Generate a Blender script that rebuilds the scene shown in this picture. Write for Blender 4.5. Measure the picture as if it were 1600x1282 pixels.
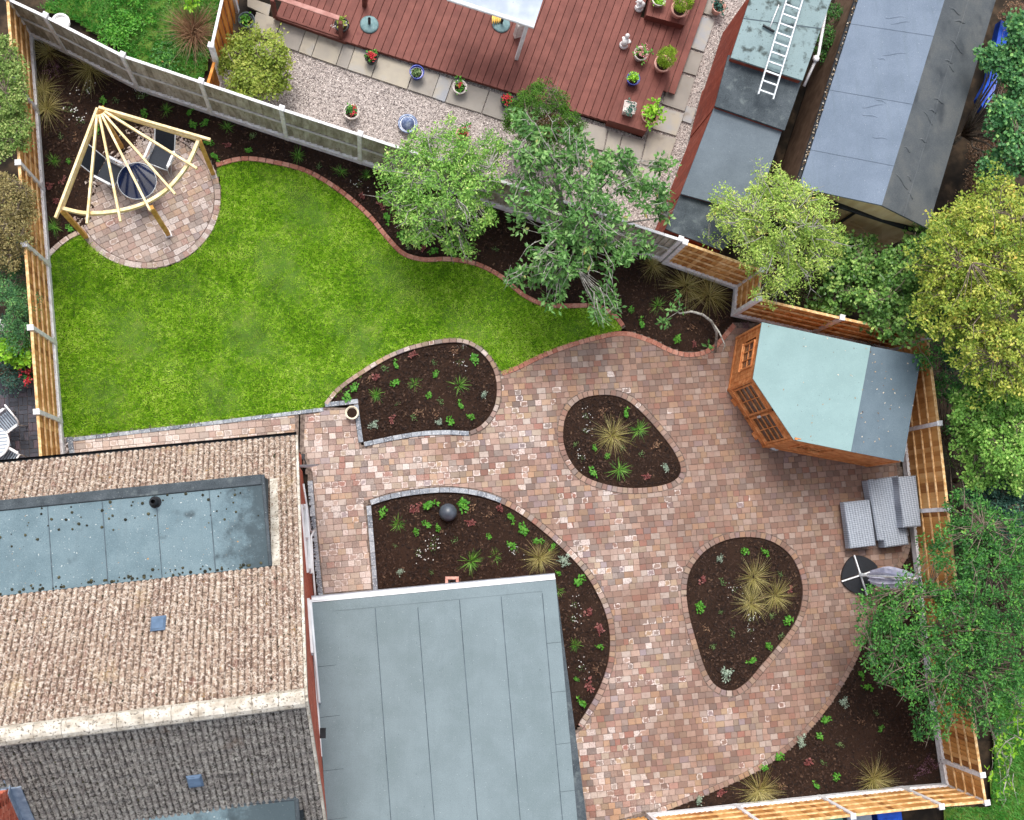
import bpy, math, random
import numpy as np
from mathutils import Vector, Matrix, Euler
from mathutils.bvhtree import BVHTree
from mathutils.geometry import tessellate_polygon

for o in list(bpy.data.objects):
    bpy.data.objects.remove(o)
random.seed(7)
RNG = np.random.default_rng(11)
SC = bpy.context.scene
COL = SC.collection
D = math.radians

# ------------------------------------------------------------------ camera
F_PX, NADIR, HCAM = 1801.5, (569.5, 848.7), 28.087
_d = np.array([NADIR[0]-800, -(NADIR[1]-641), -F_PX]); _d /= np.linalg.norm(_d)
_z = -_d
_x = np.array([1.0, 0, 0]) - _z*_z[0]; _x /= np.linalg.norm(_x)
_y = np.cross(_z, _x)
M3 = np.stack([_x, _y, _z])            # rows: world axes seen from the camera
cam_d = bpy.data.cameras.new('camera'); cam = bpy.data.objects.new('camera', cam_d); COL.objects.link(cam)
cam_d.sensor_width = 36; cam_d.lens = F_PX/1600*36; cam_d.clip_end = 400; cam_d.clip_start = 0.5
mw = Matrix([list(M3[0])+[0], list(M3[1])+[0], list(M3[2])+[HCAM], [0, 0, 0, 1]])
cam.matrix_world = mw
SC.camera = cam

def G(px, py, z=0.0):
    """the place at height z that the photograph shows at (px, py)"""
    w = M3 @ np.array([px-800, -(py-641), -F_PX])
    t = (z-HCAM)/w[2]
    return np.array([w[0]*t, w[1]*t, z])

def GP(px, py, p0, n):
    """the same on a plane through p0 with normal n"""
    w = M3 @ np.array([px-800, -(py-641), -F_PX]); c = np.array([0, 0, HCAM])
    t = np.dot(np.array(p0)-c, n)/np.dot(w, n)
    return c+w*t

# ------------------------------------------------------------------ light
SUN_EL, SUN_AZ = 62.0, 352.0            # azimuth clockwise from +Y
w = bpy.data.worlds.new('World'); SC.world = w; w.use_nodes = True
nt = w.node_tree; nt.nodes.clear()
sky = nt.nodes.new('ShaderNodeTexSky'); sky.sky_type = 'NISHITA'; sky.sun_disc = False
sky.sun_elevation = D(SUN_EL); sky.sun_rotation = D(SUN_AZ)
sky.air_density = 1.0; sky.dust_density = 4.0; sky.ozone_density = 1.0
bg = nt.nodes.new('ShaderNodeBackground'); bg.inputs['Strength'].default_value = 0.15
out = nt.nodes.new('ShaderNodeOutputWorld')
hs = nt.nodes.new('ShaderNodeHueSaturation'); hs.inputs['Saturation'].default_value = .4      # thin overcast
nt.links.new(sky.outputs[0], hs.inputs['Color']); nt.links.new(hs.outputs[0], bg.inputs[0]); nt.links.new(bg.outputs[0], out.inputs[0])
sun_d = bpy.data.lights.new('sun', 'SUN'); sun_d.energy = 1.4; sun_d.angle = D(24); sun_d.color = (1.0, 0.95, 0.87)
sun = bpy.data.objects.new('sun', sun_d); COL.objects.link(sun)
_sd = Vector((math.sin(D(SUN_AZ))*math.cos(D(SUN_EL)), math.cos(D(SUN_AZ))*math.cos(D(SUN_EL)), math.sin(D(SUN_EL))))
sun.rotation_euler = _sd.to_track_quat('Z', 'Y').to_euler(); sun.location = (0, 0, 20)
SC.view_settings.view_transform = 'Standard'; SC.view_settings.look = 'None'
SC.view_settings.exposure = 0.8; SC.view_settings.gamma = 1.0
SC.view_settings.use_curve_mapping = False
SC.render.engine = 'CYCLES'

# ------------------------------------------------------------------ materials
def srgb(h):
    if isinstance(h, str):
        v = [int(h[i:i+2], 16)/255 for i in (0, 2, 4)]
        return tuple(c/12.92 if c <= .04045 else ((c+.055)/1.055)**2.4 for c in v)
    return h

class NB:
    def __init__(s, name):
        s.m = bpy.data.materials.new(name); s.m.use_nodes = True
        s.t = s.m.node_tree; s.n = s.t.nodes; s.b = s.n['Principled BSDF']
        s.geo = None
    def node(s, typ, **kw):
        n = s.n.new(typ)
        for k, v in kw.items(): setattr(n, k, v)
        return n
    def link(s, a, b): s.t.links.new(a, b)
    def put(s, sock, v):
        if hasattr(v, 'links') or isinstance(v, bpy.types.NodeSocket): s.link(v, sock)
        else: sock.default_value = v
    def pos(s, rot=0, scale=(1, 1, 1)):
        if s.geo is None: s.geo = s.node('ShaderNodeNewGeometry')
        mp = s.node('ShaderNodeMapping'); s.link(s.geo.outputs['Position'], mp.inputs[0])
        if hasattr(rot, '__len__'): mp.inputs['Rotation'].default_value = rot
        else: mp.inputs['Rotation'].default_value = (0, 0, rot)
        mp.inputs['Scale'].default_value = scale
        return mp.outputs[0]
    def noise(s, vec, scale, detail=3, rough=.55):
        n = s.node('ShaderNodeTexNoise'); s.link(vec, n.inputs['Vector'])
        n.inputs['Scale'].default_value = scale; n.inputs['Detail'].default_value = detail; n.inputs['Roughness'].default_value = rough
        return n.outputs['Fac']
    def ramp(s, fac, stops, interp='LINEAR'):
        r = s.node('ShaderNodeValToRGB'); r.color_ramp.interpolation = interp
        e = r.color_ramp.elements
        while len(e) < len(stops): e.new(.5)
        for i, (p, c) in enumerate(stops):
            e[i].position = p; c = srgb(c); e[i].color = (c[0], c[1], c[2], 1)
        s.put(r.inputs[0], fac); return r.outputs[0]
    def step(s, fac, a, b):
        m = s.node('ShaderNodeMapRange'); m.interpolation_type = 'SMOOTHSTEP'
        s.put(m.inputs['Value'], fac); m.inputs['From Min'].default_value = a; m.inputs['From Max'].default_value = b
        return m.outputs[0]
    def math(s, op, a, b=0.0, c=None):
        m = s.node('ShaderNodeMath', operation=op); s.put(m.inputs[0], a); s.put(m.inputs[1], b)
        if c is not None: s.put(m.inputs[2], c)
        return m.outputs[0]
    def mix(s, f, a, b, typ='MIX'):
        m = s.node('ShaderNodeMix', data_type='RGBA', blend_type=typ)
        s.put(m.inputs[0], f)
        for k, v in ((6, a), (7, b)):
            if isinstance(v, (tuple, str)): v = tuple(srgb(v))[:3]+(1,)
            s.put(m.inputs[k], v)
        return m.outputs[2]
    def rnd(s, kind):
        if kind == 'obj': return s.node('ShaderNodeObjectInfo').outputs['Random']
        a = s.node('ShaderNodeAttribute', attribute_name='rnd'); return a.outputs['Fac']
    def bump(s, h, strength, dist=.01):
        b = s.node('ShaderNodeBump'); b.inputs['Strength'].default_value = strength; b.inputs['Distance'].default_value = dist
        s.link(h, b.inputs['Height']); s.link(b.outputs[0], s.b.inputs['Normal'])
    def fin(s, col, rough=.85, metal=0, spec=.3):
        s.put(s.b.inputs['Base Color'], col if not isinstance(col, (tuple, str)) else tuple(srgb(col))[:3]+(1,))
        s.put(s.b.inputs['Roughness'], rough); s.b.inputs['Metallic'].default_value = metal
        s.b.inputs['Specular IOR Level'].default_value = spec
        return s.m

def simple(name, stops, scale=6, rough=.8, rnd=None, rw=.5, bump=0, bscale=60, rot=0, stretch=(1, 1, 1), spots=(), metal=0, spec=.3, detail=4):
    b = NB(name); p = b.pos(rot, stretch); f = b.noise(p, scale, detail)
    f = b.step(f, .28, .72)
    if rnd: f = b.math('ADD', b.math('MULTIPLY', f, 1-rw), b.math('MULTIPLY', b.rnd(rnd), rw))
    c = b.ramp(f, stops)
    for (sc, a, bb, colr) in spots:
        q = b.noise(b.pos(0), sc, 3); c = b.mix(b.step(q, a, bb), c, colr)
    if bump: b.bump(b.noise(b.pos(rot, stretch), bscale, 3), bump)
    return b.fin(c, rough, metal, spec)

def leafmat(name, stops, rough=.45, trans=.35, gain=1.0):
    b = NB(name)
    at = b.node('ShaderNodeAttribute', attribute_name='rnd')
    c = b.ramp(at.outputs['Fac'], [(p, tuple(min(.8, q*gain) for q in srgb(h))) for p, h in stops])
    b.fin(c, rough, 0, .35)
    tr = b.node('ShaderNodeBsdfTranslucent'); b.link(c, tr.inputs[0])
    mx = b.node('ShaderNodeMixShader'); mx.inputs[0].default_value = trans
    o = b.n['Material Output']; b.link(b.b.outputs[0], mx.inputs[1]); b.link(tr.outputs[0], mx.inputs[2]); b.link(mx.outputs[0], o.inputs[0])
    return b.m

# ------------------------------------------------------------------ object helpers
def link(name, me, mat=None, parent=None):
    o = bpy.data.objects.new(name, me); COL.objects.link(o)
    if mat is not None and me is not None and not me.materials:
        me.materials.append(mat)
    if parent is not None: o.parent = parent
    return o

def tag(o, label=None, cat=None, group=None, kind=None):
    if label: o['label'] = label
    if cat: o['category'] = cat
    if group: o['group'] = group
    if kind: o['kind'] = kind
    return o

def thing(name, label, cat, group=None, loc=(0, 0, 0), rz=0):
    o = bpy.data.objects.new(name, None); COL.objects.link(o); o.location = loc; o.rotation_euler = (0, 0, rz)
    o.empty_display_size = .2
    return tag(o, label, cat, group)

def npmesh(name, V, F, rnd=None, smooth=False):
    """V (n,3); F (m,k) all faces with the same corner count, or a list of such arrays"""
    if not isinstance(F, list): F = [F]
    V = np.ascontiguousarray(V, dtype=np.float32)
    me = bpy.data.meshes.new(name)
    me.vertices.add(len(V)); me.vertices.foreach_set('co', V.ravel())
    F = [np.asarray(f, dtype=np.int32) for f in F if len(f)]
    nl = sum(f.size for f in F); nf = sum(len(f) for f in F)
    me.loops.add(nl); me.loops.foreach_set('vertex_index', np.concatenate([f.ravel() for f in F]))
    tot = np.concatenate([np.full(len(f), f.shape[1], dtype=np.int32) for f in F])
    st = np.concatenate([[0], np.cumsum(tot)[:-1]]).astype(np.int32)
    me.polygons.add(nf); me.polygons.foreach_set('loop_start', st); me.polygons.foreach_set('loop_total', tot)
    me.polygons.foreach_set('use_smooth', np.full(nf, bool(smooth)))
    me.update(calc_edges=True)
    if rnd is not None:
        a = me.attributes.new('rnd', 'FLOAT', 'FACE'); a.data.foreach_set('value', np.asarray(rnd, dtype=np.float32))
    return me

class MB:
    def __init__(s): s.v = []; s.f = []; s.r = []; s.sm = []
    def add(s, vs, fs, r=0.0, sm=False):
        k = len(s.v); s.v += [tuple(float(c) for c in v) for v in vs]; s.f += [tuple(i+k for i in f) for f in fs]
        s.r += [r]*len(fs); s.sm += [sm]*len(fs)
    def box(s, c, size, rz=0, r=0.0, bev=0.0, rx=0, ry=0):
        """box centred on c"""
        hx, hy, hz = [q/2 for q in size]; R = Euler((rx, ry, rz)).to_matrix()
        if bev <= 0:
            vs = [(x, y, z) for z in (-hz, hz) for x, y in ((-hx, -hy), (hx, -hy), (hx, hy), (-hx, hy))]
            fs = [(3, 2, 1, 0), (4, 5, 6, 7)]+[(i, (i+1) % 4, (i+1) % 4+4, i+4) for i in range(4)]
        else:
            vs = []
            for (ax, az) in ((bev, -hz), (0, -hz+bev), (0, hz-bev), (bev, hz)):
                vs += [(-hx+ax, -hy+ax, az), (hx-ax, -hy+ax, az), (hx-ax, hy-ax, az), (-hx+ax, hy-ax, az)]
            fs = [(3, 2, 1, 0), (12, 13, 14, 15)]
            for L in range(3): fs += [(L*4+i, L*4+(i+1) % 4, L*4+4+(i+1) % 4, L*4+4+i) for i in range(4)]
        s.add([R @ Vector(v)+Vector(c) for v in vs], fs, r)
    def beam(s, a, b, wd, ht, up=(0, 0, 1), r=0.0, bev=0.0):
        a = Vector(a); b = Vector(b); d = b-a; L = d.length
        if L < 1e-6: return
        X = d/L; Y = Vector(up).cross(X)
        if Y.length < 1e-4: Y = Vector((0, 1, 0)).cross(X)
        Y.normalize(); Z = X.cross(Y); R = Matrix((X, Y, Z)).transposed(); c = (a+b)/2
        t = MB(); t.box((0, 0, 0), (L, wd, ht), bev=bev)
        s.add([R @ Vector(v)+c for v in t.v], t.f, r)
    def tube(s, pts, rad, n=6, cap=True, r=0.0, sm=True):
        pts = [Vector(p) for p in pts]
        if not hasattr(rad, '__len__'): rad = [rad]*len(pts)
        vs = []
        prev = None
        for i, p in enumerate(pts):
            d = (pts[min(i+1, len(pts)-1)]-pts[max(i-1, 0)]).normalized()
            ref = Vector((0, 0, 1)) if abs(d.z) < .9 else Vector((1, 0, 0))
            if prev is not None and prev.cross(d).length > .05: ref = prev
            X = ref.cross(d).normalized(); Y = d.cross(X); prev = ref
            vs += [p+(X*math.cos(2*math.pi*k/n)+Y*math.sin(2*math.pi*k/n))*rad[i] for k in range(n)]
        fs = [(i*n+k, i*n+(k+1) % n, (i+1)*n+(k+1) % n, (i+1)*n+k) for i in range(len(pts)-1) for k in range(n)]
        if cap: fs += [tuple(range(n))[::-1], tuple(range((len(pts)-1)*n, len(pts)*n))]
        s.add(vs, fs, r, sm)
    def lathe(s, c, prof, n=20, r=0.0, sm=True):
        """prof: (radius, z)"""
        vs = [(c[0]+q*math.cos(2*math.pi*k/n), c[1]+q*math.sin(2*math.pi*k/n), c[2]+z) for q, z in prof for k in range(n)]
        fs = [(i*n+k, i*n+(k+1) % n, (i+1)*n+(k+1) % n, (i+1)*n+k) for i in range(len(prof)-1) for k in range(n)]
        s.add(vs, fs, r, sm)
        if prof[0][0] > 1e-4: s.add([vs[k] for k in range(n)], [tuple(range(n))[::-1]], r)
        if prof[-1][0] > 1e-4: s.add([vs[(len(prof)-1)*n+k] for k in range(n)], [tuple(range(n))], r)
    def prism(s, top, z0, r=0.0):
        """top: list of 3-D points, extruded down to z0 (a number, or a thickness when negative)"""
        n = len(top); top = [Vector(p) for p in top]
        a = sum((top[i].x*top[(i+1) % n].y-top[(i+1) % n].x*top[i].y) for i in range(n))
        if a < 0: top = top[::-1]
        lo = [Vector((p.x, p.y, z0)) if z0 > -5 else Vector((p.x, p.y, p.z+z0+10)) for p in top]
        fs = [tuple(range(n, 2*n)), tuple(range(n))[::-1]]+[(i, (i+1) % n, n+(i+1) % n, n+i) for i in range(n)]
        s.add(lo+top, fs, r)
    def ball(s, c, rx, ry, rz, nu=12, nv=8, r=0.0, jit=0.0):
        vs = []
        for j in range(nv+1):
            t = math.pi*j/nv
            for i in range(nu):
                q = 1+random.uniform(-jit, jit)
                vs.append((c[0]+rx*q*math.sin(t)*math.cos(2*math.pi*i/nu), c[1]+ry*q*math.sin(t)*math.sin(2*math.pi*i/nu), c[2]+rz*q*math.cos(t)))
        fs = [(j*nu+i, (j+1)*nu+i, (j+1)*nu+(i+1) % nu, j*nu+(i+1) % nu) for j in range(nv) for i in range(nu)]
        s.add(vs, fs, r, True)
    def mesh(s, name='mesh'):
        me = bpy.data.meshes.new(name); me.from_pydata(s.v, [], s.f)
        a = me.attributes.new('rnd', 'FLOAT', 'FACE'); a.data.foreach_set('value', s.r)
        me.polygons.foreach_set('use_smooth', s.sm); me.update()
        return me
    def build(s, name, mat, parent=None): return link(name, s.mesh(name), mat, parent)

# ------------------------------------------------------------------ 2-D curve helpers
def smooth(pts, step=.12, closed=False, corners=()):
    """Catmull-Rom through world xy points, resampled"""
    P = [np.array(p[:2], float) for p in pts]; n = len(P); out = []
    for i in range(n if closed else n-1):
        p1, p2 = P[i], P[(i+1) % n]
        p0 = P[i-1] if (closed or i > 0) else p1*2-p2
        p3 = P[(i+2) % n] if (closed or i+2 < n) else p2*2-p1
        if i in corners: p0 = p1*2-p2
        if (i+1) % n in corners: p3 = p2*2-p1
        m = max(2, int(np.linalg.norm(p2-p1)/step)+1)
        for k in range(m):
            t = k/m; t2 = t*t; t3 = t2*t
            out.append(.5*((2*p1)+(-p0+p2)*t+(2*p0-5*p1+4*p2-p3)*t2+(-p0+3*p1-3*p2+p3)*t3))
    if not closed: out.append(P[-1])
    return np.array(out)

def area(P):
    x, y = P[:, 0], P[:, 1]; return .5*np.sum(x*np.roll(y, -1)-np.roll(x, -1)*y)

def offset(P, d):
    """closed outline moved outward by d"""
    s = 1 if area(P) > 0 else -1
    e = np.roll(P, -1, 0)-P; e /= np.linalg.norm(e, axis=1)[:, None]+1e-9
    n = np.stack([e[:, 1], -e[:, 0]], 1)*s
    m = n+np.roll(n, 1, 0); m /= np.linalg.norm(m, axis=1)[:, None]+1e-9
    c = np.clip((m*n).sum(1), .5, 1)
    return P+m*(d/c)[:, None]

def inside(Q, P):
    Q = np.atleast_2d(Q); r = np.zeros(len(Q), bool)
    x, y = Q[:, 0], Q[:, 1]
    for i in range(len(P)):
        x1, y1 = P[i]; x2, y2 = P[(i+1) % len(P)]
        if y1 == y2: continue
        c = (y1 > y) != (y2 > y)
        r ^= c & (x < (x2-x1)*(y-y1)/(y2-y1)+x1)
    return r

def nearest(Q, P, closed=True):
    """distance and nearest point from each Q to the outline P"""
    Q = np.atleast_2d(Q); best = np.full(len(Q), 1e9); bp = np.zeros((len(Q), 2)); bn = np.zeros((len(Q), 2))
    for i in range(len(P) if closed else len(P)-1):
        a = P[i]; b = P[(i+1) % len(P)]; e = b-a; L = (e*e).sum()
        if L < 1e-12: continue
        t = np.clip(((Q-a)@e)/L, 0, 1); p = a+t[:, None]*e; d = np.linalg.norm(Q-p, axis=1)
        m = d < best; best[m] = d[m]; bp[m] = p[m]; bn[m] = np.array([e[1], -e[0]])/math.sqrt(L)
    return best, bp, bn

def W(pl, z=0.0): return [G(x, y, z)[:2] for x, y in pl]

def sheet(name, P, z, mat, thick=.04, kind='structure', parent=None):
    """flat slab with the outline P"""
    if area(P) < 0: P = P[::-1]
    n = len(P); tri = tessellate_polygon([[Vector((p[0], p[1], 0)) for p in P]])
    V = np.concatenate([np.c_[P, np.full(n, z)], np.c_[P, np.full(n, z-thick)]])
    T = np.array(tri)
    e1 = P[T[:, 1]]-P[T[:, 0]]; e2 = P[T[:, 2]]-P[T[:, 0]]; fl = (e1[:, 0]*e2[:, 1]-e1[:, 1]*e2[:, 0]) < 0
    T[fl] = T[fl][:, ::-1]
    S = np.array([(i+n, (i+1) % n+n, (i+1) % n, i) for i in range(n)])
    o = link(name, npmesh(name, V, [T, S]), mat, parent)
    if kind and parent is None: tag(o, kind=kind)
    return o

def clip(poly, p, n):
    """keep the side of the line through p that n points away from"""
    out = []
    for i in range(len(poly)):
        a, b = poly[i], poly[(i+1) % len(poly)]
        da, db = np.dot(a-p, n), np.dot(b-p, n)
        if da <= 0: out.append(a)
        if (da < 0 < db) or (db < 0 < da): out.append(a+(b-a)*da/(da-db))
    return out
# ------------------------------------------------------------------ material set
def paver_mat(name, src, pale=0.0):
    b = NB(name)
    r = b.rnd(src)
    c = b.ramp(r, [(0, '8f726a'), (.09, 'a2867a'), (.17, '866e66'), (.25, 'a69086'), (.33, 'a28a72'), (.40, '7c706c'), (.47, 'a88c7e'),
                   (.54, '8c7469'), (.60, 'ae9c93'), (.67, '946a5f'), (.73, '9c8c7c'), (.79, '857a75'), (.85, 'a98970'), (.91, 'b2a59d'), (.96, '8d8084')], 'CONSTANT')
    r4 = b.math('FRACT', b.math('MULTIPLY', r, 53.9))
    c = b.mix(b.math('MULTIPLY', b.step(r4, .55, 1.0), .42), c, '564a45')
    c = b.mix(b.math('MULTIPLY', b.step(r4, .22, .0), .22), c, 'c6b8ae')
    p = b.pos()
    blotch = b.noise(p, 9, 4, .65)
    c = b.mix(b.math('MULTIPLY', b.step(blotch, .45, .75), .45), c, '6c5c54')
    # region: dustier towards the house and the drive, redder and cleaner by the summerhouse
    sp = b.node('ShaderNodeSeparateXYZ'); b.link(p, sp.inputs[0])
    reg = b.math('ADD', b.math('MULTIPLY', sp.outputs[0], -.075), b.math('MULTIPLY', sp.outputs[1], -.03))
    big = b.noise(p, .55, 2)
    dust = b.math('ADD', b.math('ADD', b.math('MULTIPLY', big, 1.5), reg), -.22+pale)
    fine = b.noise(p, 28, 4, .7)
    d = b.math('MULTIPLY', b.step(b.math('ADD', dust, b.math('MULTIPLY', b.math('SUBTRACT', fine, .5), 1.3)), .2, .95), .6)
    c = b.mix(d, c, 'bcaca2')
    c = b.mix(b.math('MULTIPLY', b.step(dust, .36, -.2), .55), c, '76594a')
    # lime bloom that dries as a ring inside the edges of single blocks
    uv = b.node('ShaderNodeUVMap'); su = b.node('ShaderNodeSeparateXYZ'); b.link(uv.outputs[0], su.inputs[0])
    ax = b.math('ABSOLUTE', b.math('SUBTRACT', su.outputs[0], .5)); ay = b.math('ABSOLUTE', b.math('SUBTRACT', su.outputs[1], .5))
    px_ = b.math('POWER', b.math('MULTIPLY', ax, 2), 5.0); py_ = b.math('POWER', b.math('MULTIPLY', ay, 2), 5.0)
    e = b.math('POWER', b.math('ADD', px_, py_), .2)
    e = b.math('ADD', e, b.math('MULTIPLY', b.math('SUBTRACT', b.noise(p, 22, 3), .5), 1.1))
    ring = b.math('MULTIPLY', b.step(e, .55, .74), b.step(e, 1.02, .88))
    r2 = b.math('FRACT', b.math('MULTIPLY', r, 37.31))
    lim = b.math('ADD', .975, b.math('MULTIPLY', dust, -.42))
    on = b.math('GREATER_THAN', r2, lim)
    ring = b.math('MULTIPLY', b.math('MULTIPLY', ring, on), b.step(b.noise(p, 15, 3), .35, .6))
    c = b.mix(b.math('MULTIPLY', ring, .85), c, 'd8cbc6')
    r3 = b.math('FRACT', b.math('MULTIPLY', r, 91.7))
    full = b.math('MULTIPLY', b.math('GREATER_THAN', r3, b.math('ADD', 1.0, b.math('MULTIPLY', dust, -.19))), b.math('MULTIPLY', b.step(fine, .25, .6), .8))
    c = b.mix(full, c, 'cfc3be')
    # dark grime at the very edge of each block
    b.bump(b.noise(p, 120, 4, .7), .5, .004)
    c = b.mix(b.math('MULTIPLY', b.step(b.noise(p, 75, 3, .6), .52, .75), .5), c, '5d4c46')
    return b.fin(c, .82, 0, .25)

MT = {}
MT['paver'] = paver_mat('tumbled_paver', 'obj'); MT['paver_s'] = paver_mat('tumbled_paver_laid', 'attr')
MT['joint'] = simple('joint_sand', [(0, '4c403b'), (1, '85766c')], 14, .95, bump=.4)
MT['greyblk'] = simple('grey_block', [(0, '5d626b'), (.5, '80868f'), (1, 'a9adb3')], 12, .85, 'obj', .6, bump=.4, spots=[(30, .56, .66, 'c4c6c8')])
MT['pinkblk'] = simple('pink_block', [(0, '96685a'), (.35, 'a87c6e'), (.7, 'b99484'), (1, 'c9b0a2')], 14, .85, 'obj', .7, bump=.4, spots=[(24, .58, .7, 'd3c3bb')])
MT['redblk'] = simple('red_block', [(0, '8a5547'), (.5, '9f6a5a'), (1, 'b58a7a')], 12, .85, 'obj', .7, bump=.4, spots=[(40, .6, .72, 'c4aea3')])
MT['soil'] = (lambda b: (b.bump(b.noise(b.pos(), 70, 5, .7), .8, .02), b.fin(b.mix(b.step(b.noise(b.pos(), 130, 3, .7), .45, .7), b.ramp(b.noise(b.pos(), 1.4, 4), [(.3, '1a110d'), (.5, '251913'), (.72, '30221b')]), '47342a'), .95, 0, .15))[1])(NB('bark_mulch'))
MT['chip'] = simple('bark_chip', [(0, '150d0a'), (.5, '2b1d17'), (.85, '402e25'), (1, '66503f')], 8, .9, 'attr', .9)
MT['lawnbase'] = simple('lawn_thatch', [(0, '3a5418'), (.5, '4c6e22'), (1, '667a34')], 1.5, .95, bump=.6, spots=[(45, .55, .7, '5c5a34')])
def grass_mat(name, stops, dry, scale=.9, dryk=.2):
    b = NB(name); at = b.rnd('attr'); p = b.pos()
    f = b.math('ADD', b.math('MULTIPLY', at, .68), b.math('MULTIPLY', b.step(b.noise(p, scale, 4, .6), .3, .7), .32))
    c = b.ramp(f, stops)
    c = b.mix(b.math('MULTIPLY', b.step(b.noise(p, scale*1.9+3, 4, .65), .5, .78), dryk), c, dry)
    b.fin(c, .55, 0, .3)
    tr = b.node('ShaderNodeBsdfTranslucent'); b.link(c, tr.inputs[0]); mx = b.node('ShaderNodeMixShader'); mx.inputs[0].default_value = .3
    b.link(b.b.outputs[0], mx.inputs[1]); b.link(tr.outputs[0], mx.inputs[2]); b.link(mx.outputs[0], b.n['Material Output'].inputs[0])
    return b.m
MT['grass'] = grass_mat('lawn_grass', [(0, '417210'), (.3, '76ac1c'), (.6, 'a8d238'), (1, 'e2f284')], 'c0b868')
MT['rough'] = grass_mat('rough_grass', [(0, '2a6a24'), (.5, '4f9a3a'), (1, '96c872')], '9a8668', 1.3, .75)
MT['dirt'] = simple('bare_earth', [(0, '1b1612'), (.5, '2c241c'), (1, '4a3c2e')], 2.5, .95, bump=.6)
MT['gravelbase'] = simple('gravel_bed', [(0, '8d8480'), (1, 'a89f9a')], 20, .95)
MT['stone'] = simple('gravel_stone', [(0, '6d6462'), (.3, '978e8b'), (.6, 'bfb5b1'), (1, 'ded5d0')], 10, .85, 'attr', .95)
def woodmat(name, stops, rnd='obj', rot=0, rough=.75, stretch=(1, 1, .12), sc=14, rw=.85, spots=()):
    return simple(name, stops, sc, rough, rnd, rw, bump=.25, bscale=50, rot=rot, stretch=stretch, spots=spots)
MT['fence'] = woodmat('treated_board', [(0, '84522a'), (.22, 'b07a42'), (.6, 'cc9858'), (1, 'e2b67c')])
MT['rail'] = simple('sawn_rail', [(0, 'b98c58'), (.5, 'd3ab78'), (1, 'e6c79a')], 9, .75, bump=.2)
MT['conc'] = simple('pale_concrete', [(0, 'cccacb'), (.5, 'dedde0'), (1, 'ebebee')], 7, .85, bump=.3, spots=[(22, .6, .75, '85827c')])
MT['oldboard'] = simple('weathered_board', [(0, '7a7468'), (.4, '9a9488'), (.75, 'b6b2a8'), (1, 'cac8c0')], 9, .85, 'obj', .4, bump=.3, stretch=(1, 1, .25), spots=[(18, .6, .72, '4c473c')])
MT['oldrail'] = simple('weathered_rail', [(0, 'b0aea8'), (1, 'cccac6')], 8, .85, bump=.2)
MT['orange'] = simple('orange_stained_wood', [(0, 'b4681e'), (.5, 'cc8030'), (1, 'dd9a4a')], 5, .6, stretch=(1, 1, .3), bump=.15)
MT['cabin'] = simple('summerhouse_wood', [(0, 'b06a3a'), (.5, 'c67e4a'), (1, 'd89864')], 7, .7, bump=.15, spots=[(60, .68, .75, '8a4c22')])
MT['glassdark'] = simple('dark_pane', [(0, '2b1d14'), (.5, '4a3524'), (1, '2f3a46')], 3, .12, spec=.8)
def felt(name, stops, spots=(), scale=2.2, bump=.25, streak=0.0, fleck='c9cfce', fk=.5, rot=0):
    b = NB(name); p = b.pos(rot)
    f = b.math('ADD', b.math('MULTIPLY', b.step(b.noise(p, scale, 5, .62), .3, .7), .5), b.math('MULTIPLY', b.step(b.noise(p, 55, 3, .6), .3, .7), .5))
    c = b.ramp(f, stops)
    if streak: c = b.mix(b.math('MULTIPLY', b.step(b.noise(b.pos(rot, (6, .5, 1)), 1.4, 4, .6), .5, .75), streak), c, '59656a')
    for (sc, a, bb, colr) in spots:
        c = b.mix(b.step(b.noise(b.pos(0), sc, 3), a, bb), c, colr)
    c = b.mix(b.math('MULTIPLY', b.step(b.noise(p, 40, 2, .5), .71, .76), fk), c, fleck)
    c = b.mix(b.math('MULTIPLY', b.step(b.noise(b.pos(.7), 23, 2, .5), .72, .76), fk), c, '3a4246')
    b.bump(b.noise(p, 150, 3), bump, .004)
    return b.fin(c, .95, 0, .08)
MT['felt_mint'] = felt('mint_felt', [(0, '7b9394'), (1, '89a2a3')], [(30, .70, .76, '4f6463')], 1.4)
MT['felt_blue'] = felt('blue_grey_felt', [(0, '596872'), (.5, '63727d'), (1, '6e7d87')], (), 1.6)
MT['felt_steel'] = felt('steel_felt', [(0, '687679'), (.5, '727f84'), (1, '7b898e')], [(60, .75, .8, 'aab8bc')], 1.2, streak=.12, rot=.09)
MT['felt_dormer'] = felt('old_dormer_felt', [(0, '586a72'), (.5, '687b83'), (1, '76888f')], [(2.2, .56, .78, '454f54'), (24, .69, .72, 'c5cac8'), (15, .72, .75, 'b08a50'), (38, .68, .73, '2c3236')], 1.5, streak=.2, rot=.1)
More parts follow.
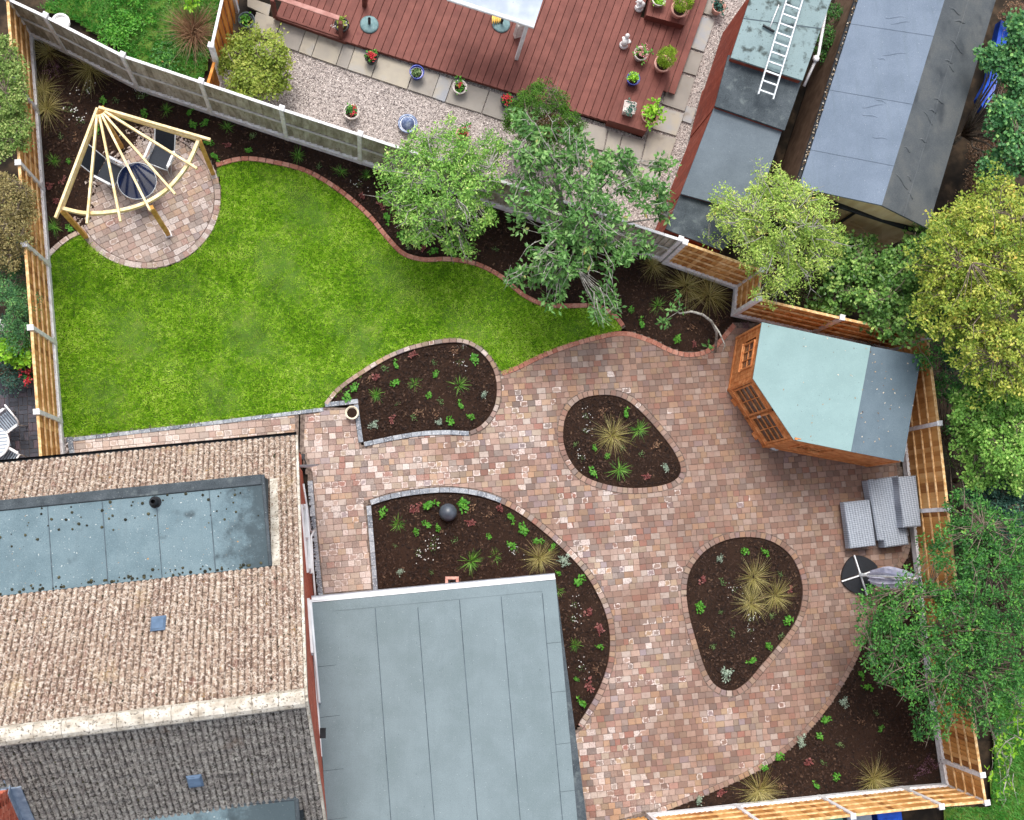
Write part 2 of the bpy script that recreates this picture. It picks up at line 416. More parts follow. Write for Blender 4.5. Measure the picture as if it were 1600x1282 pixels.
def dormer_stain():
    m = MT['felt_dormer']; t = m.node_tree; bs = t.nodes['Principled BSDF']; src = bs.inputs['Base Color'].links[0].from_socket
    g = t.nodes.new('ShaderNodeNewGeometry'); sx = t.nodes.new('ShaderNodeSeparateXYZ'); t.links.new(g.outputs['Position'], sx.inputs[0])
    x0 = float(G(372, 800, 4.4)[0]); n = t.nodes.new('ShaderNodeTexNoise'); n.inputs['Scale'].default_value = 2.2; n.inputs['Detail'].default_value = 6; n.inputs['Roughness'].default_value = .7; t.links.new(g.outputs['Position'], n.inputs['Vector'])
    a = t.nodes.new('ShaderNodeMath'); a.operation = 'MULTIPLY_ADD'; t.links.new(n.outputs['Fac'], a.inputs[0]); a.inputs[1].default_value = 3.2; t.links.new(sx.outputs[0], a.inputs[2])
    r = t.nodes.new('ShaderNodeMapRange'); r.interpolation_type = 'SMOOTHSTEP'; t.links.new(a.outputs[0], r.inputs['Value']); r.inputs['From Min'].default_value = x0+1.2; r.inputs['From Max'].default_value = x0+2.1; r.inputs['To Max'].default_value = .8
    mx = t.nodes.new('ShaderNodeMix'); mx.data_type = 'RGBA'; t.links.new(r.outputs[0], mx.inputs[0]); t.links.new(src, mx.inputs[6]); mx.inputs[7].default_value = (*srgb('3c454a'), 1); t.links.new(mx.outputs[2], bs.inputs['Base Color'])
dormer_stain()
MT['felt_dark'] = felt('dark_felt', [(0, '32383d'), (.5, '454c51'), (1, '585f64')], [(4, .55, .75, '626a6c')], 2.5)
MT['felt_grey'] = felt('grey_felt', [(0, '565f67'), (1, '69737b')], (), 1.8)
MT['felt_old'] = felt('old_teal_felt', [(0, '74868a'), (1, '849698')], [(3.2, .52, .68, '454d4c'), (22, .64, .70, '2c3133')], 2)
MT['felt_garage'] = felt('garage_felt', [(0, '606c7b'), (.5, '6b7787'), (1, '768292')], (), 1.2, .5, streak=.18, rot=-1.2)
MT['felt_garage2'] = felt('worn_garage_felt', [(0, '4a4f54'), (.5, '585d61'), (1, '696a69')], [(1.2, .55, .8, '383d43')], 1.5, .5, fleck='9a9a98')
MT['seam'] = simple('felt_seam', [(0, '38434b'), (1, '56636c')], 6, .8)
MT['white'] = simple('white_upvc', [(0, 'd2d4d8'), (1, 'e4e6e9')], 4, .45, spots=[(14, .66, .8, 'aeb2b4')])
MT['whiteroof'] = simple('white_canopy_roof', [(0, '98a3b2'), (1, 'b4bdc9')], 2, .5, spots=[(12, .64, .8, '8d949c'), (45, .72, .78, '7b828a')])
MT['alu'] = simple('ladder_aluminium', [(0, 'b2b8be'), (1, 'cfd4d8')], 5, .5, metal=.4)
MT['black'] = simple('black_plastic', [(0, '121417'), (1, '24272c')], 6, .45)
MT['brick'] = simple('red_brick', [(0, '9a4632'), (.5, 'b85e48'), (1, 'cc7e66')], 9, .85, 'obj', .7, bump=.3, spots=[(20, .62, .75, 'c8a898')])
MT['mortar'] = simple('mortar', [(0, '9a8c80'), (1, 'b5a89c')], 9, .95)
MT['deck'] = simple('red_deck_board', [(0, '5c3029'), (.5, '6b3b33'), (1, '7a473e')], 3.5, .65, 'obj', .45, bump=.2, spots=[(5, .6, .85, '64302c'), (90, .72, .8, 'a87a72')])
MT['redwood'] = simple('red_painted_board', [(0, '6d2f24'), (.5, '83392a'), (1, '985040')], 5, .7, 'obj', .4, bump=.2)
MT['slab'] = simple('sandstone_slab', [(0, '827d78'), (.4, '928c85'), (.7, 'a29a8c'), (1, '8e929b')], 2.5, .85, 'obj', .75, bump=.2, spots=[(3, .55, .8, '857d74')])
MT['terra'] = simple('terracotta', [(0, 'b98478'), (1, 'd3a79a')], 8, .8)
MT['whitepot'] = simple('pale_glazed_pot', [(0, 'b8aba6'), (1, 'dcd4cf')], 8, .5)
MT['bluepot'] = simple('blue_glaze', [(0, '1f2e86'), (1, '3a4aa8')], 8, .25, spec=.6)
MT['blackpot'] = simple('dark_pot', [(0, '1a1c20'), (1, '2c2f34')], 8, .5)
MT['greypot'] = simple('grey_pot', [(0, '3f4a50'), (1, '5d6a70')], 8, .6)
MT['cream'] = simple('cream_pot', [(0, 'cdbfa6'), (1, 'e2d8c4')], 10, .7)
MT['sphere'] = simple('slate_sphere', [(0, '3b424c'), (1, '4b535e')], 8, .38, spec=.5)
MT['fabricblk'] = simple('black_textilene', [(0, '1f242d'), (1, '2c323c')], 40, .7)
MT['tableglass'] = simple('sky_tinted_glass', [(0, '071430'), (1, '0b1c3e')], 3, .06, spec=.2)  # dark glass with the blue of the reflected sky put into its colour
MT['pergola'] = simple('pale_pine', [(0, 'd8bd88'), (.5, 'e6cf9f'), (1, 'f0dfb8')], 7, .7, bump=.15)
MT['pergolapost'] = simple('golden_pine', [(0, 'b5823c'), (.5, 'c6974e'), (1, 'd6ab66')], 7, .7, bump=.15)
def rattan(name, a, b_):
    b = NB(name); p = b.pos(D(-9)); w1 = b.node('ShaderNodeTexWave', bands_direction='X'); b.link(p, w1.inputs[0]); w1.inputs['Scale'].default_value = 4.5; w1.inputs['Distortion'].default_value = 1.2
    w2 = b.node('ShaderNodeTexWave', bands_direction='Y'); b.link(p, w2.inputs[0]); w2.inputs['Scale'].default_value = 6.5; w2.inputs['Distortion'].default_value = 1
    f = b.math('MULTIPLY', b.math('ADD', w1.outputs['Fac'], w2.outputs['Fac']), .5)
    f = b.math('ADD', b.math('MULTIPLY', f, .5), b.math('MULTIPLY', b.noise(p, 30, 3), .6))
    c = b.ramp(f, [(.2, a), (.8, b_)]); b.bump(f, .5, .006); return b.fin(c, .8)
MT['rattan'] = rattan('grey_rattan', '565e68', 'a6adb9')
MT['blueplastic'] = simple('blue_plastic', [(0, '1240a8'), (1, '1f5ad0')], 4, .4)
MT['green_plastic'] = simple('green_plastic', [(0, '5c9a88'), (1, '76b09c')], 4, .5)
MT['greyplastic'] = simple('grey_plastic', [(0, '7f8b99'), (1, '98a3b0')], 4, .5)
MT['lead'] = simple('lead_flashing', [(0, '6f7f95'), (1, '9aa8ba')], 6, .5, metal=.2)
MT['bark'] = simple('silver_bark', [(0, '6d6a62'), (.5, '8f8c84'), (1, 'b2b0aa')], 14, .85, bump=.3)
MT['barkd'] = simple('brown_bark', [(0, '4b4038'), (1, '8b7e70')], 14, .85, bump=.3)
MT['teal'] = simple('teal_cast_base', [(0, '5f7c80'), (1, '7c979a')], 10, .7)
MT['statue'] = simple('white_stone_figure', [(0, 'c6c2c2'), (1, 'e6e3e2')], 16, .8, bump=.3)
MT['darkpav'] = simple('dark_block', [(0, '2f3138'), (.6, '454750'), (1, '5c4c52')], 5, .8, 'obj', .7, bump=.3)
MT['yellow'] = simple('yellow_rubber', [(0, 'c89a40'), (1, 'e6bf68')], 6, .6)
MT['canopyfab'] = simple('white_parasol_cloth', [(0, 'a9adc2'), (1, 'd4d6e4')], 5, .8)
MT['weight'] = simple('black_base_weight', [(0, '14161b'), (1, '23262d')], 60, .5)
MT['bluevent'] = simple('blue_grey_vent', [(0, '4c6078'), (1, '607690')], 5, .5)

def tilemat(name, stops, spots, rnd, rw=.4, grime='4a3a32', k0=.75):
    b = NB(name); p = b.pos(); f = b.noise(p, 7, 5, .75)
    f = b.math('ADD', b.math('MULTIPLY', b.step(f, .3, .7), 1-rw), b.math('MULTIPLY', b.rnd(rnd), rw))
    c = b.ramp(f, stops)
    uv = b.node('ShaderNodeUVMap'); su = b.node('ShaderNodeSeparateXYZ'); b.link(uv.outputs[0], su.inputs[0])
    t = b.math('ABSOLUTE', b.math('SINE', b.math('MULTIPLY', su.outputs[0], math.pi*3)))
    t = b.math('ADD', t, b.math('MULTIPLY', b.math('SUBTRACT', b.noise(p, 9, 3, .6), .5), 1.2))
    c = b.mix(b.math('MULTIPLY', b.step(t, .62, .1), k0), c, grime)
    for (sc, a, bb, colr, k) in spots:
        c = b.mix(b.math('MULTIPLY', b.step(b.noise(p, sc, 4, .7), a, bb), k), c, colr)
    b.bump(b.noise(p, 38, 4, .7), .8, .03)
    return b.fin(c, .92, 0, .15)
_n = [(0, '7e685e'), (.3, '937c6e'), (.6, 'a28e7e'), (.85, 'ac9a8a'), (1, '86665a')]
_ns = [(15, .50, .58, 'cfc4b8', .8), (18, .535, .59, '4f3d35', .85), (1.3, .58, .75, 'b39a68', .35), (2.2, .6, .7, '80544c', .5), (9, .66, .7, 'b58a3c', .7), (30, .6, .66, 'e2d8ca', .85), (27, .6, .65, '33261f', .8)]
_s = [(0, '6c6664'), (.4, '837d79'), (.7, '938e89'), (1, '76655f')]  # mossy greys, with some of the slope's shade put into the colour
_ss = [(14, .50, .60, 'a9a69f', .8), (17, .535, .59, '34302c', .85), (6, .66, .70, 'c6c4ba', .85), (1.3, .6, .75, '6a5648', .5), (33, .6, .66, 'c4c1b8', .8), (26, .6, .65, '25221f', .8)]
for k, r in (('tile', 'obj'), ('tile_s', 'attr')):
    MT[k] = tilemat('lichened_'+k, _n, _ns, r); MT[k+'_south'] = tilemat('mossy_shaded_'+k, _s, _ss, r, .2, grime='37322f')
MT['ridge'] = simple('limewashed_ridge', [(0, '9c9284'), (.5, 'b9b2a6'), (1, 'cdc8be')], 5, .9, bump=.4, spots=[(24, .55, .66, '6b655c')])

LM = {
 'ash': leafmat('light_green_leaf', [(0, '3a5c26'), (.35, '5f8c3a'), (.7, '86ab52'), (.9, 'a9c26e'), (1, 'c6bf80')], gain=1.45),
 'cherry': leafmat('cherry_leaf', [(0, '2c5024'), (.4, '477036'), (.75, '6a9250'), (.93, '8aa66a'), (1, 'a5804c')], .4, gain=1.5),
 'pale': leafmat('pale_leaf', [(0, '55762e'), (.35, '83a045'), (.7, 'abc062'), (.9, 'c9cf78'), (1, 'd2b568')], gain=1.3),
 'gold': leafmat('golden_leaf', [(0, '4c6a1e'), (.35, '80983a'), (.65, 'a9b44c'), (.9, 'cac862'), (1, 'd6aa54')], gain=1.12),
 'ivy': leafmat('bramble_leaf', [(0, '2b4a1f'), (.4, '4b6f33'), (.75, '72934a'), (.93, '98b063'), (1, 'b8a050')], .35, gain=1.6),
 'maple': leafmat('maple_leaf', [(0, '24482e'), (.4, '3d6b40'), (.75, '5b8a50'), (1, '8aad60')], gain=1.5),
 'blue': leafmat('blue_green_leaf', [(0, '1c3a34'), (.5, '355a4e'), (1, '587c68')], gain=1.3),
 'deep': leafmat('deep_green_leaf', [(0, '1f4723'), (.4, '35682f'), (.8, '57913f'), (.95, '7aae4c'), (1, '9a6a40')], gain=1.25),
 'lime': leafmat('lime_leaf', [(0, '5a9420'), (.5, '84bd2c'), (1, 'b3df4c')]),
 'hedge': leafmat('hedge_leaf', [(0, '3c5224'), (.4, '62803a'), (.75, '8da05a'), (1, 'b5b878')], gain=1.4),
 'dry': leafmat('dry_hedge_leaf', [(0, '4f4c2c'), (.4, '766c44'), (.75, '978a5c'), (1, '7a8b50')], gain=1.4),
 'conifer': leafmat('conifer_leaf', [(0, '233f10'), (.5, '3f6a18'), (1, '6f9a30')], .6, gain=1.2),
 'confbrown': leafmat('brown_conifer_leaf', [(0, '3a2a18'), (.5, '5f4828'), (1, '7a5a3a')], .6),
 'fresh': leafmat('fresh_leaf', [(0, '34701c'), (.5, '529a2c'), (1, '84be4c')]),
 'spike': leafmat('green_blade', [(0, '336a20'), (.5, '55922f'), (1, '8ab850')], gain=1.15),
 'straw': leafmat('straw_blade', [(0, '6e6a34'), (.5, '9a9252'), (1, 'cfc18c')], gain=1.35),
 'red': leafmat('red_leaf', [(0, '5c2a2a'), (.5, '864a48'), (1, 'b07a72')]),
 'silver': leafmat('silver_leaf', [(0, '77907c'), (.5, 'a3b8a4'), (1, 'ccd8c8')]),
 'dull': leafmat('dull_leaf', [(0, '3c5a30'), (.5, '5f7f48'), (1, '8aa068')]),
 'purple': leafmat('purple_leaf', [(0, '3c2234'), (.5, '6a4658'), (1, '9a7a8a')]),
 'dead': leafmat('withered_leaf', [(0, '5e4034'), (.5, '8a6a52'), (1, 'b8997a')]),
 'petal': leafmat('white_petal', [(0, 'd8d8d8'), (1, 'f4f4f4')]),
 'geranium': leafmat('geranium_petal', [(0, 'b82434'), (.5, 'd83c48'), (1, 'ea6a70')]),
 'pinkflower': leafmat('pink_petal', [(0, 'b86a70'), (1, 'e0a8a8')]),
 'succ': leafmat('blue_succulent', [(0, '1f4c44'), (.5, '34685c'), (1, '76a090')]),
 'yellowish': leafmat('yellow_green_leaf', [(0, '5c7424'), (.5, '889c3c'), (1, 'bcc062')], gain=1.15),
}
# ------------------------------------------------------------------ outlines (traced on the ground)
PX = dict(
 bedB=[(512,634),(530,612),(560,590),(600,565),(640,548),(690,537),(725,537),(750,550),(768,572),(776,600),(774,630),(765,650),(750,666),(733,674),
       (700,672),(660,674),(620,680),(568,691),(564,664),(560,631)],
 bedC=[(881,692),(881,665),(888,643),(903,627),(925,619),(955,618),(978,625),(1000,642),(1030,675),(1054,707),(1064,733),(1058,748),(1040,757),(1010,762),(975,762),(940,755),(910,742),(890,718)],
 bedD=[(580,790),(612,780),(655,773),(700,770),(740,774),(775,784),(812,803),(850,832),(887,866),(915,898),(935,932),(948,965),(953,1000),(949,1040),(932,1085),(903,1133),(880,1150),(850,1080),(835,915),(600,938),(592,930)],
 bedE=[(1073,930),(1076,900),(1087,878),(1108,857),(1140,843),(1175,840),(1207,847),(1235,868),(1251,900),(1254,935),(1244,970),(1222,1002),(1190,1040),(1163,1070),(1140,1080),(1117,1070),(1102,1045),(1089,1005),(1078,965)],
 patio=[(468,642),(508,635),(545,595),(592,562),(640,541),(690,529),(728,530),(757,545),(783,580),(805,572),(842,554),(880,539),(920,527),(960,518),(985,518),(1020,530),(1050,545),(1080,551),(1112,541),(1145,505),
        (1200,505),(1330,545),(1392,580),(1405,700),(1424,850),(1418,872),(1404,893),(1378,935),(1358,985),(1340,1030),(1318,1070),(1290,1112),(1245,1162),(1185,1205),(1110,1240),(1030,1272),(900,1310),(850,1300),(836,905),(498,937),(480,745),(466,700)],
 path=[(104,683),(300,660),(468,642),(468,705),(300,735),(104,760)],
 lawn=[(78,402),(97,384),(116,371),(133,365),(150,388),(185,410),(230,421),(275,413),(315,385),(338,345),(346,305),(341,262),(380,252),(430,258),(480,272),(530,302),(572,338),(602,374),(628,400),(662,410),(700,409),(742,416),(780,435),(815,464),(850,480),(892,482),(930,482),(956,494),(972,514),
       (958,519),(920,528),(880,540),(842,556),(805,574),(785,584),(770,560),(745,540),(715,531),(680,532),(630,545),(590,566),(545,598),(515,628),(502,638),(300,663),(103,684),(96,662),(86,538)],
)
CO = dict(bedB=(0, 13, 14, 17, 18, 19), bedD=(0, 15, 16, 17, 18, 19, 20), patio=(0, 1, 8, 14, 19, 20, 21, 22, 23, 24, 35, 36, 37, 38, 39, 40, 41), path=(0, 1, 2, 3, 4, 5),
          lawn=(0, 3, 11, 28, 33, 42, 43, 44, 45), bedC=(), bedE=())
OUT = {k: smooth(W(v), .12, True, CO[k]) for k, v in PX.items()}
CC = G(228, 308)[:2]                                       # the round patio
cr = [np.linalg.norm(G(*q)[:2]-CC) for q in ((107,300),(342,300),(228,196),(228,420),(312,228),(150,388))]
CR = float(np.mean(cr))
OUT['circle'] = np.array([CC+CR*np.array([math.cos(a), math.sin(a)]) for a in np.linspace(0, 2*math.pi, 90, endpoint=False)])

# ------------------------------------------------------------------ ground
def grid_in(P, step, infl=0.0):
    Q = offset(P, infl) if infl else P
    x0, y0 = Q.min(0)-step; x1, y1 = Q.max(0)+step
    nx = int((x1-x0)/step)+1; ny = int((y1-y0)/step)+1
    X, Y = np.meshgrid(x0+np.arange(nx+1)*step, y0+np.arange(ny+1)*step)
    V = np.c_[X.ravel(), Y.ravel()]
    cx = (X[:-1, :-1]+step/2).ravel(); cy = (Y[:-1, :-1]+step/2).ravel()
    keep = inside(np.c_[cx, cy], Q)
    i = np.arange(len(cx)); r = i//nx; c = i % nx; a = r*(nx+1)+c
    F = np.c_[a, a+1, a+nx+2, a+nx+1][keep]
    u, inv = np.unique(F.ravel(), return_inverse=True)
    return V[u], inv.reshape(-1, 4)

def soil(name, P, z0=-.05, mound=.07, infl=.03, step=.07, mat='soil', amp=.012):
    V, F = grid_in(P, step, infl)
    d, _, _ = nearest(V, P[::3]); ins = inside(V, P)
    d = np.where(ins, d, 0)
    z = z0+mound*(1-np.exp(-d/.35))+RNG.normal(0, amp, len(V))*np.where(ins, 1, .2)
    z += .02*np.sin(V[:, 0]*2.3+V[:, 1])*np.cos(V[:, 1]*1.9)*(d > .1)
    me = npmesh(name, np.c_[V, z], F, smooth=True)
    return tag(link(name, me, MT[mat]), kind='structure')

def scatter_pts(P, n, margin=0.0):
    out = []; x0, y0 = P.min(0); x1, y1 = P.max(0); m = 0
    while m < n:
        Q = np.c_[RNG.uniform(x0, x1, n), RNG.uniform(y0, y1, n)]; Q = Q[inside(Q, P)]
        out.append(Q); m += len(Q)
        if m == 0: break
    return np.concatenate(out)[:n]

def chips(P, dens, name='bark_chips', z=0.0, zfun=None, size=(.012, .035), mat='chip', margin=.04):
    A = abs(area(P)); Q = scatter_pts(P, int(A*dens)); n = len(Q)
    d, _, _ = nearest(Q, P[::3]); Q = Q[d > margin]; d = d[d > margin]; n = len(Q)
    zz = -.05+.07*(1-np.exp(-d/.35))+.012+RNG.uniform(0, .012, n)+z
    a = RNG.uniform(0, 2*np.pi, n); L = RNG.uniform(size[0], size[1], n); Wd = L*RNG.uniform(.3, .6, n)
    ux, uy = np.cos(a), np.sin(a)
    V = np.zeros((n, 4, 3))
    for k, (s, t) in enumerate(((-1, -1), (1, -1), (1, 1), (-1, 1))):
        V[:, k, 0] = Q[:, 0]+s*L*ux-t*Wd*uy; V[:, k, 1] = Q[:, 1]+s*L*uy+t*Wd*ux; V[:, k, 2] = zz+RNG.uniform(-.012, .014, n)
    F = np.arange(n*4).reshape(n, 4)
    return tag(link(name, npmesh(name, V.reshape(-1, 3), F, RNG.uniform(0, 1, n)), MT[mat]), kind='stuff')

# far ground: one sheet
gb = MB(); gb.box((4, 3, -.35), (160, 160, .2)); tag(gb.build('ground', MT['dirt']), kind='structure')

# border beds along the fences (soil lies under the edging that closes them)
bordA = smooth(W([(48,40),(106,80),(218,138),(332,176),(449,215),(563,252),(680,290),(795,328),(1030,405),(1152,446),(1145,505),(1112,543),(1080,553),(1050,547),(1020,532),(985,520),(972,505),(956,494),(930,484),(892,483),(850,481),(815,465),(780,437),(742,417),(700,411),(662,412),(628,402),(602,376),(572,340),(530,304),(480,274),(430,260),(380,254),(341,264),
        (240,230),(160,300),(150,385),(133,367),(116,373),(97,386),(78,404),(67,297)]), .12, True, tuple(range(0, 11))+(32, 35, 36, 39, 40))
bordF = smooth(W([(1424,846),(1436,846),(1446,985),(1474,1228),(1408,1230),(1277,1245),(1140,1258),(1020,1272),(1030,1274),(1110,1242),(1185,1207),(1245,1164),(1290,1114),(1318,1072),(1340,1032),(1358,987),(1378,937),(1404,895),(1418,874)]), .12, True, (0, 1, 2, 3, 4, 5, 6, 7, 8))
for nm, P, ch in (('flower_bed', bordA, 420), ('flower_bed', OUT['bedB'], 480), ('flower_bed', OUT['bedC'], 480), ('flower_bed', OUT['bedD'], 480), ('flower_bed', OUT['bedE'], 480), ('flower_bed', bordF, 420)):
    soil(nm, P); chips(P, ch)

soil('lawn', OUT['lawn'], -.03, .015, .02, .12, 'lawnbase', .006)
def blades(name, P, dens, h=(.03, .06), wd=.007, z=-.02, mat='grass', clear=.0):
    n = int(abs(area(P))*dens); Q = scatter_pts(P, n)
    if clear:
        d, _, _ = nearest(Q, P[::2]); Q = Q[d > clear]
    n = len(Q)
    a = RNG.uniform(0, 2*np.pi, n); H = RNG.uniform(h[0], h[1], n); lean = RNG.uniform(.2, 1.1, n)*H; b = a+RNG.normal(np.pi/2, .5, n)
    V = np.zeros((n, 3, 3)); w_ = wd*RNG.uniform(.7, 1.5, n)
    V[:, 0, 0] = Q[:, 0]-np.cos(a)*w_; V[:, 0, 1] = Q[:, 1]-np.sin(a)*w_
    V[:, 1, 0] = Q[:, 0]+np.cos(a)*w_; V[:, 1, 1] = Q[:, 1]+np.sin(a)*w_
    V[:, :2, 2] = z
    cell = (np.floor(Q[:, 0]/.055)*73.1+np.floor(Q[:, 1]/.055)*191.7); cr_ = np.modf(np.abs(np.sin(cell)*43758.5))[0]
    V[:, 2, 0] = Q[:, 0]+np.cos(b)*lean; V[:, 2, 1] = Q[:, 1]+np.sin(b)*lean; V[:, 2, 2] = z+H
    return tag(link(name, npmesh(name, V.reshape(-1, 3), np.arange(n*3).reshape(n, 3), cr_*.65+RNG.uniform(0, .35, n)), MT[mat]), kind='stuff')
blades('grass', OUT['lawn'], 5200, wd=.008)

# ------------------------------------------------------------------ block paving
def paver_geo(poly, c, th=.07, bev=.0045, jit=.0):
    """bevelled block from a 2-D outline (counter-clockwise) -> verts, faces"""
    n = len(poly); poly = np.array(poly)
    ctr = poly.mean(0); ins = ctr+(poly-ctr)*(1-bev*2/np.maximum(.05, np.abs(poly-ctr).max()))
    V = [(p[0], p[1], -th) for p in poly]+[(p[0], p[1], -bev) for p in poly]+[(p[0], p[1], 0) for p in ins]
    Fs = [tuple(range(2*n, 3*n))]
    for L in range(2): Fs += [(L*n+i, L*n+(i+1) % n, (L+1)*n+(i+1) % n, (L+1)*n+i) for i in range(n)]
    return V, Fs

def uv_mesh(name, V, Fs, UV, rnd=None):
    me = bpy.data.meshes.new(name); me.from_pydata([tuple(map(float, v)) for v in V], [], Fs)
    uvl = me.uv_layers.new(name='UVMap'); li = np.zeros(len(me.loops), dtype=np.int32); me.loops.foreach_get('vertex_index', li)
    uvl.data.foreach_set('uv', np.array(UV, dtype=np.float32)[li].ravel())
    if rnd is not None:
        a = me.attributes.new('rnd', 'FLOAT', 'FACE'); a.data.foreach_set('value', np.array(rnd, dtype=np.float32))
    me.update(); return me

def pave(base, P, holes, ang, rowh, widths, n_obj=290, mats=('paver', 'paver_s'), z=0.0, name='paver', laid='paving', jt=.0035):
    c, s = math.cos(ang), math.sin(ang); R = np.array([[c, s], [-s, c]])     # world -> row frame
    PR = P@R.T; x0, y0 = PR.min(0)-.3; x1, y1 = PR.max(0)+.3
    rects = []
    y = y0
    while y < y1:
        x = x0-random.random()*.2
        while x < x1:
            wd = random.choice(widths); rects.append((x, y, wd)); x += wd
        y += rowh
    r = np.array(rects); cor = np.stack([np.c_[r[:, 0]+jt, r[:, 1]+jt], np.c_[r[:, 0]+r[:, 2]-jt, r[:, 1]+jt], np.c_[r[:, 0]+r[:, 2]-jt, r[:, 1]+rowh-jt], np.c_[r[:, 0]+jt, r[:, 1]+rowh-jt]], 1)
    cw = cor@R                                                                # back to world
    allp = cw.reshape(-1, 2)
    ok = inside(allp, P); who = np.where(ok, -1, 0)
    for i, H in enumerate(holes):
        h = inside(allp, H); who[h] = i+1
    who = who.reshape(-1, 4); bad = (who >= 0).sum(1)
    outl = [P]+list(holes)
    full = []; cut = []
    for k in range(len(r)):
        if bad[k] == 0: full.append(k)
        elif bad[k] < 4:
            poly = [np.array(q) for q in cw[k]]
            for i in set(who[k][who[k] >= 0]):
                O = outl[i]; ctr = cw[k].mean(0)
                b = [cw[k][j] for j in range(4) if who[k][j] == i]
                d, bp, bn = nearest(np.array(b), O)
                j = int(np.argmax(d)); n = b[j]-bp[j]; L = np.linalg.norm(n)
                if L < 1e-5: continue
                poly = clip(poly, bp[j]-n/L*.004, n/L)
                if len(poly) < 3: break
            if len(poly) >= 3 and abs(area(np.array(poly))) > .0035: cut.append((k, poly))
    # the largest in the picture become objects of their own
    dist = {k: -r[k][2] for k in full}
    full.sort(key=lambda k: dist[k]+random.random()*.02)
    if len(full)+len(cut) > n_obj: objs, rest = full[:n_obj], full[n_obj:]
    else: objs, rest = full, []
    var = {}
    for k in objs:
        wd = r[k][2]; key = (round(wd, 3), random.randrange(4))
        if key not in var:
            hw, hh = wd/2-jt, rowh/2-jt; j = lambda: random.uniform(-.003, .003)
            poly = [(-hw+j(), -hh+j()), (hw+j(), -hh+j()), (hw+j(), hh+j()), (-hw+j(), hh+j())]
            V, Fs = paver_geo(poly, 0); UV = [((v[0]+hw)/(2*hw), (v[1]+hh)/(2*hh)) for v in V]
            me = uv_mesh(name, V, Fs, UV); me.materials.append(MT[mats[0]]); var[key] = me
        o = bpy.data.objects.new(name, var[key]); COL.objects.link(o); o.parent = base
        ctr = cw[k].mean(0); o.location = (ctr[0], ctr[1], z+random.uniform(-.003, .003)); o.rotation_euler = (random.uniform(-.012, .012), random.uniform(-.012, .012), ang)
    V = []; Fs = []; UV = []; RN = []
    for k, poly in [(k, list(cw[k])) for k in rest]+cut:
        poly = [p+np.array([random.uniform(-.003, .003), random.uniform(-.003, .003)]) for p in poly]
        v, f = paver_geo(poly, 0); zz = z+random.uniform(-.003, .003); b0 = len(V)
        tx, ty = random.uniform(-.012, .012), random.uniform(-.012, .012); ctr = cw[k].mean(0)
        for q in v:
            V.append((q[0], q[1], q[2]+zz+(q[0]-ctr[0])*tx+(q[1]-ctr[1])*ty))
            l = R@np.array(q[:2]); UV.append(((l[0]-r[k][0])/r[k][2], (l[1]-r[k][1])/rowh))
        Fs += [tuple(i+b0 for i in g) for g in f]; RN += [random.random()]*len(f)
    if V:
        o = link(laid, uv_mesh(laid, V, Fs, UV, RN), MT[mats[1]], base)
        if rest: tag(o, kind='stuff')
    print(base.name, 'pavers', len(objs), 'rest', len(rest), 'cut', len(cut))

MIXW = (.13, .16, .16, .19, .19, .23)
ringC = offset(OUT['bedC'], .15); ringE = offset(OUT['bedE'], .15); ringB = offset(OUT['bedB'], .12); ringD = offset(OUT['bedD'], .15)
patio = sheet('patio', OUT['patio'], -.02, MT['joint'], .06)
# joint bed stays out of the flower beds: cut by building it as a grid
bpy.data.objects.remove(patio)
def bedding(name, P, holes, z, step=.06):
    V, F = grid_in(P, step, .0); c = V[F].mean(1); k = np.ones(len(F), bool)
    for H in holes: k &= ~inside(c, H)
    u, inv = np.unique(F[k].ravel(), return_inverse=True)
    return tag(link(name, npmesh(name, np.c_[V[u], np.full(len(u), z)], inv.reshape(-1, 4)), MT['joint']), kind='structure')
patio = bedding('patio', offset(OUT['patio'], .0), [offset(OUT[k], .06) for k in ('bedB', 'bedC', 'bedD', 'bedE')], -.014)
pathb = bedding('path', OUT['path'], [], -.014)
circ = bedding('round_patio', OUT['circle'], [], -.01)
PIN = offset(OUT['patio'], -.13)
pave(patio, PIN, [ringC, ringE, ringB, ringD], D(5), .147, MIXW)
pave(pathb, offset(OUT['path'], -.10), [], D(6), .147, (.16, .19, .23, .23), 150)
pave(circ, offset(OUT['circle'], -.16), [], D(28), .147, MIXW, 290, z=.004)

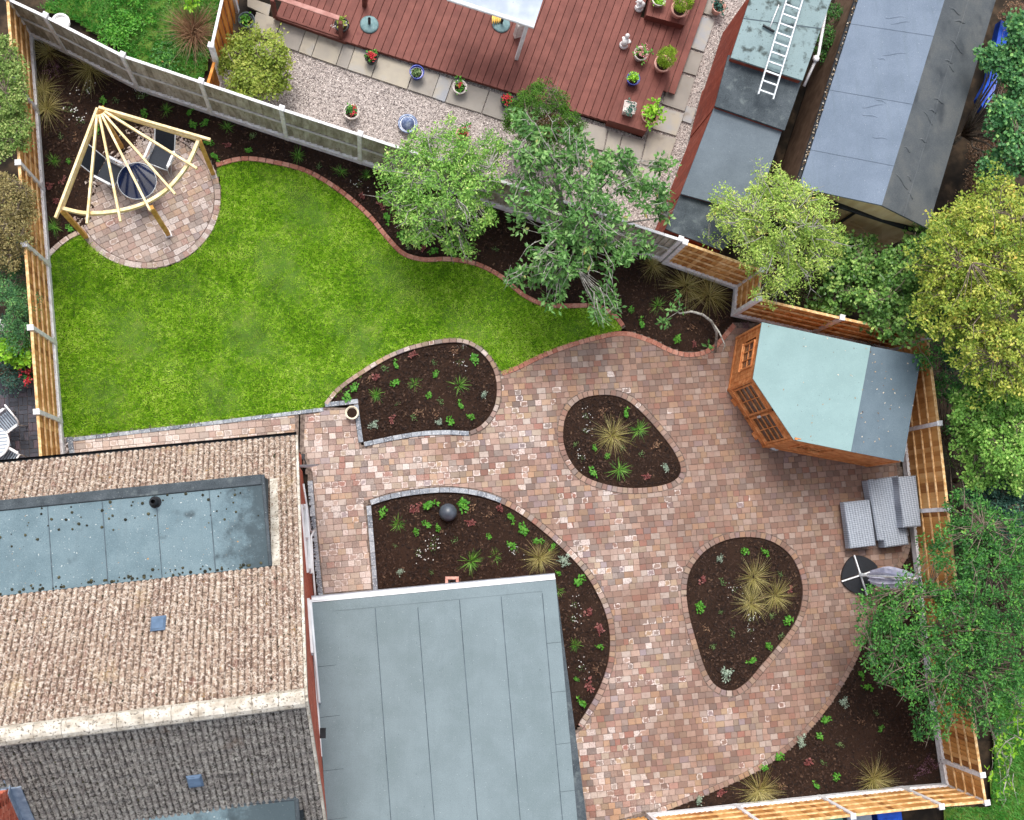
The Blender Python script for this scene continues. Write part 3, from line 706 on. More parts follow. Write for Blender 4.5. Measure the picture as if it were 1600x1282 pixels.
def edging(name, line, ln, wd, mat, side=1, closed=False, z=.004, th=.1, gap=.008, varied=.25, back=.0):
    """blocks laid one after another along a line; side +1 lays them to the left of it"""
    P = np.array(line); n = len(P); seg = [np.linalg.norm(P[(i+1) % n]-P[i]) for i in range(n if closed else n-1)]; cum = np.concatenate([[0], np.cumsum(seg)]); L = cum[-1]
    PP = np.vstack([P, P[:1]]) if closed else P
    at = lambda s: np.array([np.interp(s, cum, PP[:, 0]), np.interp(s, cum, PP[:, 1])])
    mort = MB(); s = 0.0; base = bpy.data.objects.new(name, None)
    blocks = []
    while s < L-ln*.35:
        l = min(ln*random.uniform(1-varied*.5, 1+varied*.5), L-s); a, b = at(s), at(s+l); d = b-a; q = np.linalg.norm(d)
        if q < .02: break
        d /= q; nrm = np.array([-d[1], d[0]])*side; c = (a+b)/2+nrm*(wd/2+back); blocks.append((c, math.atan2(d[1], d[0]), q-gap)); s += l
    st = [np.array(at(t)) for t in np.arange(0, L, .1)]+[at(L)]
    for i in range(len(st)-1):
        d = st[i+1]-st[i]; q = np.linalg.norm(d)
        if q < 1e-4: continue
        nrm = np.array([-d[1], d[0]])/q*side; c = (st[i]+st[i+1])/2+nrm*(wd/2+back); mort.box((c[0], c[1], z-.06), (q+.01, wd*.8, .06), math.atan2(d[1], d[0]))
    base = mort.build(name, MT['joint']); tag(base, kind='structure')
    cache = {}
    for c, ang, l in blocks:
        key = round(l, 2)
        if key not in cache:
            m = MB(); m.box((0, 0, -th/2), (l, wd-gap, th), bev=.007); me = uv_mesh('edging_block', m.v, m.f, [(q[0]/l+.5, q[1]/(wd-gap)+.5) for q in m.v]); me.materials.append(MT[mat]); cache[key] = me
        o = bpy.data.objects.new('edging_block', cache[key]); COL.objects.link(o); o.parent = base
        o.location = (c[0], c[1], z+random.uniform(-.004, .004)); o.rotation_euler = (random.uniform(-.02, .02), random.uniform(-.02, .02), ang)
def sub(P, a, b):
    """part of the closed outline P from the point nearest a to the one nearest b, going forward"""
    i = int(np.argmin(np.linalg.norm(P-a, axis=1))); j = int(np.argmin(np.linalg.norm(P-b, axis=1)))
    return P[i:j+1] if i <= j else np.vstack([P[i:], P[:j+1]])
g2 = lambda x, y: G(x, y)[:2]
def outward(P): return -1 if area(P) > 0 else 1
B, C_, D_, E_ = OUT['bedB'], OUT['bedC'], OUT['bedD'], OUT['bedE']
edging('bed_edging', C_, .13, .145, 'paver', outward(C_), True)
edging('bed_edging', E_, .13, .145, 'paver', outward(E_), True)
edging('bed_edging', sub(B, g2(512,634), g2(733,674)), .17, .11, 'paver', outward(B), z=.02)
edging('bed_edging', sub(B, g2(733,674), g2(568,691)), .24, .12, 'greyblk', outward(B), z=.03)
edging('bed_edging', sub(B, g2(568,691), g2(560,631)), .3, .12, 'greyblk', outward(B), z=.03)
edging('bed_edging', sub(D_, g2(580,790), g2(778,786)), .24, .13, 'greyblk', outward(D_), z=.03)
edging('bed_edging', sub(D_, g2(778,786), g2(903,1133)), .13, .145, 'paver', outward(D_))
edging('bed_edging', smooth(W([(592,940),(586,862),(580,790)]), .2), .3, .12, 'greyblk', 1, z=.03)
edging('path_kerb', smooth(W([(505,637),(300,662),(103,685)]), .3), .24, .1, 'greyblk', 1, z=.02)
edging('path_kerb', smooth(W([(560,631),(508,637)]), .3), .22, .12, 'greyblk', -1, z=.021)
edging('path_kerb', smooth(W([(104,684),(111,725)]), .3), .3, .13, 'greyblk', 1, z=.022)
edging('path_kerb', smooth(W([(480,752),(488,850),(497,936)]), .3), .3, .13, 'greyblk', 1, z=.03)
edging('round_patio_edging', OUT['circle'], .135, .15, 'paver', 1, True, z=.008)
L_ = smooth(W([(339,262),(380,252),(430,258),(480,272),(530,302),(572,338),(602,374),(628,400),(662,410),(700,409),(742,416),(780,435),(815,464),(850,480),(892,482),(930,482),(956,494),(972,514)]), .12)
edging('lawn_edging', L_, .2, .12, 'redblk', 1, z=.035)
edging('lawn_edging', smooth(W([(78,402),(97,384),(116,371),(136,364)]), .12), .2, .12, 'paver', 1, z=.035)
pt = OUT['patio']
edging('patio_edging', sub(pt, g2(783,580), g2(1145,505)), .14, .13, 'redblk', -outward(pt))
edging('patio_edging', sub(pt, g2(1424,850), g2(1030,1272)), .14, .13, 'paver', -outward(pt))
# bare strip and gravel margin along the house
sheet('gravel_strip', np.array(W([(468,745),(482,745),(498,938),(484,940)])), -.03, MT['dirt'])
chips(np.array(W([(468,750),(482,750),(498,938),(484,940)])), 500, 'brown_gravel', .04, mat='chip', margin=.0)
sheet('gravel_strip', np.array(W([(96,683),(105,684),(111,760),(103,760)])), -.02, MT['gravelbase'])
chips(np.array(W([(96,683),(105,684),(111,760),(103,760)])), 600, 'pebbles', .05, mat='stone', margin=.0)
# ------------------------------------------------------------------ fences
def fence(name, label, bases, h=2.0, side=1, bmat='fence', rmat='rail', pmat='conc', gb=True, bw=.125, rails=(.5, 1.0, 1.5), capped=True, heights=None, ends=(True, True), group='garden fences', brd='fence_board', cmat=None):
    """bases: world xy of the post feet; side: +1 puts rails on the left of the run"""
    root = thing(name, label, 'fence', group)
    n = len(bases)
    for i in range(n):
        if (i == 0 and not ends[0]) or (i == n-1 and not ends[1]): continue
        a = bases[max(i-1, 0)]; b = bases[min(i+1, n-1)]; ang = math.atan2(b[1]-a[1], b[0]-a[0])
        m = MB(); m.box((0, 0, h/2+.02), (.10, .11, h+.04), bev=.01); m.box((0, 0, h+.05), (.13, .14, .05), bev=.015)
        o = m.build('post', MT[pmat], root); o.location = (bases[i][0], bases[i][1], 0); o.rotation_euler = (0, 0, ang)
    cache = {}
    for i in range(n-1):
        a, b = np.array(bases[i]), np.array(bases[i+1]); d = b-a; L = np.linalg.norm(d); d /= L; nr = np.array([-d[1], d[0]])*side; ang = math.atan2(d[1], d[0])
        a2, b2 = a+d*.05, b-d*.05; L2 = L-.1; c = (a2+b2)/2
        z0 = .05
        if gb:
            m = MB(); m.box((0, 0, 0), (L2, .05, .30), bev=.008); m.box((0, .035*side, .12), (L2-.1, .02, .02))
            o = m.build('gravel_board', MT[pmat], root); o.location = (c[0]+nr[0]*.02, c[1]+nr[1]*.02, .14); o.rotation_euler = (0, 0, ang)
            z0 = .29
        for k, rz in enumerate(rails):
            m = MB(); m.box((0, 0, 0), (L2, .04, .05), bev=.004)
            o = m.build('rail', MT[rmat], root); o.location = (c[0]+nr[0]*.035, c[1]+nr[1]*.035, z0+(h-z0)*rz/2.0); o.rotation_euler = (0, 0, ang)
        if capped:
            m = MB(); m.box((0, 0, 0), (L2, .065, .035), bev=.005)
            o = m.build('capping', MT[cmat or rmat], root); o.location = (c[0]+nr[0]*.01, c[1]+nr[1]*.01, h-.0175); o.rotation_euler = (0, 0, ang)
        nb = max(2, int(round(L2/bw))); w_ = L2/nb; key = (round(w_, 3),)
        if key not in cache:
            m = MB(); x, t, hh = w_/2+.012, .013, (h-.04-z0)
            vs = []
            for zz in (0, hh): vs += [(-x, -t, zz), (x, -t*.2, zz), (x, t*.2, zz), (-x, t, zz)]
            m.add(vs, [(3, 2, 1, 0), (4, 5, 6, 7), (0, 1, 5, 4), (1, 2, 6, 5), (2, 3, 7, 6), (3, 0, 4, 7)])
            me = m.mesh(brd); me.materials.append(MT[bmat]); cache[key] = me
        for k in range(nb):
            p = a2+d*(k+.5)*w_
            o = bpy.data.objects.new(brd, cache[key]); COL.objects.link(o); o.parent = root
            o.location = (p[0]-nr[0]*.003, p[1]-nr[1]*.003, z0+random.uniform(-.004, .004)); o.rotation_euler = (0, 0, ang+D(8.0))
    return root
def line(a, b, n):
    a, b = np.array(a), np.array(b); return [a+(b-a)*i/n for i in range(n+1)]
T2 = lambda x, y, h=2.0: G(x, y, h)[:2]
f1 = W([(50,57),(59,177),(67.5,297.5),(76.5,416),(86,537),(95,659)]); f1.append(f1[-1]+(f1[-1]-f1[-2])*.93)
fence('wooden_fence', 'long orange-brown boarded fence with white concrete base down the left of the lawn', f1, side=1)
f2 = W([(50,57),(106,83),(218,140),(332,178),(449,217),(563,254)]); e2 = g2(1030,406); s2 = f2[-1]; f2 += line(s2, e2, 4)[1:]
fence('weathered_fence', 'long weathered grey fence behind the flower border, under the two garden trees', f2, side=-1, bmat='oldboard', rmat='oldrail', cmat='conc', pmat='conc', rails=(1.0,), bw=.15, ends=(False, True))
c3 = [T2(1064,377), T2(1190,422)]
fence('wooden_fence', 'short orange-brown fence bay facing the dark corner bed, left of the summerhouse', [c3[0]+.1*(c3[1]-c3[0])/2, c3[1]], side=-1, rails=(.5, 1.0, 1.5))
p4 = T2(1186,467)
fence('wooden_fence', 'narrow return bay of orange-brown fence stepping down towards the summerhouse', [c3[1], p4], side=-1, rails=(.5, 1.0, 1.5), ends=(False, True))
c5 = T2(1450,527)
fence('wooden_fence', 'orange-brown fence running behind the back edge of the mint summerhouse roof', [p4, T2(1315,497), c5], side=-1, ends=(False, False))
f6 = [c5]+[T2(*q) for q in ((1467,662),(1482,796),(1497,930),(1512,1068),(1534,1211),(1541,1254))]
fence('wooden_fence', 'long orange-brown fence down the right side behind the rattan sofa', f6, side=-1)
f7 = [f6[-1]]+[T2(*q) for q in ((1470,1260),(1332,1275))]; dd = f7[2]-f7[1]; f7 += [f7[2]+dd, f7[2]+2*dd]
fence('wooden_fence', 'orange-brown fence along the bottom edge of the picture below the planted corner', f7, side=-1, ends=(False, True))
g7 = f7[-1]
fence('wooden_gate_panel', 'plain brown timber panel at the bottom where the paving leaves the picture', [g7+np.array([-.08, -.03]), g7+np.array([-2.0, -.28])], h=1.8, side=-1, gb=False, pmat='rail', rails=(.4, 1.0, 1.6), ends=(False, True))
# neighbour's orange fence, top left
a8, b8 = T2(346,0), T2(330,72); d8 = (a8-b8)/np.linalg.norm(a8-b8)
fence('stained_fence', 'bright orange stained fence panel at the top between rough grass and the decked garden', [b8, b8+d8*1.83, b8+d8*3.66], side=-1, bmat='orange', rmat='conc', gb=False, rails=(), bw=.3, group='neighbour fences')
q8 = np.array(f2[3]); 
fence('stained_fence', 'low orange stained fence end piece meeting the grey fence beside the yellow-green shrub', [q8+np.array([.02, .12]), b8-d8*.06], h=1.35, side=-1, bmat='orange', rmat='orange', gb=False, rails=(), bw=.3, ends=(False, False), group='neighbour fences')

# ------------------------------------------------------------------ house
ZE, ZR = 2.6, 7.35
E1 = G(462, 684, ZE); E0 = G(0, 728, ZE); u = (E1-E0)/np.linalg.norm(E1-E0); v = np.array([u[1], -u[0], 0])
RD = 5.0
house = thing('house', 'brick house with lichened brown tiled roof, white ridge and a flat-roofed dormer', 'house', None)
def on_n(a, d, up=0.0):     # north slope: a metres left of the verge, d metres from the eave
    return E1-u*a+v*d+np.array([0, 0, (ZR-ZE)*d/RD+up])
def on_s(a, d, up=0.0):     # south slope: d metres from the ridge
    return E1-u*a+v*(RD+d)+np.array([0, 0, (ZR-ZE)-(ZR-ZE)*d/RD+up])
LEN = 8.2
nN = np.cross(u, (on_n(0, 1)-on_n(0, 0))); nN /= np.linalg.norm(nN); nN = nN if nN[2] > 0 else -nN
nS = np.cross(u, (on_s(0, 1)-on_s(0, 0))); nS /= np.linalg.norm(nS); nS = nS if nS[2] > 0 else -nS
rf = MB()
rp = [on_n(0, 0, -.08), on_n(LEN, 0, -.08), on_n(LEN, RD, -.08), on_n(0, RD, -.08)]; q_ = [p-np.array([0, 0, .12]) for p in rp]
rf.add(rp+q_, [(0, 1, 2, 3), (7, 6, 5, 4), (0, 3, 7, 4), (0, 4, 5, 1)])
rp = [on_s(0, 0, -.08), on_s(LEN, 0, -.08), on_s(LEN, RD, -.08), on_s(0, RD, -.08)]; q_ = [p-np.array([0, 0, .12]) for p in rp]
rf.add(rp+q_, [(0, 1, 2, 3), (7, 6, 5, 4), (0, 3, 7, 4), (2, 1, 5, 6)])
roof = rf.build('roof', MT['felt_dark'], house)
def tile_mesh(w_, l_):
    m = MB(); nx = 13; prof = []
    for i in range(nx):
        t = i/(nx-1); prof.append((-w_/2+t*w_, .042*abs(math.sin(t*math.pi*3))**.8))
    vs = [(x, -l_/2, z+.035) for x, z in prof]+[(x, l_/2, z) for x, z in prof]+[(x, -l_/2, z+.015) for x, z in prof]
    fs = [(i, i+1, nx+i+1, nx+i) for i in range(nx-1)]+[(2*nx+i, 2*nx+i+1, i+1, i) for i in range(nx-1)]
    m.add(vs, fs); return m
TW, TL = .345, .33
slope_len = math.hypot(RD, ZR-ZE); NR = int(slope_len/TL); TLs = slope_len/NR
# dormer outline on the slope
dz = GP(422, 885, on_n(0, 0), nN); zd = float(dz[2])+.02
dA, dB, dC = G(408, 741, zd), G(422, 885, zd), G(0, 930, zd); dD = G(0, 784, zd)
def uvn(p): q = np.array(p)-E1; return -float(np.dot(q, u)), float(np.dot(q, v))
da0 = uvn(dA)[0]; dfront = (uvn(dA)[1]+uvn(dD)[1])/2; dback = uvn(dB)[1]
front_d = dfront
def tiles(onf, nrm, mats, skip, jit, name='roof_tile', flip=1):
    tq = tile_mesh(TW+.01, TLs+.03); base_me = uv_mesh(name, tq.v, tq.f, [(q[0]/TW+.5, q[1]) for q in tq.v]); base_me.materials.append(MT[mats[0]])
    slots = []
    for i in range(NR):
        for j in range(int(LEN/TW)+1):
            a = (j+.5)*TW; d = (i+.5)*RD/NR
            if skip(a, d): continue
            slots.append((a, d))
    vis = [s for s in slots if s[0] < 7.9]
    random.shuffle(vis); ob = vis[:150]; rest = [s for s in slots if s not in set(ob)]
    X = -u if flip < 0 else u
    up = onf(0, 1)-onf(0, 0); up /= np.linalg.norm(up)
    if flip < 0: up = -up
    Y = up; Z = np.cross(u, Y); 
    if Z[2] < 0: Xv = -u; Z = np.cross(Xv, Y)
    else: Xv = u
    R = Matrix((Vector(Xv), Vector(Y), Vector(Z))).transposed()
    for a, d in ob:
        o = bpy.data.objects.new(name, base_me); COL.objects.link(o); o.parent = roof
        p = onf(a, d, -.055); M = R.to_4x4(); M.translation = Vector(p)+Vector(Z)*random.uniform(0, .01); o.matrix_world = M
    tm = tile_mesh(TW+.01, TLs+.03); tv = np.array(tm.v); tf = tm.f; nv = len(tv)
    Rn = np.array(R); V = []; Fs = []; RN = []
    for a, d in rest:
        V.append(tv@Rn.T+onf(a, d, -.055)+Z*random.uniform(0, .01))
    Fa = np.array(tf); k = len(rest)
    FF = (Fa[None]+(np.arange(k)*nv)[:, None, None]).reshape(-1, 4)
    o = link('laid_tiles', npmesh('laid_tiles', np.concatenate(V), FF, np.repeat(RNG.uniform(0, 1, k), len(tf))), MT[mats[1]], roof); tag(o, kind='stuff')
    ul = o.data.uv_layers.new(name='UVMap'); uvv = np.c_[tv[:, 0]/TW+.5, tv[:, 1]]; ul.data.foreach_set('uv', uvv[Fa.ravel()][None].repeat(k, 0).ravel().astype(np.float32))
    print('tiles', len(ob), k)
tiles(on_n, nN, ('tile', 'tile_s'), lambda a, d: a > da0+.1 and dfront+.1 < d < dback-.05, 0)
sd0 = G(463, 1247, 5.4); 
def s_at(px, py): return uvn(GP(px, py, on_s(0, 0), nS))
s2a, s2d = s_at(463, 1246); s2d -= RD
s3a, s3d = s_at(150, 1285); 
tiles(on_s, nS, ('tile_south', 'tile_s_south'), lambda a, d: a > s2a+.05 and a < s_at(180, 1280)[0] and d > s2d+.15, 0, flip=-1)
# ridge tiles
for k in range(int(LEN/.45)+1):
    a = (k+.5)*.45; m = MB(); pr = [(-.17, -.10), (-.14, 0), (-.07, .06), (0, .075), (.07, .06), (.14, 0), (.17, -.10)]
    if a > LEN+.2: break
    m.add([(x*1.0, yy, z) for x in (-.222, .222) for yy, z in pr], [(i, i+1, 8+i, 7+i) for i in range(6)]+[(0, 1, 2, 3, 4, 5, 6)[::-1], (7, 8, 9, 10, 11, 12, 13)])
    o = m.build('ridge_tile', MT['ridge'], roof); p = on_n(a, RD, .02+random.uniform(-.005, .005)); o.location = p; o.rotation_euler = (0, 0, math.atan2(u[1], u[0])+random.uniform(-.01, .01))
# verge mortar strip, gutter, fascia
m = MB(); m.beam(on_n(-.02, 0, -.09), on_n(-.02, RD, -.09), .05, .16); m.beam(on_s(-.02, 0, -.09), on_s(-.02, RD, -.09), .05, .16); m.build('verge', MT['ridge'], house)
m = MB(); pr = [(.06*math.cos(t), .06*math.sin(t)) for t in np.linspace(math.pi, 2*math.pi, 7)]
a0, a1 = E1+u*.02-v*.07+[0, 0, -.07], E1-u*LEN-v*.07+[0, 0, -.07]
m.add([tuple(a0+v*c+np.array([0, 0, s])) for c, s in pr]+[tuple(a1+v*c+np.array([0, 0, s])) for c, s in pr], [(i, i+1, 8+i, 7+i) for i in range(6)])
m.add([tuple(a0+v*c*.8+np.array([0, 0, s*.8])) for c, s in pr]+[tuple(a1+v*c*.8+np.array([0, 0, s*.8])) for c, s in pr], [(7+i, 8+i, i+1, i) for i in range(6)])
m.add([tuple(a0+v*c+np.array([0, 0, s])) for c, s in pr], [tuple(range(7))])
m.build('gutter', MT['black'], house)
m = MB(); m.beam(E1-v*-.02+[0, 0, -.12]+u*.0, E1-u*LEN-v*-.02+[0, 0, -.12], .03, .2); m.build('fascia', MT['black'], house)
# brick gable wall with laid bricks
wall = MB(); WB = E1-u*.06
pts = [WB+v*.3, WB+v*(2*RD-.3)]
core = [pts[0]*[1, 1, 0], pts[1]*[1, 1, 0], pts[1]*[1, 1, 0]+[0, 0, ZE+.1], (WB+v*RD)*[1, 1, 0]+[0, 0, ZR-.25], pts[0]*[1, 1, 0]+[0, 0, ZE+.1]]
bk = [p-u*.1 for p in core]
wall.add(core+bk, [(0, 1, 2, 3, 4), (9, 8, 7, 6, 5)]+[(i, i+5, (i+1) % 5+5, (i+1) % 5) for i in range(5)])
n0 = (E1+v*.3-u*.06)*[1, 1, 0]; n1 = n0-u*LEN
wall.add([n0, n1, n1+[0, 0, ZE], n0+[0, 0, ZE]]+[p+v*.1 for p in (n0, n1, n1+np.array([0, 0, ZE]), n0+np.array([0, 0, ZE]))], [(0, 1, 2, 3), (7, 6, 5, 4), (3, 2, 6, 7)])
wo = wall.build('wall', MT['mortar'], house)
bme = MB(); bme.box((0, 0, 0), (.215, .03, .065), bev=.004); bme = bme.mesh('brick'); bme.materials.append(MT['brick'])
bl = []
for r_ in range(int(ZR/.075)):
    z = .04+r_*.075
    for k in range(int(2*RD/.225)):
        d = .3+k*.225+(.11 if r_ % 2 else 0)
        zt = ZE+.02+(ZR-ZE)*(1-abs(d-RD)/RD)
        if z > zt-.14 or d > 2*RD-.4: continue
        if 1.45 < d < 2.95 and 1.0 < z < 2.25: continue
        seen = (z > 1.2 and d < 3.6) or (z > 2.9 and d >= 3.6)
        bl.append((d, z, seen))
vis = [b for b in bl if b[2]]; random.shuffle(vis); ob = set(vis[:290])
m = MB(); ang = math.atan2(v[1], v[0])
for d, z, sn in bl:
    p = WB+v*d; p = np.array([p[0], p[1], z])+u*.008
    if (d, z, sn) in ob:
        o = bpy.data.objects.new('brick', bme); COL.objects.link(o); o.parent = wo; o.location = p; o.rotation_euler = (0, 0, ang)
    else: m.box(p, (.215, .03, .065), ang, random.random())
MT['brick_s'] = simple('laid_red_brick', [(0, '8c3f2e'), (.5, 'a85440'), (1, 'bd6f58')], 9, .85, 'attr', .7, spots=[(20, .62, .75, 'c8a898')])
tag(m.build('laid_bricks', MT['brick_s'], wo), kind='stuff')
# window, waste pipes and dish on the gable
def wp(d, z, off=0.0): p = WB+v*d+u*off; return np.array([p[0], p[1], z])
m = MB()
for z in (1.05, 2.2): m.beam(wp(1.5, z, .03), wp(2.9, z, .03), .07, .07)
for d in (1.5, 2.2, 2.9): m.beam(wp(d, 1.05, .03), wp(d, 2.2, .03), .07, .06)
m.beam(wp(1.45, 2.27, .03), wp(2.95, 2.27, .03), .07, .03)
wd_ = m.build('window', MT['white'], house)
m = MB(); m.beam(wp(1.85, 1.1, .015), wp(1.85, 2.15, .015), .02, .62); m.build('pane', MT['glassdark'], wd_)
m = MB(); m.beam(wp(2.55, 1.1, .015), wp(2.55, 2.15, .015), .02, .62); m.build('pane', MT['glassdark'], wd_)
m = MB(); m.beam(wp(1.4, 1.0, .06), wp(3.0, 1.0, .06), .1, .04); m.build('sill', MT['white'], wd_)
def pth(*ps): return [np.array(p) for p in ps]
m = MB(); m.tube(pth(wp(.95, 1.2, .07), wp(1.5, .8, .09), wp(2.0, .55, .10), wp(2.05, .3, .12)), .022); m.build('waste_pipe', MT['white'], house)
m = MB(); m.tube(pth(wp(2.0, .35, .2), wp(2.15, .75, .12), wp(2.9, .85, .1), wp(4.0, .95, .1), wp(4.05, .2, .12)), .025); m.build('waste_pipe', MT['white'], house)
m = MB(); m.tube(pth(wp(3.5, 3.15, .09), wp(4.4, 3.2, .09), wp(5.6, 3.25, .09), wp(5.65, 3.0, .09)), .03); m.build('waste_pipe', MT['white'], house)
m = MB(); m.beam(wp(3.5, 3.05, .05), wp(4.6, 3.45, .05), .05, .22); m.build('barge_board', MT['white'], house)
m = MB(); m.box(wp(6.15, 3.9, .14), (.12, .2, .08), bev=.01); m.build('flue', MT['black'], house)
dish = thing('satellite_dish', 'thin white satellite dish seen edge-on, fixed by the house roof corner', 'satellite dish')
dc = G(477, 731, 2.9)
m = MB(); vs = []; k = 14
for ring, rr in ((0, 0), (1, .16), (2, .32)):
    for i in range(k): t = 2*math.pi*i/k; vs.append((rr*math.cos(t), -.05*(rr/.32)**2, rr*.9*math.sin(t)))
fs = [(r_*k+i, r_*k+(i+1) % k, (r_+1)*k+(i+1) % k, (r_+1)*k+i) for r_ in range(2) for i in range(k)]
m.add(vs, fs, sm=True); m.add([(x, y-.012, z) for x, y, z in vs], [f[::-1] for f in fs], sm=True)
o = m.build('reflector', MT['white'], dish); o.location = dc; o.rotation_euler = (D(-4), 0, math.atan2(u[1], u[0])+D(176))
m = MB(); lnb = G(474, 714, 2.8); m.tube(pth(dc+[0, 0, -.3], dc+[0, .12, -.25], lnb), .012); m.build('arm', MT['black'], dish)
m = MB(); m.box(lnb, (.06, .12, .06), bev=.01); m.build('receiver', MT['black'], dish)
m = MB(); m.tube(pth(dc+[0, 0, 0], dc+[-.02, -.12, -.1], wp(.42, 2.4, .0)), .015); m.build('bracket', MT['black'], dish)
# dormer on the north slope
dor = MB(); w0 = [E1-u*da0+v*dfront, E1-u*LEN+v*dfront, E1-u*LEN+v*(dback+.3), E1-u*da0+v*dback]
top = [np.array([p[0], p[1], zd]) for p in w0]; dor.prism([Vector(p-np.array([0, 0, .03])) for p in top], ZE+.3)
do = dor.build('dormer', MT['felt_dark'], house)
# felt strips laid across, each lapping the next
ns = int((LEN-da0)/1.0)+1
for i in range(ns):
    a0_ = da0+i*1.0; a1_ = min(LEN, a0_+1.03)
    ps = [E1-u*a0_+v*(dfront+.2), E1-u*a1_+v*(dfront+.2), E1-u*a1_+v*(dback-.0), E1-u*a0_+v*(dback-.0)]
    ps = [Vector((p[0], p[1], zd+.004+.003*(i % 2))) for p in ps]; m = MB(); m.prism(ps, zd-.02); m.build('felt_strip', MT['felt_dormer'], do)
    m = MB(); q0, q1 = E1-u*(a0_+.01)+v*(dfront+.2), E1-u*(a0_+.01)+v*dback; m.beam((q0[0], q0[1], zd+.012), (q1[0], q1[1], zd+.012), .014, .006)
    if i: m.build('lap', MT['seam'], do)
q0, q1 = E1-u*da0+v*(dfront+.09), E1-u*LEN+v*(dfront+.09)
m = MB(); m.beam((q0[0], q0[1], zd+.0), (q1[0], q1[1], zd+.0), .20, .06, bev=.015); m.build('roof_kerb', MT['felt_dark'], do)
q0, q1 = E1-u*(da0-.03)+v*dfront, E1-u*(da0-.03)+v*dback
m = MB(); m.beam((q0[0], q0[1], zd+.01), (q1[0], q1[1], zd+.01), .07, .07, bev=.015); m.build('roof_kerb', MT['felt_dark'], do)
m = MB(); m.beam(np.array(q0)*[1, 1, 0]+u*.08+[0, 0, on_n(da0, dfront)[2]+.03], np.array(q1)*[1, 1, 0]+u*.1+[0, 0, on_n(da0, dback)[2]+.03], .16, .03); m.build('flashing', MT['ridge'], do)
vp = G(243, 785, zd)
m = MB(); m.lathe(vp, [(.13, 0), (.07, .03), (.055, .06), (.055, .3), (.045, .3), (.045, .05)], 14); m.build('vent_pipe', MT['black'], do)
m = MB()
for _ in range(190):
    a = random.uniform(da0+.1, LEN-.1); e = random.random()
    d = dback-abs(random.gauss(0, .07))-.03 if e < .6 else (dfront+.2+abs(random.gauss(0, .35)))
    p = E1-u*a+v*min(d, dback-.02); r_ = random.uniform(.012, .035)
    m.ball((p[0], p[1], zd+.01), r_, r_, r_*.6, 6, 4, random.random(), .2)
MT['moss'] = simple('moss_clump', [(0, '1e1f18'), (.6, '3a3a2c'), (1, '5a5740')], 30, .95, 'attr', .8)
tag(m.build('moss', MT['moss'], do), kind='stuff')
# moss and lichen growth on the tiles
for onf, nm, k in ((on_n, 'tile_moss', 1500), (on_s, 'tile_moss', 1600)):
    m = MB()
    for _ in range(k):
        a = random.uniform(0, LEN); d = random.uniform(.05, RD-.1)
        if onf is on_n and a > da0 and dfront-.1 < d < dback+.05: continue
        p = onf(a, d, random.uniform(-.03, .0)); r_ = random.uniform(.012, .03)
        m.ball(p, r_, r_, r_*.7, 5, 3, random.random(), .3)
    tag(m.build(nm, MT['moss'], roof), kind='stuff')
# dormer on the south slope
zs = float(GP(463, 1247, on_s(0, 0), nS)[2])+.02
sp = [G(463, 1247, zs), G(467, 1300, zs), G(150, 1330, zs), G(120, 1281, zs)]
m = MB(); m.prism([Vector(p) for p in sp], zs-.9); so = m.build('dormer', MT['felt_dormer'], house)
for a, b in ((0, 1), (0, 3)):
    m = MB(); m.beam(sp[a], sp[b], .08, .06, bev=.015); m.build('roof_kerb', MT['felt_dark'], so)
# tile vents
for (px, py, onf, nn, lb) in ((248, 977, on_n, nN, 0), (305, 1217, on_s, nS, 1)):
    p = GP(px, py, onf(0, 0), nn); m = MB()
    m.box((0, 0, .03), (.27, .34, .05), bev=.02); m.box((0, .03, .065), (.22, .24, .03), bev=.012)
    o = m.build('tile_vent', MT['bluevent'], house); up = onf(0, 1)-onf(0, 0); up /= np.linalg.norm(up)
    if onf is on_s: up = -up
    X = np.cross(up, nn); R = Matrix((Vector(X), Vector(up), Vector(nn))).transposed().to_4x4(); R.translation = Vector(p)+Vector(nn)*.02; o.matrix_world = R
# chimney, bottom left
ca, cd_ = s_at(22, 1262)
ch = thing('chimney', 'red brick chimney in lead flashing at the bottom left corner of the roof', 'chimney')
cc = on_s(0, 0)
zc = 5.6
K = [G(-45, 1228, zc+.35), G(8, 1226, zc+.2), G(40, 1262, zc-.3), G(62, 1320, zc-.9), G(-45, 1330, zc-.9)]
zt = 7.6
base = [GP(-30, 1234, on_s(0, 0), nS), GP(16, 1231, on_s(0, 0), nS), GP(52, 1300, on_s(0, 0), nS), GP(6, 1305, on_s(0, 0), nS)]
x_ = (base[1]-base[0]); y_ = np.array([x_[1], -x_[0], 0]); b0 = base[1]*[1, 1, 0]; ux = np.array([u[0], u[1], 0]); 
cs = [b0, b0-ux*1.1, b0-ux*1.1+v*.95, b0+v*.95]
cc0 = sum(cs)/4; anc = math.atan2(u[1], u[0])
ztop = float(base[1][2])+1.1
m = MB(); m.box((cc0[0], cc0[1], ztop/2+2), (1.06, .91, ztop-4), anc); cw_ = m.build('stack', MT['mortar'], ch)
m = MB(); bl = MB()
cme = MB(); cme.box((0, 0, 0), (.215, .1, .065), bev=.004); cme = cme.mesh('brick'); cme.materials.append(MT['brick'])
for r_ in range(int((ztop-3.6)/.075)):
    z = 3.64+r_*.075
    for (o0, dr, L, an) in ((cs[0], v, .95, ang), (cs[1], u, 1.1, anc)):
        for k in range(int(L/.225)+1):
            s_ = min(L-.108, .11+k*.225-(.11 if r_ % 2 else 0)); s_ = max(s_, .108); p = o0+dr*s_; nb_ = (u if dr is v else -v)*-.04
            if r_ < 1 or z > ztop: continue
            o = bpy.data.objects.new('brick', cme); COL.objects.link(o); o.parent = cw_; o.location = (p[0]+nb_[0], p[1]+nb_[1], z); o.rotation_euler = (0, 0, an)
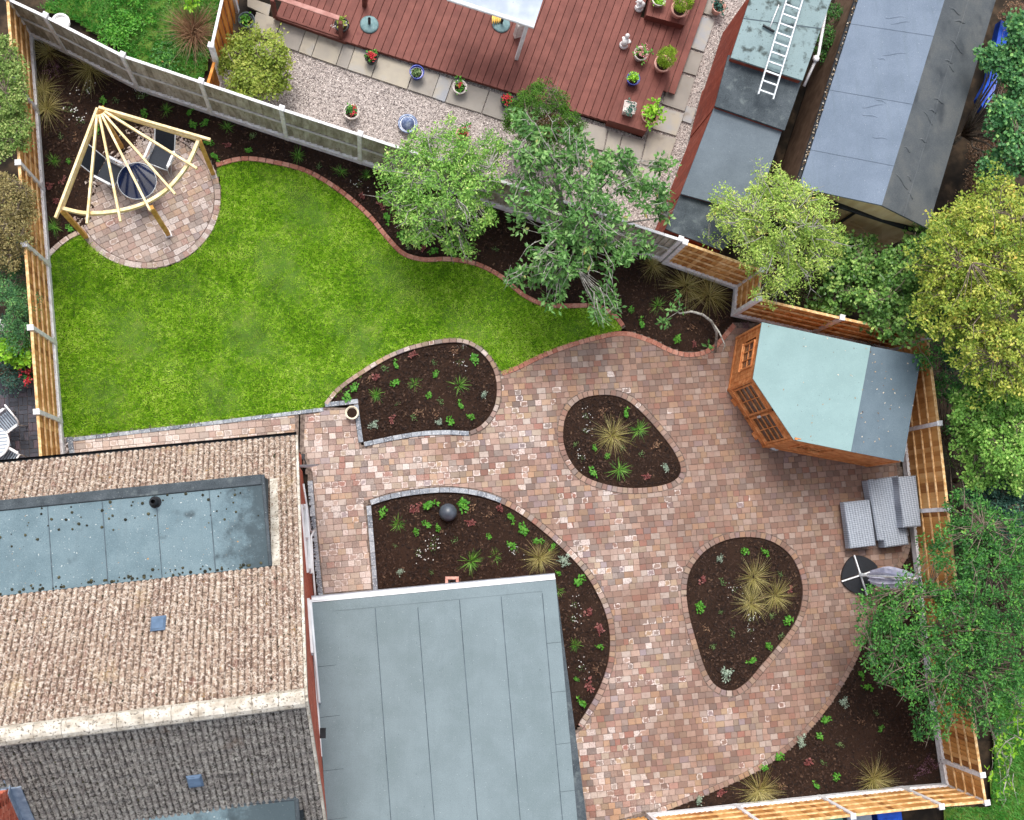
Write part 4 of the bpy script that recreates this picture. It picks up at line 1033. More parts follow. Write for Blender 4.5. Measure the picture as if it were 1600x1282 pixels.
m = MB(); zf = float(on_s(*([uvn(cs[0])[0], 0]))[2])
def sz(p): a, d = uvn(p); return float(on_s(a, d-RD)[2])
for a, b in ((cs[1], cs[0]), (cs[0], cs[3])):
    a3 = np.array([a[0], a[1], sz(a)+.05]); b3 = np.array([b[0], b[1], sz(b)+.05]); nn = (u if b is cs[3] else -v)
    m.beam(a3+nn*.09, b3+nn*.09, .2, .03, up=nS); m.beam(a3+nn*.015+[0, 0, .08], b3+nn*.015+[0, 0, .08], .02, .2)
m.build('lead_flashing', MT['lead'], ch)

# ------------------------------------------------------------------ flat-roofed extension
EX = 2.9
ex = thing('extension', 'flat-roofed house extension with blue-grey felt in long strips', 'extension')
p0, p1, p2, p3 = G(487, 942, EX), G(868, 906, EX), G(921, 1300, EX), G(518, 1310, EX)
# square it up on the front edge
fu = (p1-p0)/np.linalg.norm(p1-p0); fv = np.array([fu[1], -fu[0], 0]); p2 = p1+(G(917, 1282, EX)-p1)*1.08; p3 = p0+(G(515, 1282, EX)-p0)*1.08
Wd = float(np.linalg.norm(p1-p0))
m = MB(); ins = [p0+fu*.1+fv*.12, p1-fu*.1+fv*.12, p2-fu*.1, p3+fu*.1]; m.prism([Vector((p[0], p[1], EX-.12)) for p in ins], 0); m.build('wall', MT['brick_s'], ex)
m = MB(); m.prism([Vector(p) for p in (p0, p1, p2, p3)], EX-.14); ro = m.build('roof', MT['felt_dark'], ex)
for i in range(6):
    a = .42+i*(Wd-.42-.32)/5.0
    b = min(a+(Wd-.74)/5.0, Wd-.32)
    if i == 5: break
    ps = [p0+fu*a+fv*.22, p0+fu*b+fv*.22, p0+fu*b+fv*5.6, p0+fu*a+fv*5.6]; m = MB(); m.prism([Vector((p[0], p[1], EX+.006+.003*(i % 2))) for p in ps], EX-.02); m.build('felt_strip', MT['felt_steel'], ro)
    m = MB(); m.beam(p0+fu*(b)+fv*(.22+random.random()*.1)+[0, 0, .012], p0+fu*(b)+fv*5.6+[0, 0, .012], .014, .008)
    m.build('lap', MT['seam'], ro)
for (a, b, c_, e_) in ((0, .42, .0, 5.6), (Wd-.32, Wd, .0, 5.6)):
    ln = [0, 1.35, 2.4, 3.5, 4.5, 5.6]
    for k in range(5):
        ps = [p0+fu*a+fv*(ln[k]+.004), p0+fu*b+fv*(ln[k]+.004), p0+fu*b+fv*(ln[k+1]-.004), p0+fu*a+fv*(ln[k+1]-.004)]
        m = MB(); m.prism([Vector((p[0], p[1], EX+.012)) for p in ps], EX-.02); m.build('edge_felt', MT['felt_steel'], ro)
ps = [p0+fu*.42+fv*.0, p0+fu*(Wd-.32)+fv*.0, p0+fu*(Wd-.32)+fv*.22, p0+fu*.42+fv*.22]; m = MB(); m.prism([Vector((p[0], p[1], EX+.016)) for p in ps], EX-.02); m.build('edge_felt', MT['felt_steel'], ro)
m = MB(); m.beam(p0-fv*.02+[0, 0, -.08], p1-fv*.02+[0, 0, -.08], .025, .2); m.build('fascia', MT['white'], ex)
m = MB(); a0, a1 = p0-fv*.085+[0, 0, .0], p1-fv*.085+[0, 0, .0]; dn = np.array([0, 0, 1.0])
m.add([tuple(a0+fv*c+dn*s) for c, s in pr[:0]] if False else [], [])
for q in (1.0, .78):
    m.add([tuple(a0+fv*c*q+dn*s*q) for c, s in [(.06*math.cos(t), .06*math.sin(t)) for t in np.linspace(math.pi, 2*math.pi, 7)]]+[tuple(a1+fv*c*q+dn*s*q) for c, s in [(.06*math.cos(t), .06*math.sin(t)) for t in np.linspace(math.pi, 2*math.pi, 7)]], [(i, i+1, 8+i, 7+i) for i in range(6)])
m.build('gutter', MT['white'], ex)
m = MB(); m.beam(p0-fu*.02+[0, 0, .0], p0-fu*.02+fv*3.2, .04, .06); m.build('edge_trim', MT['white'], ex)
dr = G(706, 912, 0)
dn_ = thing('gully_drain', 'square terracotta drain surround with black pipe hole at the extension wall', 'drain')
m = MB(); 
for s in ((-1, 0), (1, 0), (0, -1), (0, 1)): m.box((s[0]*.13, s[1]*.13, .02), (.07 if s[0] else .33, .07 if s[1] else .19, .08), bev=.008)
o = m.build('surround', MT['terra'], dn_); m = MB(); m.lathe((0, 0, -.02), [(.1, 0), (.1, .05), (.07, .05), (.065, 0)], 16); m.build('grate', MT['black'], dn_)
m = MB(); m.tube([(0, .0, .02), (0, -.05, .25), (.02, -.32, .4), (.03, -.36, 2.85)], .03); m.build('downpipe', MT['white'], dn_); dn_.location = (dr[0], dr[1], 0)
ds = thing('door_step', 'white ribbed threshold strip at the end of the paved passage', 'door step')
sa, sb = G(497, 936, .05), G(588, 929, .05)
m = MB(); m.beam(sa, sb, .16, .08, bev=.01); m.build('tread', MT['white'], ds)
m = MB()
for i in range(22): p = sa+(sb-sa)*(i+.5)/22; m.box((p[0], p[1], .095), (.035, .11, .008), math.atan2(sb[1]-sa[1], sb[0]-sa[0]))
m.build('rib', MT['greyplastic'], ds)
# ------------------------------------------------------------------ summerhouse
sh = thing('summerhouse', 'corner summerhouse with mint and grey felt roof, orange timber walls and glazed doors', 'summerhouse')
ZS = 2.0
R1, R2 = G(1360, 541, 2.42), G(1329, 706, 2.42)
ea, eb_, ec = G(1190, 504, ZS), G(1176, 592, ZS), G(1240, 688, ZS)
fa, fb = G(1440, 556, ZS), G(1412, 722, ZS)
nL = np.cross(R2-R1, ea-R1); nL /= np.linalg.norm(nL); nL = nL if nL[2] > 0 else -nL
lp = [R1, GP(1190, 504, R1, nL), GP(1176, 592, R1, nL), GP(1240, 688, R1, nL), R2]
nR = np.cross(R2-R1, fb-R1); nR /= np.linalg.norm(nR); nR = nR if nR[2] > 0 else -nR
rp = [R1, R2, fb, GP(1440, 556, R1, nR)]
def slab_of(pts, t, lift=0.0):
    m = MB(); a = [Vector(p)+Vector((0, 0, lift)) for p in pts]; n = len(a); b = [p-Vector((0, 0, t)) for p in a]
    ar = sum(a[i].x*a[(i+1) % n].y-a[(i+1) % n].x*a[i].y for i in range(n))
    if ar < 0: a = a[::-1]; b = b[::-1]
    m.add(b+a, [tuple(range(n, 2*n)), tuple(range(n))[::-1]]+[(i, (i+1) % n, n+(i+1) % n, n+i) for i in range(n)]); return m
slab_of(lp, .035, .02).build('roof', MT['felt_mint'], sh)
r2 = [p-np.array([0, 0, .012]) for p in rp]; slab_of(r2, .035, 0).build('roof', MT['felt_blue'], sh)
MT['leaflit'] = simple('leaf_litter', [(0, '4a3424'), (.5, '9a8468'), (1, 'd8cdbd')], 30, .9, 'attr', 1.0)
m = MB()
for _ in range(70):
    a_, b_ = random.random(), random.random(); k_ = random.random() < .65
    P_ = [rp[0], rp[1], rp[2], rp[3]] if k_ else [lp[4], lp[0], lp[1], lp[3]]
    p = (P_[0]*(1-a_)+P_[1]*a_)*(1-b_)+(P_[3]*(1-a_)+P_[2]*a_)*b_; z_ = p[2]+(.0 if k_ else .024); r_ = random.uniform(.008, .02)
    m.box((p[0], p[1], z_), (r_*2, r_, .006), random.random()*3, random.random())
tag(m.build('fallen_leaves', MT['leaflit'], sh), kind='stuff')
ctr = sum(lp[1:4])/3*.5+sum(rp[2:4])/2*.5
def inn(p, k=.10): d = ctr-p; d[2] = 0; return p+d/np.linalg.norm(d)*k
foot = [inn(p, .06) for p in (lp[1], lp[2], lp[3], rp[2], rp[3])]
def wallrun(a, b, zt0, zt1, win=None, door=False, bw=.12):
    """clad wall from a to b; win = (s0, s1, z0, z1, columns, rows)"""
    a = np.array([a[0], a[1], 0]); b = np.array([b[0], b[1], 0]); L = np.linalg.norm(b-a); d = (b-a)/L; an = math.atan2(d[1], d[0]); outn = np.array([d[1], -d[0], 0])
    if np.dot(outn, (a+b)/2-ctr*[1, 1, 0]) < 0: outn = -outn
    m = MB(); m.beam(a+[0, 0, .05], b+[0, 0, .05], .05, .1); w_ = m.build('wall', MT['cabin'], sh)
    nb = int(L/bw); bwid = L/nb
    for i in range(nb):
        s = (i+.5)*bwid; zt = zt0+(zt1-zt0)*s/L-.04; p = a+d*s
        segs = [(.08, zt)]
        if win and win[0]-.04 < s < win[1]+.04: segs = [(.08, win[2]), (win[3], zt)]
        for z0, z1 in segs:
            if z1-z0 < .03: continue
            m = MB(); m.box((p[0], p[1], (z0+z1)/2), (bwid-.006, .022, z1-z0), an, bev=.004); m.build('board', MT['cabin'], w_)
    for s in (0, L):
        p = a+d*s; zt = (zt0 if s == 0 else zt1)-.03; m = MB(); m.box((p[0]+outn[0]*.012, p[1]+outn[1]*.012, zt/2), (.06, .05, zt), an); m.build('corner_trim', MT['cabin'], w_)
    if win:
        s0, s1, z0, z1, nc, nr = win; wn = thing('window', None, None) if False else None
        m = MB(); oo = outn*.02
        for s in (s0, s1): m.beam(a+d*s+oo+[0, 0, z0], a+d*s+oo+[0, 0, z1], .045, .05, up=outn)
        for z in (z0, z1): m.beam(a+d*s0+oo*1.1+[0, 0, z], a+d*s1+oo*1.1+[0, 0, z], .05, .045)
        for c_ in range(1, nc): s = s0+(s1-s0)*c_/nc; m.beam(a+d*s+oo+[0, 0, z0], a+d*s+oo+[0, 0, z1], .022, .026, up=outn)
        for r_ in range(1, nr): z = z0+(z1-z0)*r_/nr; m.beam(a+d*s0+oo*.9+[0, 0, z], a+d*s1+oo*.9+[0, 0, z], .026, .022)
        m.beam(a+d*(s0-.04)+outn*.045+[0, 0, z0-.04], a+d*(s1+.04)+outn*.045+[0, 0, z0-.04], .06, .03)
        f = m.build('door' if door else 'window', MT['cabin'], sh)
        for c_ in range(nc):
            for r_ in range(nr):
                m = MB(); ss = s0+(s1-s0)*(c_+.5)/nc; zz = z0+(z1-z0)*(r_+.5)/nr; p = a+d*ss
                m.box((p[0], p[1], zz), ((s1-s0)/nc-.02, .008, (z1-z0)/nr-.02), an); m.build('pane', MT['glassdark'], f)
        return f
A0, A1, A2, A3, A4 = foot
hw = lambda p: float(p[2])
wallrun(A1, A0, hw(lp[2]), hw(lp[1]), (.38, 1.02, .85, 1.62, 3, 2))
Ld = float(np.linalg.norm((A2-A1)[:2]))
d1 = wallrun(A1, (A1+A2)/2, hw(lp[2]), hw(lp[2]), (.07, Ld/2-.05, .42, 1.72, 2, 4), True)
d2 = wallrun((A1+A2)/2, A2, hw(lp[2]), hw(lp[3]), (.05, Ld/2-.07, .42, 1.72, 2, 4), True)
wallrun(A2, A3, hw(lp[3])+.1, hw(rp[2]), (.40, 1.15, .85, 1.55, 4, 2))
for a, b in ((A3, A4), (A4, A0)):
    m = MB(); m.beam([a[0], a[1], .95], [b[0], b[1], .95], .03, 1.85); m.build('wall', MT['cabin'], sh)
md = (A1+A2)/2; dd = (A2-A1)/np.linalg.norm(A2-A1); on = np.array([dd[1], -dd[0], 0]); on = on if np.dot(on, md-ctr) > 0 else -on
m = MB(); m.beam(md+dd*.06+on*.06-[0, 0, md[2]-.95], md+dd*.06+on*.06-[0, 0, md[2]-1.1], .03, .03); m.box((md[0]+dd[0]*.06+on[0]*.05, md[1]+dd[1]*.06+on[1]*.05, 1.02), (.05, .05, .2), bev=.01); m.build('door_handle', MT['alu'], d2)
m = MB()
for s in (-.5, .5): m.box((md[0]+dd[0]*s+on[0]*.05, md[1]+dd[1]*s+on[1]*.05, .03), (.2, .1, .05), math.atan2(dd[1], dd[0]))
m.build('base_bearer', MT['cabin'], sh)
# crumpled silver thing by the door
cv = thing('crumpled_foil', 'crumpled white and silver sheet dropped by the summerhouse doors', 'foil', None, tuple(G(1209, 699, 0)))
m = MB(); m.ball((0, 0, .06), .13, .09, .06, 9, 6, 0, .3); m.ball((-.1, .07, .05), .06, .07, .05, 7, 5, 0, .35); m.build('sheet', MT['alu'], cv)

MT['brownb'] = simple('brown_board', [(0, '5d4a3c'), (.5, '735d4d'), (1, '86705f')], 4, .8, 'obj', .3, bump=.2)
# ------------------------------------------------------------------ garage, top right
ga = thing('garage', 'large garage with pitched pale blue and dark worn felt roof, top right', 'garage')
ZG, ZGR = 2.6, 3.45
q1, q0 = G(1378, 321, ZGR), G(1482, -20, ZGR)
l1, l0 = G(1248, 293, ZG), G(1345, -20, ZG)
r1, r0 = G(1450, 357, ZG), G(1580, -20, ZG)
ux_ = (q0-q1); ux_[2] = 0; ux_ /= np.linalg.norm(ux_)
q0 = q1+ux_*9; l0 = l1+ux_*9; r0 = r1+ux_*9
slab_of([q1, q0, l0, l1], .06).build('roof', MT['felt_garage'], ga)
slab_of([q0, q1, r1, r0], .06, -.004).build('roof', MT['felt_garage2'], ga)
rr = ga.children[-1]
for s in (1.0, 2.6, 4.4, 6.2):
    m = MB(); m.beam(l1+ux_*s+[0, 0, .006], q1+ux_*(s+.02)+[0, 0, .006], .03, .01, up=(0, 0, 1)); m.build('lap', MT['felt_garage'], ga.children[0])
m = MB(); a, b = q1*.55+r1*.45, q0*.55+r0*.45; m.beam(a+[0, 0, .002], b+[0, 0, .002], .02, .01); m.build('lap', MT['felt_garage2'], rr)
# wrinkles in the felt are low folds that lie on it
for sgn, e, tmat, par, cnt in ((1, r1, 'felt_garage2', rr, 20), (-1, l1, 'felt_garage', ga.children[0], 9)):
    m = MB(); nrm_ = np.cross(q0-q1, e-q1); nrm_ /= np.linalg.norm(nrm_); nrm_ = nrm_ if nrm_[2] > 0 else -nrm_
    dn = (e-q1)/np.linalg.norm(e-q1)
    for _ in range(cnt):
        s = random.uniform(.3, 7); t = random.uniform(.02, .5); p = q1*(1-t)+e*t+ux_*s
        dirn = dn*random.uniform(.6, 1)+ux_*random.uniform(-.35, .35); L = random.uniform(.2, .7)
        pts = [p+dirn*L*k/6+ux_*math.sin(k*.9)*.03 for k in range(7)]
        pts = [q-nrm_*np.dot(q-q1, nrm_)-nrm_*.012 for q in pts]
        m.tube(pts, [.012, .022, .028, .03, .028, .022, .012], 8)
    tag(m.build('felt_fold', MT[tmat], par), kind='stuff')
gl = ux_*.12
wl, wr = l1+gl, r1+gl; m = MB()
pts = [wl*[1, 1, 0], wr*[1, 1, 0], wr-[0, 0, .08], q1+gl-[0, 0, .08], wl-[0, 0, .08]]; bk = [p+ux_*.1 for p in pts]
m.add(pts+bk, [(0, 1, 2, 3, 4), (9, 8, 7, 6, 5)]+[(i, i+5, (i+1) % 5+5, (i+1) % 5) for i in range(5)])
MT['tan'] = simple('tan_cladding', [(0, 'c0a078'), (.5, 'd6ba8e'), (1, 'e4cda6')], 5, .7, 'obj', .4, stretch=(1, 1, .2), bump=.2)
gw = m.build('wall', MT['tan'], ga)
L = np.linalg.norm((wr-wl)[:2]); d = (wr-wl)*[1, 1, 0]/L
for i in range(int(ZGR/.14)):
    z = .08+i*.14; half = 0
    if z > ZGR-.2: break
    s0, s1 = 0.02, L-.02
    if z > ZG-.2:
        k = (z-ZG+.2)/(ZGR-ZG+.12); sm_ = np.dot((q1-wl)[:2], d[:2]); s0 = sm_*k; s1 = L-(L-sm_)*k
    if s1-s0 < .1: break
    a = wl*[1, 1, 0]+d*s0-ux_*.018; b = wl*[1, 1, 0]+d*s1-ux_*.018
    m = MB(); m.beam(a+[0, 0, z], b+[0, 0, z], .02, .132, bev=.003); m.build('board', MT['tan'], gw)
m = MB(); m.beam(wl-ux_*.1+[0, 0, -.32], wr-ux_*.1+[0, 0, -.42], .12, .09, bev=.02); m.tube([(wl+wr)/2-ux_*.1+[0, 0, -.37], (wl+wr)/2-ux_*.08+[0, 0, -.6], (wl+wr)/2*[1, 1, 0]-ux_*.06], .04); m.build('gutter', MT['black'], ga)
m = MB(); p = wl*.25+wr*.75-ux_*.03; m.box((p[0], p[1], ZG-.05), (.5, .03, .14), math.atan2(d[1], d[0]), bev=.01); m.build('vent_grille', MT['black'], ga)
m = MB(); a, b = l1*[1, 1, 0]+ux_*.12+d*.12, l0*[1, 1, 0]+d*.12; m.beam(a+[0, 0, 1.25], b+[0, 0, 1.25], .06, 2.5); m.build('wall', MT['brownb'], ga)
m = MB(); a, b = r1*[1, 1, 0]+ux_*.12-d*.12, r0*[1, 1, 0]-d*.12; m.beam(a+[0, 0, 1.25], b+[0, 0, 1.25], .06, 2.5); m.build('wall', MT['brownb'], ga)
m = MB(); m.beam(l1-d*.05+[0, 0, -.06], l0-d*.05+[0, 0, -.06], .09, .08, bev=.02); m.build('gutter', MT['black'], ga)
m = MB()
for _ in range(150):
    s = random.uniform(0, 6); p = l1+ux_*s-d*(.05+random.uniform(-.03, .03)); r_ = random.uniform(.01, .025); m.ball((p[0], p[1], p[2]+.0), r_, r_, r_, 5, 3, random.random(), .3)
MT['leaflit'] = simple('leaf_litter', [(0, '4a3424'), (.5, '9a8468'), (1, 'd8cdbd')], 30, .9, 'attr', 1.0)
tag(m.build('leaf_litter', MT['leaflit'], ga), kind='stuff')
# brown fence between garage and sheds
a, b = g2(1218, 300), g2(1318, -30)
fence('brown_fence', 'plain brown timber fence between the garage and the small flat-roofed sheds', line(a, b, 3), h=1.7, side=1, bmat='brownb', rmat='brownb', pmat='brownb', gb=False, rails=(), bw=.3, group='neighbour fences')

# ------------------------------------------------------------------ row of sheds
ZH = 2.15
def flat_shed(label, quad, z, mat, wallm='redwood', lap=(), lip=None, name='shed', seen=((3, 0),)):
    r = thing(name, label, 'shed', 'sheds in a row at the top'); P = [G(x, y, z) for x, y in quad]
    m = MB(); m.prism([Vector(p) for p in P], z-.06); ro_ = m.build('roof', MT[mat], r)
    c = sum(P)/4; I = [p+(c-p)*[1, 1, 0]*.03 for p in P]
    for i in range(4):
        a, b = I[i]*[1, 1, 0], I[(i+1) % 4]*[1, 1, 0]; L = np.linalg.norm(b-a); d = (b-a)/L
        m = MB(); m.beam(a+[0, 0, .06], b+[0, 0, .06], .03, .1); w_ = m.build('wall', MT[wallm], r)
        n = max(1, int(L/.18)); an = math.atan2(d[1], d[0])
        for k in range(n):
            p = a+d*(k+.5)*L/n; m = MB(); m.box((p[0], p[1], (z-.02)/2+.02), (L/n-.006, .022, z-.1), an, bev=.003); m.build('board', MT[wallm], w_)
    if lip:
        for i in lip: m = MB(); m.beam(P[i]+[0, 0, .005], P[(i+1) % 4]+[0, 0, .005], .05, .02, bev=.005); m.build('roof_trim', MT['greyplastic'], ro_)
    for (i, t) in lap:
        a = P[0]*(1-t)+P[3]*t; b = P[1]*(1-t)+P[2]*t; m = MB(); m.beam(a+[0, 0, .004], b+[0, 0, .004], .02, .008); m.build('lap', MT['seam'], ro_)
    return r, P
flat_shed('tallest red shed with mossy teal felt roof under the ladder', ((1178,-20),(1306,-20),(1254,126),(1142,90)), 2.5, 'felt_old', lap=((0, .45),))
flat_shed('middle shed with dark wet-looking felt roof below the foot of the ladder', ((1138,86),(1258,112),(1226,204),(1117,166)), 2.25, 'felt_dark')
flat_shed('wide shed with grey mineral felt roof and pale edge', ((1118,163),(1224,198),(1180,335),(1064,303)), 2.1, 'felt_grey', lip=(0,))
flat_shed('lowest shed with dark blue-grey roof beside the fence corner', ((1064,303),(1180,335),(1128,392),(1040,358)), 1.95, 'felt_dark')
ld = thing('ladder', 'long white aluminium ladder lying on the teal and dark shed roofs', 'ladder')
la, lb = G(1196, 152, 2.62), G(1250, -30, 2.72); dl = (lb-la)/np.linalg.norm(lb-la); sl = np.array([-dl[1], dl[0], 0])*.19
for s in (-1, 1):
    m = MB(); m.beam(la+sl*s, lb+sl*s, .035, .08, bev=.006); m.build('stile', MT['alu'], ld)
for k in range(14):
    p = la+dl*(.12+k*.25); m = MB(); m.beam(p-sl, p+sl, .045, .03, bev=.006)
    if k < 12: m.build('rung', MT['alu'], ld)
br = thing('broom', 'small broom with pale handle left on the teal shed roof beside the ladder', 'broom')
m = MB(); m.beam(G(1192, 40, 2.56), G(1210, 50, 2.56), .06, .06, bev=.02); m.build('brush_head', MT['black'], br)
m = MB(); m.tube([G(1203, 43, 2.56), G(1217, 8, 2.58)], .014); m.build('handle', MT['conc'], br)
m = MB(); pp = thing('downpipe', 'pale grey pipe lying along the gap between sheds and brown fence', 'pipe'); m.tube([G(1291, 12, 2.3), G(1279, 85, 2.2), G(1256, 135, 1.9)], .04); m.build('pipe', MT['conc'], pp)
m = MB(); m.ball(G(1275, 92, 2.2), .09, .09, .08, 8, 6); m.build('joint', MT['conc'], pp)
m = MB(); b0_ = g2(1150, 20)
# blue sheet beyond the garage
bt = thing('blue_tarpaulin', 'bright blue plastic sheet showing past the far edge of the garage roof', 'tarpaulin')
m = MB()
tp = [(1566,30),(1585,42),(1568,92),(1553,150),(1538,170),(1532,150),(1548,120),(1555,80)]
P = [G(x, y, .6) for x, y in tp]; m.prism([Vector(p+np.array([0, 0, random.uniform(-.1, .1)])) for p in P], .25); m.build('sheet', MT['blueplastic'], bt)

# ------------------------------------------------------------------ neighbour garden
grv = smooth(W([(345,100),(430,45),(540,62),(955,195),(1005,215),(1078,-40),(1195,-40),(1085,290),(1035,400),(795,325),(563,250),(449,212),(330,170)]), .3, True, tuple(range(13)))
sheet('gravel_bed', grv, -.10, MT['gravelbase'], .08)
def stones(P, dens, z, name='gravel', size=(.012, .028), mat='stone'):
    Q = scatter_pts(P, int(abs(area(P))*dens)); n = len(Q); s = RNG.uniform(size[0], size[1], n); a = RNG.uniform(0, 6.28, n)
    V = np.zeros((n, 5, 3))
    for k in range(4):
        t = a+k*np.pi/2; rr_ = s*RNG.uniform(.7, 1.2, n); V[:, k, 0] = Q[:, 0]+np.cos(t)*rr_; V[:, k, 1] = Q[:, 1]+np.sin(t)*rr_; V[:, k, 2] = z
    V[:, 4, 0] = Q[:, 0]+RNG.normal(0, .3, n)*s; V[:, 4, 1] = Q[:, 1]+RNG.normal(0, .3, n)*s; V[:, 4, 2] = z+s*RNG.uniform(.7, 1.3, n)
    b = np.arange(n)[:, None]*5; F = np.stack([np.c_[b+i, b+(i+1) % 4, b+4] for i in range(4)], 1).reshape(-1, 3)
    return tag(link(name, npmesh(name, V.reshape(-1, 3), F, np.repeat(RNG.uniform(0, 1, n), 4)), MT[mat]), kind='stuff')
stones(grv, 1500, -.10)
# paving slabs, each by its outline
SL = []
sx = [(110,270),(265,325),(345,355),(500,410),(570,435),(720,485),(945,560),(1100,610),(1180,640),(1410,710),(1560,762)]
lo_ = [np.array([x/4+400, y/4]) for x, y in sx]; lo_ = [np.array([388.0, 54.0])]+lo_; upv = np.array([12.5, -36.0])
for i in range(len(lo_)-1): SL.append([lo_[i], lo_[i+1], lo_[i+1]+upv, lo_[i]+upv])
SL += [[(386,-5),(424,8),(420,26),(386,10)], [(911,190),(950,201),(943,236),(904,227)], [(904,230),(942,240),(932,262),(900,255)],
       [(951,203),(972,210),(964,243),(944,236)], [(973,211),(1008,220),(1000,257),(965,244)], [(1013,205),(1058,216),(1040,266),(1001,256)],
       [(1031,166),(1070,178),(1057,213),(1018,201)], [(1049,111),(1087,122),(1070,175),(1034,163)], [(1064,74),(1100,84),(1088,119),(1052,108)],
       [(1083,22),(1118,31),(1100,82),(1066,71)], [(1092,-20),(1128,-12),(1119,27),(1085,17)], [(1073,165),(1088,170),(1080,194),(1066,189)],
       [(942,241),(976,252),(970,276),(935,266)], [(978,253),(1006,262),(996,286),(972,277)], [(1008,262),(1036,270),(1026,296),(998,288)]]
for nm in ('slab',):
    base = bpy.data.objects.new('garden_path', None)
mb_ = MB(); c0 = g2(800, 160); mb_.box((c0[0], c0[1], -.12), (.3, .3, .03)); base = mb_.build('garden_path', MT['slab']); tag(base, kind='structure')
for q in SL:
    w_ = [G(x, y, -.03) for x, y in q]; c = sum(w_)/4; w_ = [c+(p-c)*.965 for p in w_]
    m = MB(); m.prism([Vector(p+np.array([0, 0, 0])) for p in w_], -.10); m.build('slab', MT['slab'], base)
# deck
dk = thing('deck', 'large dark red timber deck of long boards across the top garden', 'deck')
e0, e1 = G(537, 64, .15), G(952, 191, .15); df = (e1-e0)/np.linalg.norm(e1-e0); db = G(600, -30, .15)-G(560, 70, .15)
db = np.array([-df[1], df[0], 0]); LD = float(np.linalg.norm(e1-e0))
dirb = G(872, 0, .15)-G(806, 178, .15); dirb /= np.linalg.norm(dirb); print('deck angle', np.degrees(math.atan2(df[1], df[0])), np.degrees(math.atan2(dirb[1], dirb[0])))
bwd = .19; n = int((LD+.0)/bwd); 
for i in range(-1, n+8):
    s = (i+.5)*bwd; st_ = e0+df*s+(dirb*.12 if i < 0 else 0)
    if i > n: st_ = e0+df*s+dirb*(1.25)
    L = 4.2 if i < n else 3.0
    m = MB(); m.beam([0, 0, 0], [L, 0, 0], bwd-.012, .03, bev=.004)
    o = m.build('deck_board', MT['deck'], dk); o.location = (st_[0], st_[1], .135+random.uniform(-.002, .002)); o.rotation_euler = (0, 0, math.atan2(dirb[1], dirb[0]))
m = MB(); m.beam(e0+df*0-[0, 0, .085]+db*.03, e1-[0, 0, .085]+db*.03, .03, .13); m.build('deck_fascia', MT['deck'], dk)
lw = thing('deck', 'lower red deck behind the handrail at the top left of the paved path', 'deck')
f0, f1_ = G(430, 27, .12), G(541, 66, .12); d2_ = (f1_-f0)/np.linalg.norm(f1_-f0); L = np.linalg.norm(f1_-f0)
for i in range(int(L/.17)+2):
    st_ = f0+d2_*(i+.5)*.17; m = MB(); m.beam([0, 0, 0], [3, 0, 0], .16, .03, bev=.004); o = m.build('deck_board', MT['deck'], lw); o.location = (st_[0], st_[1], .11); o.rotation_euler = (0, 0, math.atan2(dirb[1], dirb[0]))
m = MB(); m.beam(f0+[0, 0, -.06], f1_+[0, 0, -.06], .03, .14); m.build('deck_fascia', MT['deck'], lw)
hr = thing('handrail', 'red-brown timber handrail with posts at the edge of the lower deck', 'railing')
def post(px, py, h=.95, w_=.09, par=hr): p = G(px, py, .1); m = MB(); m.box((p[0], p[1], h/2+.05), (w_, w_, h), math.atan2(df[1], df[0]), bev=.008); return m.build('post', MT['deck'], par)
MT['railpink'] = simple('worn_red_rail', [(0, '9a6a62'), (1, 'b48880')], 5, .75)
m = MB(); m.beam(G(432, -4, .98), G(530, 29, .98), .12, .045, bev=.008); m.build('top_rail', MT['railpink'], hr)
post(430, 26); post(533, 60); 
m = MB(); m.beam(G(431, 25, .25), G(531, 58, .25), .05, .08); m.build('bottom_rail', MT['deck'], hr)
po = thing('deck_post', 'stubby red-brown timber post standing on the deck near the teal parasol base', 'post'); post(570, 10, .6, .11, po)
# raised boxes
def deckbox(label, quad, z, h, run=0):
    r = thing('deck_step', label, 'deck step', 'raised red deck boxes'); P = [G(x, y, z) for x, y in quad]
    m = MB(); c = sum(P)/4; m.prism([Vector(c+(p-c)*.985-np.array([0, 0, .02])) for p in P], .0); m.build('riser', MT['deck'], r)
    a, b, c_, d_ = P; n = max(2, int(np.linalg.norm(b-a)/.17))
    for i in range(n):
        t0, t1 = (i+.02)/n, (i+.98)/n; q = [a+(b-a)*t0, a+(b-a)*t1, d_+(c_-d_)*t1, d_+(c_-d_)*t0]; m = MB(); m.prism([Vector(p+np.array([0, 0, .008])) for p in q], z-.02); m.build('deck_board', MT['deck'], r)
deckbox('raised red deck box with four potted plants at its edge, lower right of deck', ((986,90),(1050,110),(1010,206),(950,188)), .42, .3)
deckbox('raised red deck box at the very top with a clipped bush in a pot', ((1022,-30),(1090,-12),(1069,40),(1009,24)), .42, .3)
